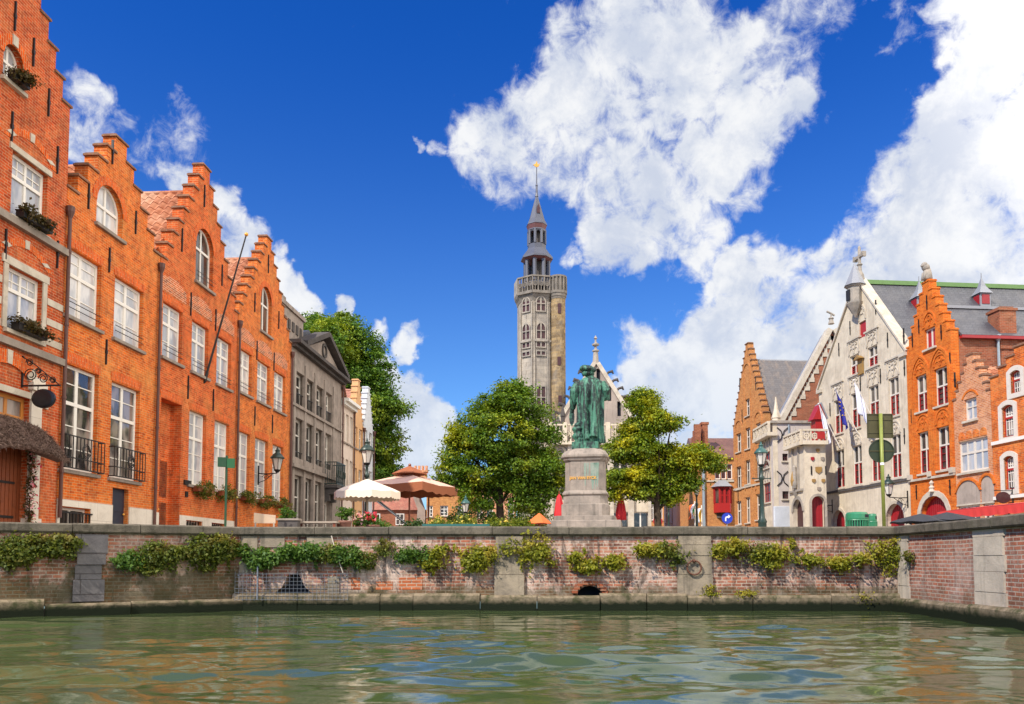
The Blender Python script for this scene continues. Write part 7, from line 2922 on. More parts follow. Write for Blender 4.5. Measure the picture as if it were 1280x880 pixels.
# ---- lodge: balustraded storey with the gable standing behind it
YL = 57.0
l0 = at(688, 600, YL)
l1 = at(813, 600, YL)
lo = B('gothic_lodge', (l0.x, YL), 0.0, 'gothic stone lodge with a pale plaster gable, balustrade and crockets, behind the statue', 'lodge')
W = l1.x - l0.x
zb_, zt_ = lo.px(720, 553)[1], lo.px(720, 531)[1]
H, fw, up = [], [], []
for k in range(5):
    c = W * (k + .5) / 5
    fw.append(add_open(lo, H, c - .62, c + .62, .5, zb_ * .36))
    up.append(add_open(lo, H, c - .62, c + .62, zb_ * .50, zb_ - .55, 'pointed', .8))
lo.part('wall', wall_mb([(0, 0), (W, 0), (W, zb_), (0, zb_)], H, .5, .3), M['stone_white'])
for p in fw:
    window(lo, p, .18, M['white_frame'], M['pane_mid'], .09, ((.5, .10),), ((.5, .09),), True, M['stone_trim'])
for p in up:
    window(lo, p, .18, M['stone_frame'], M['pane_leaded'], .10, ((.5, .12),), ((.55, .10),), True, M['stone_trim'])
    tracery(lo, p[0][0] - .1, p[1][0] + .1, zb_ - 1.2, zb_ - .2, M['stone_carved'], 'pointed', 2, -.06)
m = MB()
for k in range(6):
    x = W * k / 5
    m.box(max(0, x - .2), min(W, x + .2), -.22, -.001, 0, zb_ - .05)
lo.part('buttress', m, M['stone_trim'])
balustrade(lo, -.15, W + .1, zb_ + .02, zt_, n=14, y0=-.40, y1=-.2)
m = MB()
for k in range(8):
    x = W * k / 7
    m.box(max(-.2, x - .16), min(W + .15, x + .16), -.46, -.15, zb_ + .022, zt_ + .12)
lo.part('balustrade_post', m, M['stone_white'])
lo.part('side_wall', MB().box(0, .4, .52, 8, 0, zb_).box(W - .4, W, .52, 8, 0, zb_), M['stone_white'])
lo.part('terrace', MB().box(.01, W - .01, .0 + .52, 2.0, zb_ - .2, zb_ - .02), M['lead'])
# gable
yg = 1.6
def lpx(u, v):
    return lo.px(u, v, yg)
sa, za = lpx(745, 455)
sr, zr = lpx(817, 572)
sl = 2 * sa - sr
zr = max(zr, zb_ - .8)
H = []
q0 = lpx(753, 520)
pw_ = add_open(lo, H, sa - .55, sa + .55, zt_ - .5, zt_ + 1.5, 'round')
sl_w = []
for (u, v) in ((748, 470), (762, 492), (774, 511), (787, 524)):
    s, z = lpx(u, v)
    sl_w.append(add_open(lo, H, s - .14, s + .14, z - .55, z + .55))
gw = wall_mb([(sl, zb_ - .8), (sr, zb_ - .8), (sr, zr), (sa, za), (sl, zr)], H, .5, .25, y=yg)
lo.part('gable', gw, M['plaster_pink'])
lo.part('gable_window', MB().prism(inset(pw_, .005), yg + .18, yg + .22), M['shutter_maroon'])
m = MB()
for p in sl_w:
    m.prism(inset(p, .005), yg + .18, yg + .22)
lo.part('slit', m, M['void'])
m = MB()
mc = MB()
for mir in (1, -1):
    a2 = Vector((sa + mir * (sr - sa + .1), zr - .1))
    c2 = Vector((sa, za))
    nv = Vector((-(c2 - a2).y, (c2 - a2).x)).normalized()
    nv = -nv if nv.y < 0 else nv
    pts = [tuple(a2), tuple(c2), tuple(c2 + nv * .30), tuple(a2 + nv * .30)]
    if (Vector(pts[1]) - Vector(pts[0])).cross(Vector(pts[2]) - Vector(pts[1])) < 0:
        pts = pts[::-1]
    m.prism(pts, yg - .12, yg + .6)
    for k in range(1, 11):
        p = a2.lerp(c2, k / 11.5) + nv * .45
        mc.tube([(p.x - nv.x * .25, yg + .2, p.y - nv.y * .25), (p.x, yg + .2, p.y + .1), (p.x + mir * .28, yg + .2, p.y + .18), (p.x + mir * .36, yg + .2, p.y - .02)], [.12, .10, .13, .06], 6)
lo.part('gable_coping', m, M['stone_trim'])
lo.part('crocket', mc, M['stone_dark'])
m = MB().lathe([(.24, -.2), (.20, .4), (.17, .75), (.26, .8), (.26, .88), (.10, .95), (.08, 1.15), (.26, 1.25), (.28, 1.35), (.08, 1.45), (.06, 1.7), (.14, 1.78), (.02, 2.0)], 8, (sa, yg + .2, za + .2))
lo.part('finial', m, M['stone_carved'])
flat_roof_slope(lo, sr + .1, zr - .1, sa, za - .2, yg + .55, 16, M['slate'], t=.12)
flat_roof_slope(lo, sl - .1, zr - .1, sa, za - .2, yg + .55, 16, M['slate'], t=.12)
# pinnacles and white dormer blocks at the left, chimney at the right
s1, z1 = lpx(790, 487)
lo.part('chimney', MB().box(s1 - .35, s1 + .55, 4.5, 5.2, z1 - 2.5, z1).box(s1 - .42, s1 + .62, 4.4, 5.3, z1 + .002, z1 + .15), M['brick_dark'])
s2 = lpx(794, 490)[0]
m = MB()
for (u, v) in ((691, 520), (702, 516)):
    s, z = lpx(u, v)
    m.lathe([(.16, -2.2), (.14, -.6), (.2, -.5), (.05, .2)], 6, (s, .2, z))
s, z = lpx(796, 488)
m.lathe([(.22, -2.5), (.20, -.6), (.32, -.5), (.32, -.35), (.14, -.3), (.12, .2), (.05, .6)], 6, (lo.px(793.5, 500)[0], 2.6, lo.px(793, 497)[1]))
lo.part('pinnacle', m, M['stone_dark'])
m = MB()
for (u0, u1, vt) in ((681, 690, 528), (695, 704, 525)):
    s0, z = lo.px(u0, vt)
    s1 = lo.px(u1, vt)[0]
    m.box(s0, s1, .6, 1.5, zb_ - .3, z)
    m.prism([(s0 - .1, z), (s1 + .1, z), ((s0 + s1) / 2, z + .5)], .55, 1.5)
lo.part('attic_dormer', m, M['stone_white'])

# ------------------------------------------------------------------ far houses between the left row and the trees
YH = 84.0
h0, h1 = at(440, 640, YH), at(532, 640, YH)
ha = B('brick_house', (h0.x, YH), 0.0, 'low brick house with a broad red tile roof far behind the parasols')
W = h1.x - h0.x
ze, zr = ha.px(490, 637)[1], ha.px(490, 601)[1]
ha.part('wall', MB().box(0, W, 0, 7.0, 0, ze), M['brick_dark'])
flp = MB().add([(-.3, -.3, ze - .05), (W - .5, -.3, ze - .05), (W - 2.2, 3.4, zr), (-.3, 3.4, zr), (-.3, 7.2, ze - .05), (W - .5, 7.2, ze - .05)], [(0, 1, 2, 3), (3, 2, 5, 4), (1, 5, 2), (0, 3, 4)])
ha.part('roof', flp, M['tile_red'])
s0, z0 = ha.px(518, 606)
ha.part('gable_wall', MB().prism([(W - 1.2, 0), (W, 0), (W, ze), (W - 1.3, zr + .5), (W - 2.1, zr + .4), (W - .8, ze)], -.4, -.32), M['plaster_pink'])
for u in (470, 500):
    s, z = ha.px(u, 648)
    window(ha, opening(s - .45, s + .45, z - .7, z + .5), -.06, M['white_frame'], M['pane_dark'], .08, ((.5, .07),), ((.5, .06),), False)
YH = 80.0
h0, h1 = at(533, 640, YH), at(592, 640, YH)
hb = B('brick_house', (h0.x, YH), 0.0, 'ochre brick house with a tall pot-topped chimney behind the brown parasol')
W = h1.x - h0.x
zt = hb.px(545, 613)[1]
H = []
pw = []
for (u, v0, v1) in ((536, 632, 646), (555, 632, 645), (577, 632, 646)):
    s = hb.px(u, 640)[0]
    pw.append(add_open(hb, H, max(.05, s - .4), s + .4, hb.px(u, v1)[1], hb.px(u, v0)[1]))
hb.part('wall', wall_mb([(0, 0), (W, 0), (W, zt), (0, zt)], H, .4, .2), M['brick_gold'])
for p in pw:
    window(hb, p, .1, M['white_frame'], M['pane_mid'], .08, ((.5, .07),), ((.33, .06), (.66, .06)), True)
hb.part('roof', MB().add([(-.2, -.3, zt), (W + .2, -.3, zt), (W + .2, 3.5, zt + 1.4), (-.2, 3.5, zt + 1.4), (-.2, 7, zt), (W + .2, 7, zt)], [(0, 1, 2, 3), (3, 2, 5, 4), (0, 3, 4), (2, 1, 5)]), M['tile_red'])
s0, s1, zc = hb.px(538, 590, 2)[0], hb.px(551, 590, 2)[0], hb.px(545, 590, 2)[1]
m = MB().box(s0 - 1.9, s1 - 1.9 + .4, 2, 3, zt, zc).box(s0 - 2, s1 - 1.4, 1.9, 3.1, zc + .002, zc + .2)
for k in range(4):
    m.lathe([(.13, 0), (.15, .5)], 7, (s0 - 1.6 + .38 * k, 2.5, zc + .2))
hb.part('chimney', m, M['brick_pink'])
hb.part('side_wall', MB().box(0, .3, .41, 7, 0, zt).box(W - .3, W, .41, 7, 0, zt), M['brick_gold'])

# street of houses seen under the right tree
def street_house(u0, u1, vt, Y, label, wallmat, cols, rows, pane='pane_mid', roof='tile_red', frame='white_frame', rz=1.6):
    p0, p1 = at(u0, 640, Y), at(u1, 640, Y)
    b = B('street_house', (p0.x, Y), 0.0, label, 'house', 'houses of the far street')
    W = p1.x - p0.x
    zt = b.px(u0, vt)[1]
    H, ps = [], []
    for (f0, f1) in rows:
        for k in range(cols):
            c = W * (k + .5) / cols
            w_ = min(.5, W / cols * .3)
            ps.append(add_open(b, H, c - w_, c + w_, zt * f0, zt * f1))
    b.part('wall', wall_mb([(0, 0), (W, 0), (W, zt), (0, zt)], H, .4, .2), M[wallmat])
    for p in ps:
        window(b, p, .1, M[frame], M[pane], .08, ((.5, .07),), ((.6, .06),), True)
    b.part('roof', MB().add([(-.1, -.3, zt), (W + .1, -.3, zt), (W + .1, 3.5, zt + rz), (-.1, 3.5, zt + rz), (-.1, 7, zt), (W + .1, 7, zt)], [(0, 1, 2, 3), (3, 2, 5, 4), (0, 3, 4), (2, 1, 5)]), M[roof])
    b.part('side_wall', MB().box(0, .3, .41, 7, 0, zt).box(W - .3, W, .41, 7, 0, zt), M[wallmat])
    return b


street_house(812, 830, 574, 92, 'yellowish far street house seen just left of the trunk of the right tree', 'brick_gold', 2, ((.08, .26), (.36, .56), (.66, .86)), 'pane_dark')
street_house(830.3, 853, 590, 100, 'white plaster house in the middle of the far street', 'plaster_white', 3, ((.05, .27), (.38, .60), (.70, .90)))
street_house(853.3, 869, 585, 94, 'beige house right in the far street, behind the hanging flags', 'plaster_cream', 2, ((.05, .28), (.38, .58), (.68, .88)))
street_house(592.5, 645, 610, 96, 'brownish brick house hidden behind the shrubs of the large left tree', 'brick_pink', 4, ((.1, .4), (.55, .85)))

# ------------------------------------------------------------------ trees
tree('leafy_tree', 625, 38.0, 655,
     [(640, 502, 28), (612, 514, 28), (660, 522, 30), (588, 538, 30), (625, 545, 44), (672, 560, 30), (576, 572, 28), (605, 585, 42), (650, 585, 44), (684, 592, 24),
      (566, 592, 18), (600, 615, 30), (660, 618, 32), (690, 608, 16), (642, 486, 16), (572, 548, 16), (684, 545, 14)],
     'round leafy green tree left of the statue', M['leaf_square'], .128, 600, 140, .25, .20, 3.2, 21, 1.0)
tree('leafy_tree', 822, 36.0, 655,
     [(807, 500, 17), (812, 516, 15), (796, 506, 9), (796, 534, 19), (822, 531, 18), (840, 530, 12), (775, 563, 19), (804, 564, 26), (838, 574, 26), (868, 572, 20), (893, 578, 13),
      (773, 598, 18), (799, 603, 26), (832, 606, 28), (858, 601, 18), (842, 625, 11), (766, 618, 8)],
     'yellow-green tree with a pointed top right of the statue', M['leaf_yellow'], .122, 500, 135, .22, .17, 2.6, 22, 1.0)
tree('tall_tree', 440, 64.0, 655,
     [(398, 408, 26), (425, 408, 26), (445, 432, 32), (415, 440, 40), (462, 462, 30), (440, 480, 42), (475, 500, 24), (460, 520, 38), (498, 514, 12), (476, 560, 28), (488, 545, 14),
      (468, 590, 28), (488, 590, 14), (440, 560, 40), (420, 510, 40), (400, 470, 40)],
     'very tall green tree rising behind the roofs of the left row', M['leaf_back'], .23, 760, 115, .45, .42, 7.0, 23, 1.0)

# shrubs behind the flower bed, under the left tree
for i, (u, vt, w_, Y, mat, lab) in enumerate((
        (575, 628, 16, 40.5, 'leaf_shrub', 'dark bluish shrub just right of the brown parasol'),
        (598, 620, 22, 41.5, 'leaf_shrub', 'large dark shrub behind the small lantern post'),
        (645, 630, 20, 42, 'leaf_back', 'mid green shrub right behind the trunk of the left tree'),
        (672, 636, 20, 41, 'leaf_bright', 'light green shrub near the orange parasol'),
        (618, 636, 14, 41.5, 'leaf_back', 'green bush filling the gap left of the trunk'))):
    p = at(u, vt, Y)
    hz = (p.z - GZ) / 2
    shrub('shrub', p.x, Y, GZ, w_ * Y / F, .8, hz, lab, M[mat], .14, 1500, seed=30 + i)
# flower bed along the quay
for i, (u0, u1, vt, mat, fl, lab) in enumerate((
        (536, 566, 645, 'leaf_bright', 'petal_yellow', 'low yellow-flowering plants at the left end of the bed'),
        (562, 596, 644, 'leaf_bright', 'petal_yellow', 'yellow-flowering plants in front of the small lantern post'),
        (602, 640, 646, 'leaf_bright', 'petal_yellow', 'bright low plants in front of the tree trunk'),
        (634, 664, 647, 'leaf_bright', None, 'bright green low plants beside the orange parasol'),
        (455, 490, 645, 'leaf_wall_green', None, 'tufted green plants below the cream parasol'),
        (500, 536, 649, 'leaf_shrub', None, 'low dark plants under the brown parasol'))):
    Y = 23.0
    p, p1 = at(u0, vt, Y), at(u1, vt, Y)
    hz = (p.z - GZ) / 2
    shrub('flowering_plant', (p.x + p1.x) / 2, Y, GZ, (p1.x - p.x) / 2, .45, max(.12, hz), lab, M[mat], .075, 1300, 'flowering plant', 'plants of the quayside flower bed', 60 + i,
          M[fl] if fl else None, 16, False)
p0, p1 = at(528, 656, 22.0), at(612, 656, 22.0)
m = MB().box(p0.x, p1.x, 21.96, 22.04, GZ + .30, GZ + .36)
for k in range(6):
    x = p0.x + (p1.x - p0.x) * k / 5
    m.box(x - .02, x + .02, 21.97, 22.03, GZ, GZ + .30)
tag(m.build('planter_rail', M['teal_paint']), 'low teal rail in front of the quayside flower bed', 'rail')

# ------------------------------------------------------------------ monument
YS = 30.0
pc = at(732.5, 600, YS)
ped = empty('stone_pedestal', (pc.x, YS, GZ), R(-9), 'octagonal stone pedestal with green streaks and gold letters, carrying the statue', 'pedestal')
kx = YS / F


def pz(v, Y=29.15):
    return at(732.5, v, Y).z - GZ


def octo(r, ch):
    """square of half-width r with chamfered corners"""
    c = r - ch
    return [(-c, -r), (c, -r), (r, -c), (r, c), (c, r), (-c, r), (-r, c), (-r, -c)]


def octo_loft(m, prof):
    b = None
    vs, fs = [], []
    for (r, ch, z) in prof:
        vs += [(x, y, z) for x, y in octo(r, ch)]
    n = len(prof)
    for i in range(n - 1):
        for k in range(8):
            l = (k + 1) % 8
            fs.append((i * 8 + k, i * 8 + l, (i + 1) * 8 + l, (i + 1) * 8 + k))
    fs += [tuple(range(7, -1, -1)), tuple(range((n - 1) * 8, n * 8))]
    m.add(vs, fs)


def q(px):
    return px * kx / 2


m = MB()
octo_loft(m, [(q(88), .01, 0), (q(88), .01, pz(651.5)), (q(86), .01, pz(650.8))])
octo_loft(m, [(q(74), .12, pz(650.7)), (q(74), .12, pz(645.2)), (q(72), .12, pz(644.8))])
m.build('step', M['stone_pedestal'], ped)
m = MB()
octo_loft(m, [(q(58), .24, pz(644.7)), (q(58), .24, pz(630.3)), (q(56), .24, pz(629.4))])
octo_loft(m, [(q(54), .24, pz(629.3)), (q(53), .24, pz(618.8)), (q(56), .24, pz(617.6)), (q(56), .24, pz(616)), (q(52), .22, pz(613)), (q(51), .22, pz(612.5))])
m.build('base', M['stone_pedestal'], ped)
m = MB()
rs = q(49)
octo_loft(m, [(rs, .22, pz(612.4)), (rs, .22, pz(576))])
m.build('shaft', M['stone_pedestal'], ped)
# verdigris streaks have their own outline: thin stain runs down the shaft
m = MB()
for (x, w_, z0, z1) in ((.02, .05, 578, 607), (.12, .035, 578, 600), (.30, .09, 578, 611), (.40, .04, 578, 611), (.47, .06, 578, 608)):
    m.add([(x - w_, -rs - .004, pz(z0)), (x + w_, -rs - .004, pz(z0)), (x + w_ * .6, -rs - .004, pz((z0 + z1) / 2)), (x + w_ * .2, -rs - .004, pz(z1)), (x - w_ * .3, -rs - .004, pz(z1)), (x - w_ * .8, -rs - .004, pz((z0 + z1) / 2))],
          [(5, 4, 3, 2, 1, 0)[::-1]])
stain = stone_mat('verdigris', (0.17, 0.26, 0.20), (0.30, 0.33, 0.27), 0.4, (0.12, 0.14, 0.11), 2.0)
m.build('verdigris_stain', stain, ped)
m = MB()
octo_loft(m, [(q(50), .22, pz(575.9)), (q(53), .22, pz(574)), (q(53.5), .22, pz(572)), (q(57.5), .24, pz(570.4)), (q(57.5), .24, pz(568)), (q(50), .24, pz(562.5)), (q(36), .2, pz(558.8))])
m.build('cap', M['stone_pedestal'], ped)
m = MB()
octo_loft(m, [(q(33), .02, pz(558.7)), (q(33), .02, pz(552, 29.5)), (q(31), .02, pz(551.6, 29.5))])
m.build('bronze_plinth', M['bronze'], ped)


def text_obj(txt, size, mat, parent, loc, rot, name='lettering', depth=.006):
    c = bpy.data.curves.new(name, 'FONT')
    c.body = txt
    c.size = size
    c.align_x = 'CENTER'
    c.align_y = 'CENTER'
    c.extrude = depth
    c.offset = size * .035
    o = bpy.data.objects.new(name, c)
    COL.objects.link(o)
    bpy.context.view_layer.update()
    me = bpy.data.meshes.new_from_object(o.evaluated_get(bpy.context.evaluated_depsgraph_get()))
    bpy.data.objects.remove(o)
    t = link(name, me, mat, parent, loc)
    t.rotation_euler = rot
    return t


text_obj('JAN VAN EYCK', .145, M['gold'], ped, (-.06, -rs - .016, pz(597)), (R(90), 0, 0), 'inscription')

# statue: one continuous bronze figure seen from behind, robe in deep folds
SH = at(735, 455, YS).z - at(735, 551.6, YS).z
sx = at(737.5, 551, YS).x
st = empty('bronze_statue', (sx, YS, GZ + pz(551.6, 29.5)), 0, 'green bronze statue of a robed man in a wide hat, his back turned', 'statue')
m = MB()
S = SH
rings = [(.175, .135, 0.0), (.178, .14, .03), (.165, .13, .12), (.160, .125, .25), (.158, .12, .40), (.155, .115, .52), (.160, .115, .60), (.175, .115, .68), (.182, .11, .74), (.165, .095, .79), (.105, .075, .83), (.05, .05, .855), (.045, .048, .89)]
vs, fs = [], []
ns = 72
fold = [rnd.uniform(0, 6.28) for _ in range(6)]
def cxo(z):
    return .012 * math.sin(z * 3.0)
dense = []
for i in range(len(rings) - 1):
    n_ = max(1, int((rings[i + 1][2] - rings[i][2]) / .022))
    for k in range(n_):
        t = k / n_
        dense.append(tuple(rings[i][j] * (1 - t) + rings[i + 1][j] * t for j in range(3)))
dense.append(rings[-1])
for (rx, ry, z) in dense:
    amp = .034 * max(0.0, min(1.0, (.82 - z) / .25)) + .004
    for k in range(ns):
        t = 2 * math.pi * k / ns
        f_ = (math.sin(7 * t + fold[0] + 1.4 * math.sin(z * 4)) + .6 * math.sin(12 * t + fold[1] - 2 * z) + .25 * math.sin(21 * t + fold[2] + 3 * z))
        rr = 1 + amp / .16 * f_ * .55
        vs.append((S * (cxo(z) + rx * rr * math.cos(t)), S * ry * rr * math.sin(t), S * z))
nr = len(dense)
for i in range(nr - 1):
    for k in range(ns):
        l = (k + 1) % ns
        fs.append((i * ns + k, i * ns + l, (i + 1) * ns + l, (i + 1) * ns + k))
fs += [tuple(range(ns - 1, -1, -1)), tuple(range((nr - 1) * ns, nr * ns))]
m.add(vs, fs)
# head, sleeves, forearms, hands
m.ball((S * -.015, S * .01, S * .915), S * .058, 14, 10, 1.2)
m.ball((S * .012, S * .055, S * .91), S * .018, 8, 6)                # nose (front faces away from the canal)
m.tube([(S * -.14, 0, S * .775), (S * -.195, S * -.01, S * .66), (S * -.205, S * .02, S * .55), (S * -.215, S * .07, S * .455)], [S * .062, S * .066, S * .052, S * .036], 12)
m.tube([(S * .15, 0, S * .775), (S * .205, S * -.02, S * .67), (S * .215, S * .01, S * .60), (S * .12, S * .13, S * .58)], [S * .06, S * .064, S * .055, S * .034], 12)
m.ball((S * -.22, S * .08, S * .435), S * .030, 10, 7, 1.2)
for k in range(4):
    a = -.5 + k * .33
    m.tube([(S * (-.222 + .012 * k - .02), S * .085, S * .425), (S * (-.222 + .012 * k - .022), S * .10, S * .395), (S * (-.218 + .012 * k - .022), S * .09, S * (.375 + .004 * k))], S * .0085, 6)
# tail of the hood down the back
m.tube([(S * .03, S * -.09, S * .80), (S * .03, S * -.125, S * .66), (S * .05, S * -.135, S * .50), (S * .05, S * -.14, S * .30), (S * .03, S * -.15, S * .06)], [S * .03, S * .034, S * .036, S * .04, S * .05], 10)
m.tube([(S * -.07, S * -.10, S * .66), (S * -.075, S * -.125, S * .45), (S * -.06, S * -.13, S * .2), (S * -.05, S * -.14, S * .03)], [S * .02, S * .025, S * .03, S * .035], 9)
bd = m.build('figure', M['bronze'], st, True)
rm = bd.modifiers.new('one_surface', 'REMESH')
rm.mode = 'VOXEL'
rm.voxel_size = .016
rm.use_smooth_shade = True
sm = bd.modifiers.new('soften', 'SMOOTH')
sm.iterations = 1
sm.factor = .5
# wide draped hat, with hair below it
hv, hf = [], []
for i, (r, z) in enumerate(((.02, 1.0), (.07, .995), (.098, .975), (.108, .955), (.102, .935), (.075, .925), (.05, .93))):
    for k in range(28):
        t = 2 * math.pi * k / 28
        w_ = 1 + .07 * math.sin(5 * t + i) + .04 * math.sin(11 * t)
        hv.append((S * (-.022 + r * w_ * math.cos(t)), S * (.0 + r * w_ * math.sin(t) * .92), S * (z - .012 * math.cos(t) * 1.0)))
for i in range(6):
    for k in range(28):
        l = (k + 1) % 28
        hf.append((i * 28 + l, i * 28 + k, (i + 1) * 28 + k, (i + 1) * 28 + l))
hf += [tuple(range(28)), tuple(range(6 * 28, 7 * 28))[::-1]]
MB().add(hv, hf).build('hat', M['bronze'], st, True)
m = MB()
for k in range(9):
    t = math.pi * (1.0 + k / 8)
    m.tube([(S * (-.018 + .052 * math.cos(t)), S * (.01 + .052 * math.sin(t)), S * .935), (S * (-.018 + .062 * math.cos(t)), S * (.01 + .064 * math.sin(t)), S * .90), (S * (-.018 + .058 * math.cos(t)), S * (.01 + .06 * math.sin(t)), S * .868)], [S * .02, S * .022, S * .012], 8)
m.build('hair', M['bronze'], st, True)
# low draped stump at his left hand, with a palette leaning on it
m = MB()
nv_, nf_ = [], []
for i in range(15):
    z = i / 14 * .225
    rr = (.060 - .012 * math.sin(i * .9) + .012 * (1 if 8 < i < 12 else 0)) * (1 if i < 13 else .7)
    for k in range(26):
        t = 2 * math.pi * k / 26
        w_ = 1 + .10 * math.sin(6 * t + i * .35) + .06 * math.sin(11 * t)
        nv_.append((S * (-.150 + rr * w_ * math.cos(t)), S * (-.03 + rr * w_ * .85 * math.sin(t)), S * z))
for i in range(14):
    for k in range(26):
        l = (k + 1) % 26
        nf_.append((i * 26 + k, i * 26 + l, (i + 1) * 26 + l, (i + 1) * 26 + k))
nf_ += [tuple(range(25, -1, -1)), tuple(range(14 * 26, 15 * 26))]
m.add(nv_, nf_)
m.ball((S * -.155, S * -.03, S * .225), S * .05, 12, 8, .75)
m.build('draped_stump', M['bronze'], st, True)
pr = [(.034 * math.cos(t * math.pi / 10), .11 * math.sin(t * math.pi / 10)) for t in range(20)]
MB().prism([(S * (-.225 + a), S * (.35 + c)) for a, c in pr], S * .07, S * .08).build('palette', M['bronze'], st)

# ------------------------------------------------------------------ lamps
def lamp_post(u, vtop, Y, label, k=1.0, r=.06, mat='lamp_green', arms=False, cap='lamp_cap'):
    p = at(u, vtop, Y)
    root = empty('street_lamp', (p.x, Y, GZ), 0, label, 'street lamp')
    hl = 1.15 * k
    hp = p.z - GZ - hl
    prof = [(r * 3.0, 0), (r * 3.0, .12), (r * 2.3, .18), (r * 2.2, .75), (r * 2.6, .80), (r * 1.5, .95), (r * 1.25, 1.2), (r, hp - .5), (r * 1.5, hp - .45), (r * 1.6, hp - .36), (r * .9, hp - .3), (r * .8, hp - .04), (r * 1.6, hp)]
    MB().lathe(prof, 12).build('post', M[mat], root, True)
    if arms:
        m = MB()
        m.tube([(-.32, 0, hp - .42), (.32, 0, hp - .42)], .02, 6).ball((-.33, 0, hp - .42), .035).ball((.33, 0, hp - .42), .035)
        m.build('ladder_bar', M[mat], root)
    lantern(root, (0, 0, hp), k, cap)
    return root


lamp_post(951, 552, 30.0, 'dark green street lamp before the golden gabled house, tallest on the right', .85, .07, arms=True)
lamp_post(459, 548, 33.0, 'tall street lamp behind the cream parasol, beside the left row', 1.0, .07, cap='lamp_green')
lamp_post(582, 619, 30.5, 'small lantern post among the shrubs right of the brown parasol', .62, .035, 'pole_olive')
lamp_post(870.5, 603, 40.0, 'street lamp under the right tree with a teal cap', .62, .05)
lamp_post(835.5, 620, 46.0, 'far dark street lamp behind the trunk of the right tree', .62, .045)

# ------------------------------------------------------------------ cafe terrace on the left
p = at(459, 622, 25.5)
parasol(p.x, p.y, at(459, 615, 25.5).z, at(459, 599, 25.5).z, .0415 * 25.5, 'round cream parasol with a scalloped valance before the left row', 'cream_fabric', 10, valance=.24, pole_mat='wood_grey')
p = at(512, 600, 29.0)
parasol(p.x, p.y, at(512, 607, 29).z, at(512, 592, 29).z, .060 * 29, 'large double-tiered parasol, pinkish above and brown at the edge', 'pink_fabric', 4, True, valance=.34, pole_mat='wood_brown', rot=R(22), vent='brown_fabric', edge_mat='brown_fabric')
p = at(536, 600, 31.5)
parasol(p.x, p.y, at(540, 613, 31.5).z, at(536, 598, 31.5).z, .044 * 31.5, 'brown parasol partly hidden behind the double-tiered one', 'brown_fabric', 4, True, valance=.18, pole_mat='wood_brown', rot=R(40))
p = at(674, 642, 27.0)
parasol(p.x, p.y, at(674, 654, 27).z, at(674, 641.5, 27).z, .016 * 27, 'small bright orange parasol left of the pedestal', 'orange_fabric', 4, True, rot=R(15))
root = empty('leaning_beam', at(461, 616, 27.5), 0, 'long dark beam slanting down under the brown parasol', 'beam')
dv = at(508, 655, 27.6) - at(461, 616, 27.5)
MB().tube([(0, 0, 0), tuple(dv)], .045, 6).build('beam', M['black'], root)
MB().tube([(.15, -.08, -.2), (dv.x + .02, dv.y - .08, dv.z + .0)], .02, 6).build('stay', M['wire'], root)


def closed_parasol(u, v0, v1, Y, label):
    p0, p1 = at(u, v0, Y), at(u, v1, Y)
    root = empty('closed_parasol', (p0.x, Y, GZ), 0, label, 'parasol')
    z0, z1 = p1.z - GZ, p0.z - GZ
    nv_, nf_ = [], []
    pr = [(.21, z0), (.20, z0 + (z1 - z0) * .3), (.15, z0 + (z1 - z0) * .65), (.09, z1 - .1), (.03, z1)]
    for (r, z) in pr:
        for k in range(24):
            t = 2 * math.pi * k / 24
            w_ = 1 + .20 * math.cos(6 * t + z)
            nv_.append((r * w_ * math.cos(t), r * w_ * math.sin(t), z))
    for i in range(4):
        for k in range(24):
            l = (k + 1) % 24
            nf_.append((i * 24 + k, i * 24 + l, (i + 1) * 24 + l, (i + 1) * 24 + k))
    nf_ += [tuple(range(23, -1, -1)), tuple(range(96, 120))]
    MB().add(nv_, nf_).build('canopy', M['red_fabric'], root, True)
    MB().tube([(0, 0, 0), (0, 0, z1 + .15)], .03, 6).build('pole', M['wood_brown'], root)
    MB().lathe([(.3, 0), (.3, .06), (.06, .1)], 10).build('base', M['stone_dark'], root)


closed_parasol(699, 618, 652, 36.0, 'folded red parasol peeping out left of the pedestal')
closed_parasol(776, 619, 650, 36.5, 'folded red parasol right of the pedestal')


def pot(u, vt, vb, w_px, Y, label, seed, flower=None, mat='leaf_wall_green', hgt=None):
    p, pb = at(u, vt, Y), at(u, vb, Y)
    root = empty('potted_plant', (p.x, Y, GZ), 0, label, 'potted plant')
    r = w_px * Y / F / 2
    h = max(.25, p.z - GZ - .02)
    hp = h * .52
    MB().lathe([(r * .62, 0), (r * .80, hp * .35), (r * .98, hp * .85), (r * 1.05, hp * .87), (r * 1.05, hp), (r * .9, hp), (r * .85, hp * .9)], 18).build('pot', M['terracotta'], root, True)
    pts, out, _ = cloud_points([(0, 0, hp + (h - hp) * .5, r * 1.15, r * 1.15, (h - hp) * .55)], 26, 26, r * .25, seed, .3)
    leaves('foliage', pts, .07, M[mat], root, .5, seed, out=out)
    if flower:
        rg = np.random.RandomState(seed)
        leaves('flowers', pts[rg.choice(len(pts), 90)] + np.array([0, -.05, .06]), .085, M[flower], root, .8, seed)
    MB().tube([(0, 0, 0), (0, 0, h * .8)], .02, 5).build('stem', M['bark'], root)


pot(358.5, 634, 657, 15, 21.0, 'round terracotta pot with a green bush in front of the grey pediment house', 81)
pot(431.5, 632, 657, 16, 21.5, 'terracotta pot with a leafy plant at the left end of the cafe terrace', 82)
pot(450, 644, 657, 11, 22.0, 'low pot with pink blooms right of the terracotta pot', 83, 'petal_pink')
pot(466, 641, 657, 17, 22.2, 'wide low pot of red geraniums under the cream parasol', 84, 'petal_red')

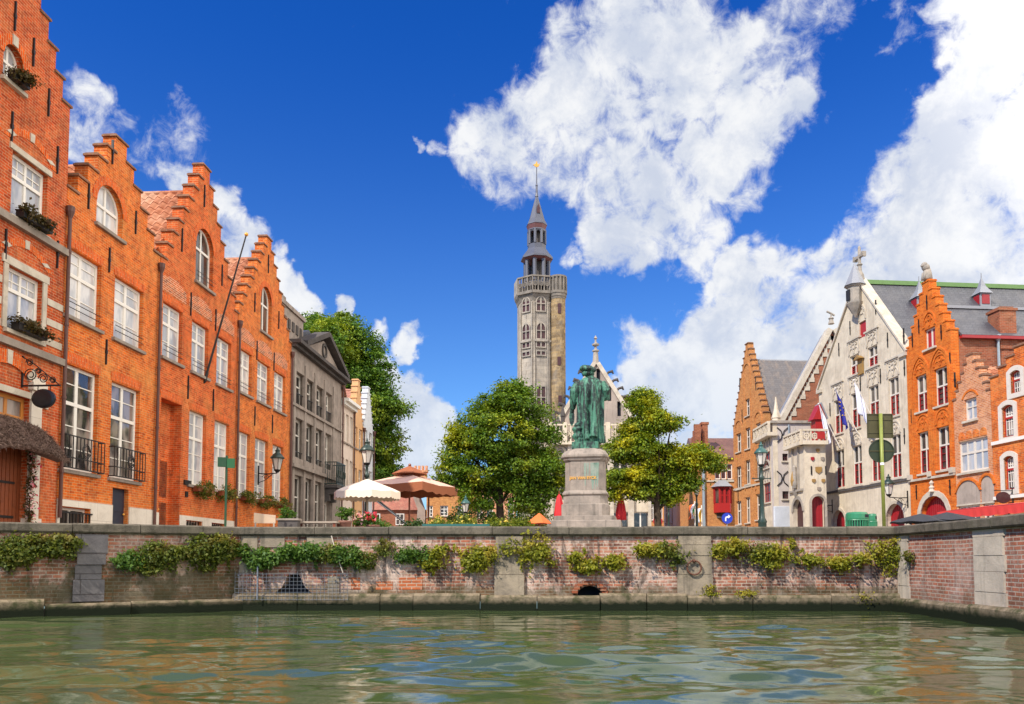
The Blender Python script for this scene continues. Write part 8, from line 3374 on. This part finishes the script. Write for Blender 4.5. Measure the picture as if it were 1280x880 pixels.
# wooden seat, planter trough and low table on the quay at the left
p0, p1 = at(318, 643, 20.2), at(344, 643, 20.2)
root = empty('cafe_chair', ((p0.x + p1.x) / 2, 20.2, GZ), R(15), 'pale wooden chair back showing above the coping, left of the pot', 'chair')
w_ = (p1.x - p0.x) / 2
h = p0.z - GZ
m = MB()
for i in range(9):
    t0, t1 = -w_ + 2 * w_ * i / 9, -w_ + 2 * w_ * (i + 1) / 9
    e0, e1 = .10 * (1 - (2 * i / 9 - 1) ** 2), .10 * (1 - (2 * (i + 1) / 9 - 1) ** 2)
    m.add([(t0, e0, h - .22), (t1, e1, h - .22), (t1, e1, h + .04 - .02 * i / 3), (t0, e0, h + .04 - .02 * i / 3),
           (t0, e0 + .03, h - .22), (t1, e1 + .03, h - .22), (t1, e1 + .03, h + .04 - .02 * i / 3), (t0, e0 + .03, h + .04 - .02 * i / 3)],
          [(0, 1, 2, 3), (7, 6, 5, 4), (3, 2, 6, 7), (1, 0, 4, 5), (0, 3, 7, 4), (2, 1, 5, 6)])
m.build('backrest', M['wood_pale'], root)
MB().box(-w_, w_, -.5, .05, h - .40, h - .36).build('seat', M['wood_grey'], root)
for (x, y) in ((-w_ + .04, -.46), (w_ - .04, -.46), (-w_ + .04, .04), (w_ - .04, .04)):
    MB().box(x - .02, x + .02, y - .02, y + .02, 0, h - .40 if y < 0 else h - .2).build('leg', M['wood_grey'], root)
p0, p1 = at(345, 651, 20.6), at(370, 651, 20.6)
root = empty('wooden_trough', (p0.x, 20.75, GZ), 0, 'dark wooden trough behind the round terracotta pot', 'trough')
MB().box(0, p1.x - p0.x, 0, .3, .02, p0.z - GZ + .02).build('box', M['stone_dark'], root)
MB().box(-.03, p1.x - p0.x + .03, -.03, .33, p0.z - GZ + .022, p0.z - GZ + .07).build('rim', M['stone_sill'], root)
p0, p1 = at(371, 652.5, 21.4), at(425, 654.5, 21.4)
root = empty('low_table', (p0.x, 21.3, GZ), 0, 'long low wooden table top between the two terracotta pots', 'table')
w_, h = p1.x - p0.x, max(.22, p0.z - GZ)
MB().box(0, w_, -.3, .3, h - .04, h).build('tabletop', M['wood_grey'], root)
for (x, y) in ((.08, -.24), (w_ - .08, -.24), (.08, .24), (w_ - .08, .24)):
    MB().box(x - .03, x + .03, y - .03, y + .03, 0, h - .042).build('leg', M['wood_brown'], root)

# ------------------------------------------------------------------ signs, bins, bicycles, flags
p = at(283.5, 572, 19.6)
root = empty('street_sign', (p.x, 19.6, GZ), R(20), 'thin green post with a pair of small green street plates below the orange row', 'street sign')
h = p.z - GZ
MB().tube([(0, 0, 0), (0, 0, h + .05)], .028, 8).build('post', M['sign_green'], root)
MB().box(-.21, -.005, -.045, -.02, h - .24, h).build('plate', M['sign_green'], root)
MB().box(.005, .19, -.05, -.032, h - .26, h - .02).build('plate', M['sign_green_pale'], root)

p = at(1101.5, 517, 19.3)
root = empty('traffic_sign', (at(1105, 650, 19.3).x, 19.3, GZ), 0, 'olive pole with the backs of a square and a round traffic sign', 'traffic sign')
h = p.z - GZ
k = 19.3 / F
lean = at(1100.5, 517, 19.3).x - at(1105, 655, 19.3).x
MB().tube([(0, 0, 0), (lean, 0, h)], .042, 10).build('pole', M['pole_olive'], root, True)
x0 = lean
sq = MB()
zc_ = at(1101, 532, 19.3).z - GZ
sw = .315
pl_ = opening(x0 - sw, x0 + sw, zc_ - sw * .95, zc_ + sw * .95)
sq.prism(pl_, .052, .062)
sq.ring(pl_, inset(pl_, .02), .035, .0515)
so = sq.build('square_plate', M['sign_back'], root)
MB().box(x0 - .30, x0 + .30, .038, .050, zc_ + .14, zc_ + .18).box(x0 - .30, x0 + .30, .038, .050, zc_ - .18, zc_ - .14).build('clamp', M['sign_back'], so)
zr_ = at(1102, 563.5, 19.3).z - GZ
rr = .31
cir = [(x0 + .02 + rr * math.cos(t * math.pi / 16), zr_ + rr * .93 * math.sin(t * math.pi / 16)) for t in range(32)]
ro = MB().prism(cir, .052, .062).ring(cir, inset(cir, .02), .035, .0515).build('round_plate', M['sign_back_dark'], root)
MB().box(x0 - .29, x0 + .33, .038, .050, zr_ - .012, zr_ + .012).build('clamp', M['sign_back'], ro)
MB().tube([(lean * .55, 0, h * .57), (lean * .58, 0, h * .59)], .047, 10).build('sticker', M['sign_white'], root)

p = at(908.5, 641, 44.0)
root = empty('traffic_sign', (p.x, 44.0, GZ), 0, 'round blue traffic sign with a white bent arrow below the red bay window', 'traffic sign')
h = p.z - GZ
cir = [(.30 * math.cos(t * math.pi / 12), h - .30 + .30 * math.sin(t * math.pi / 12)) for t in range(24)]
pl_ = MB().prism(cir, -.06, -.045).build('plate', M['sign_blue'], root)
m = MB()
m.add([(-.12, -.066, h - .46), (-.05, -.066, h - .46), (-.05, -.066, h - .30), (.06, -.066, h - .26), (.06, -.066, h - .32), (.19, -.066, h - .21), (.06, -.066, h - .10), (.06, -.066, h - .17), (-.08, -.066, h - .22), (-.12, -.066, h - .30)],
      [tuple(range(10))])
m.build('arrow', M['sign_white'], pl_)
MB().tube([(0, 0, 0), (0, 0, h - .05)], .03, 8).build('post', M['pipe_zinc'], root)

p = at(822, 646, 50.0)
root = empty('traffic_sign', (p.x, 50.0, GZ), 0, 'round red sign on a post beside the trunk of the right tree', 'traffic sign')
h = p.z - GZ
cir = [(.30 * math.cos(t * math.pi / 12), h - .28 + .30 * math.sin(t * math.pi / 12)) for t in range(24)]
pl_ = MB().prism(cir, -.06, -.045).build('plate', M['red_paint'], root)
MB().tube([(0, 0, 0), (0, 0, h)], .03, 8).build('post', M['pipe_zinc'], root)


def litter_bin(u, w_px, vt, Y, label):
    p = at(u, vt, Y)
    root = empty('litter_bin', (p.x, Y, GZ), 0, label, 'litter bin')
    r = w_px * Y / F / 2
    h = p.z - GZ
    MB().lathe([(r * .86, .03), (r * .86, h * .70), (r * .80, h * .71)], 20).build('inner', M['lamp_green'], root)
    m = MB()
    n = 26
    for k in range(n):
        t = 2 * math.pi * k / n
        c, s = math.cos(t), math.sin(t)
        m.tube([(r * .93 * c, r * .93 * s, .02), (r * .95 * c, r * .95 * s, h * .72)], .022, 5)
    for z in (.05, h * .36, h * .71):
        m.tube([(r * .96 * math.cos(t * .2618), r * .96 * math.sin(t * .2618), z) for t in range(25)], .024, 5)
    m.build('slatted_body', M['bin_green'], root)
    m = MB().lathe([(r * .99, h * .74), (r * 1.0, h * .78), (r * .98, h * .92), (r * .85, h * .985), (r * .4, h), (.02, h)], 20)
    m.build('lid', M['bin_green'], root, False)
    MB().add([(r * 1.005 * math.cos(a), r * 1.005 * math.sin(a), z) for z in (h * .80, h * .90) for a in [R(-70 + i * 10) for i in range(7)]],
             [(i, i + 1, 8 + i, 7 + i) for i in range(6)]).build('slot', M['void'], root)


litter_bin(1071, 27, 640, 26.0, 'large green slatted litter bin in front of the white flag house')
litter_bin(1090, 11, 642, 28.0, 'narrow green litter bin just behind the large one')


def bicycle(x, y, rotz, label, mat):
    root = empty('bicycle', (x, y, GZ), rotz, label, 'bicycle', 'bicycles by the portal')
    def wheel(cx):
        m = MB()
        m.tube([(cx + .33 * math.cos(t * math.pi / 12), 0, .35 + .33 * math.sin(t * math.pi / 12)) for t in range(25)], .025, 6)
        w_ = m.build('wheel', M['black'], root)
        m = MB()
        for k in range(10):
            t = k * math.pi / 5
            m.tube([(cx, 0, .35), (cx + .32 * math.cos(t), 0, .35 + .32 * math.sin(t))], .005, 4)
        m.build('spokes', M['wire'], w_)
    wheel(-.53)
    wheel(.53)
    m = MB()
    a, b_, c, d = (-.53, 0, .35), (-.08, 0, .32), (-.22, 0, .82), (.38, 0, .86)
    for s, e in ((a, b_), (a, c), (b_, c), (b_, d), (c, d)):
        m.tube([s, e], .018, 6)
    m.tube([d, (.53, 0, .35)], .016, 6)
    m.tube([d, (.34, 0, 1.02)], .015, 6)
    m.build('frame', M[mat], root)
    MB().tube([(-.24, 0, .82), (-.26, 0, .92)], .02, 6).box(-.38, -.14, -.07, .07, .92, .98).build('saddle', M['black'], root)
    MB().tube([(.26, -.28, 1.04), (.36, -.12, 1.03), (.36, .12, 1.03), (.26, .28, 1.04)], .014, 6).build('handlebar', M['black'], root)


p = at(997, 650, 42.0)
bicycle(p.x, 42.0, R(20), 'dark bicycle parked at the foot of the portal side arch, the left one', 'black')
p = at(1004, 650, 43.0)
bicycle(p.x, 43.0, R(55), 'dark bicycle parked right behind the first one by the portal', 'rust')


def street_flag(u, v, Y, bands, label, w_=.9, h=1.6, lean=.4):
    p = at(u, v, Y)
    root = empty('flag', (p.x, Y, GZ), 0, label, 'flag')
    z = p.z - GZ
    MB().tube([(0, 0, 0), (0, 0, z + .1)], .03, 6).build('pole', M['white_frame'], root)
    for i, mt in enumerate(bands):
        vs, fs = [], []
        for a in range(5):
            t = (i + a / 4) / len(bands)
            for b_ in range(9):
                s = b_ / 8
                vs.append((-w_ * t * (.6 + .4 * s) + .06 * math.sin(s * 6 + t * 4), .12 * math.sin(t * 8 + s * 2), z - h * s - lean * t))
        for a in range(4):
            for b_ in range(8):
                q_ = a * 9 + b_
                fs.append((q_, q_ + 1, q_ + 10, q_ + 9))
        c = MB().add(vs, fs).build('cloth_band', M[mt], root, True)
        c.modifiers.new('thickness', 'SOLIDIFY').thickness = .012
    return root


street_flag(868.5, 629, 40.5, ('green_flag', 'white_flag', 'orange_fabric'), 'green, white and orange flag hanging under the right tree', .34, .75, .1)
street_flag(877, 634, 41.5, ('yellow_flag', 'white_flag'), 'yellow and white flag below the teal-capped street lamp', .34, .75, .1)
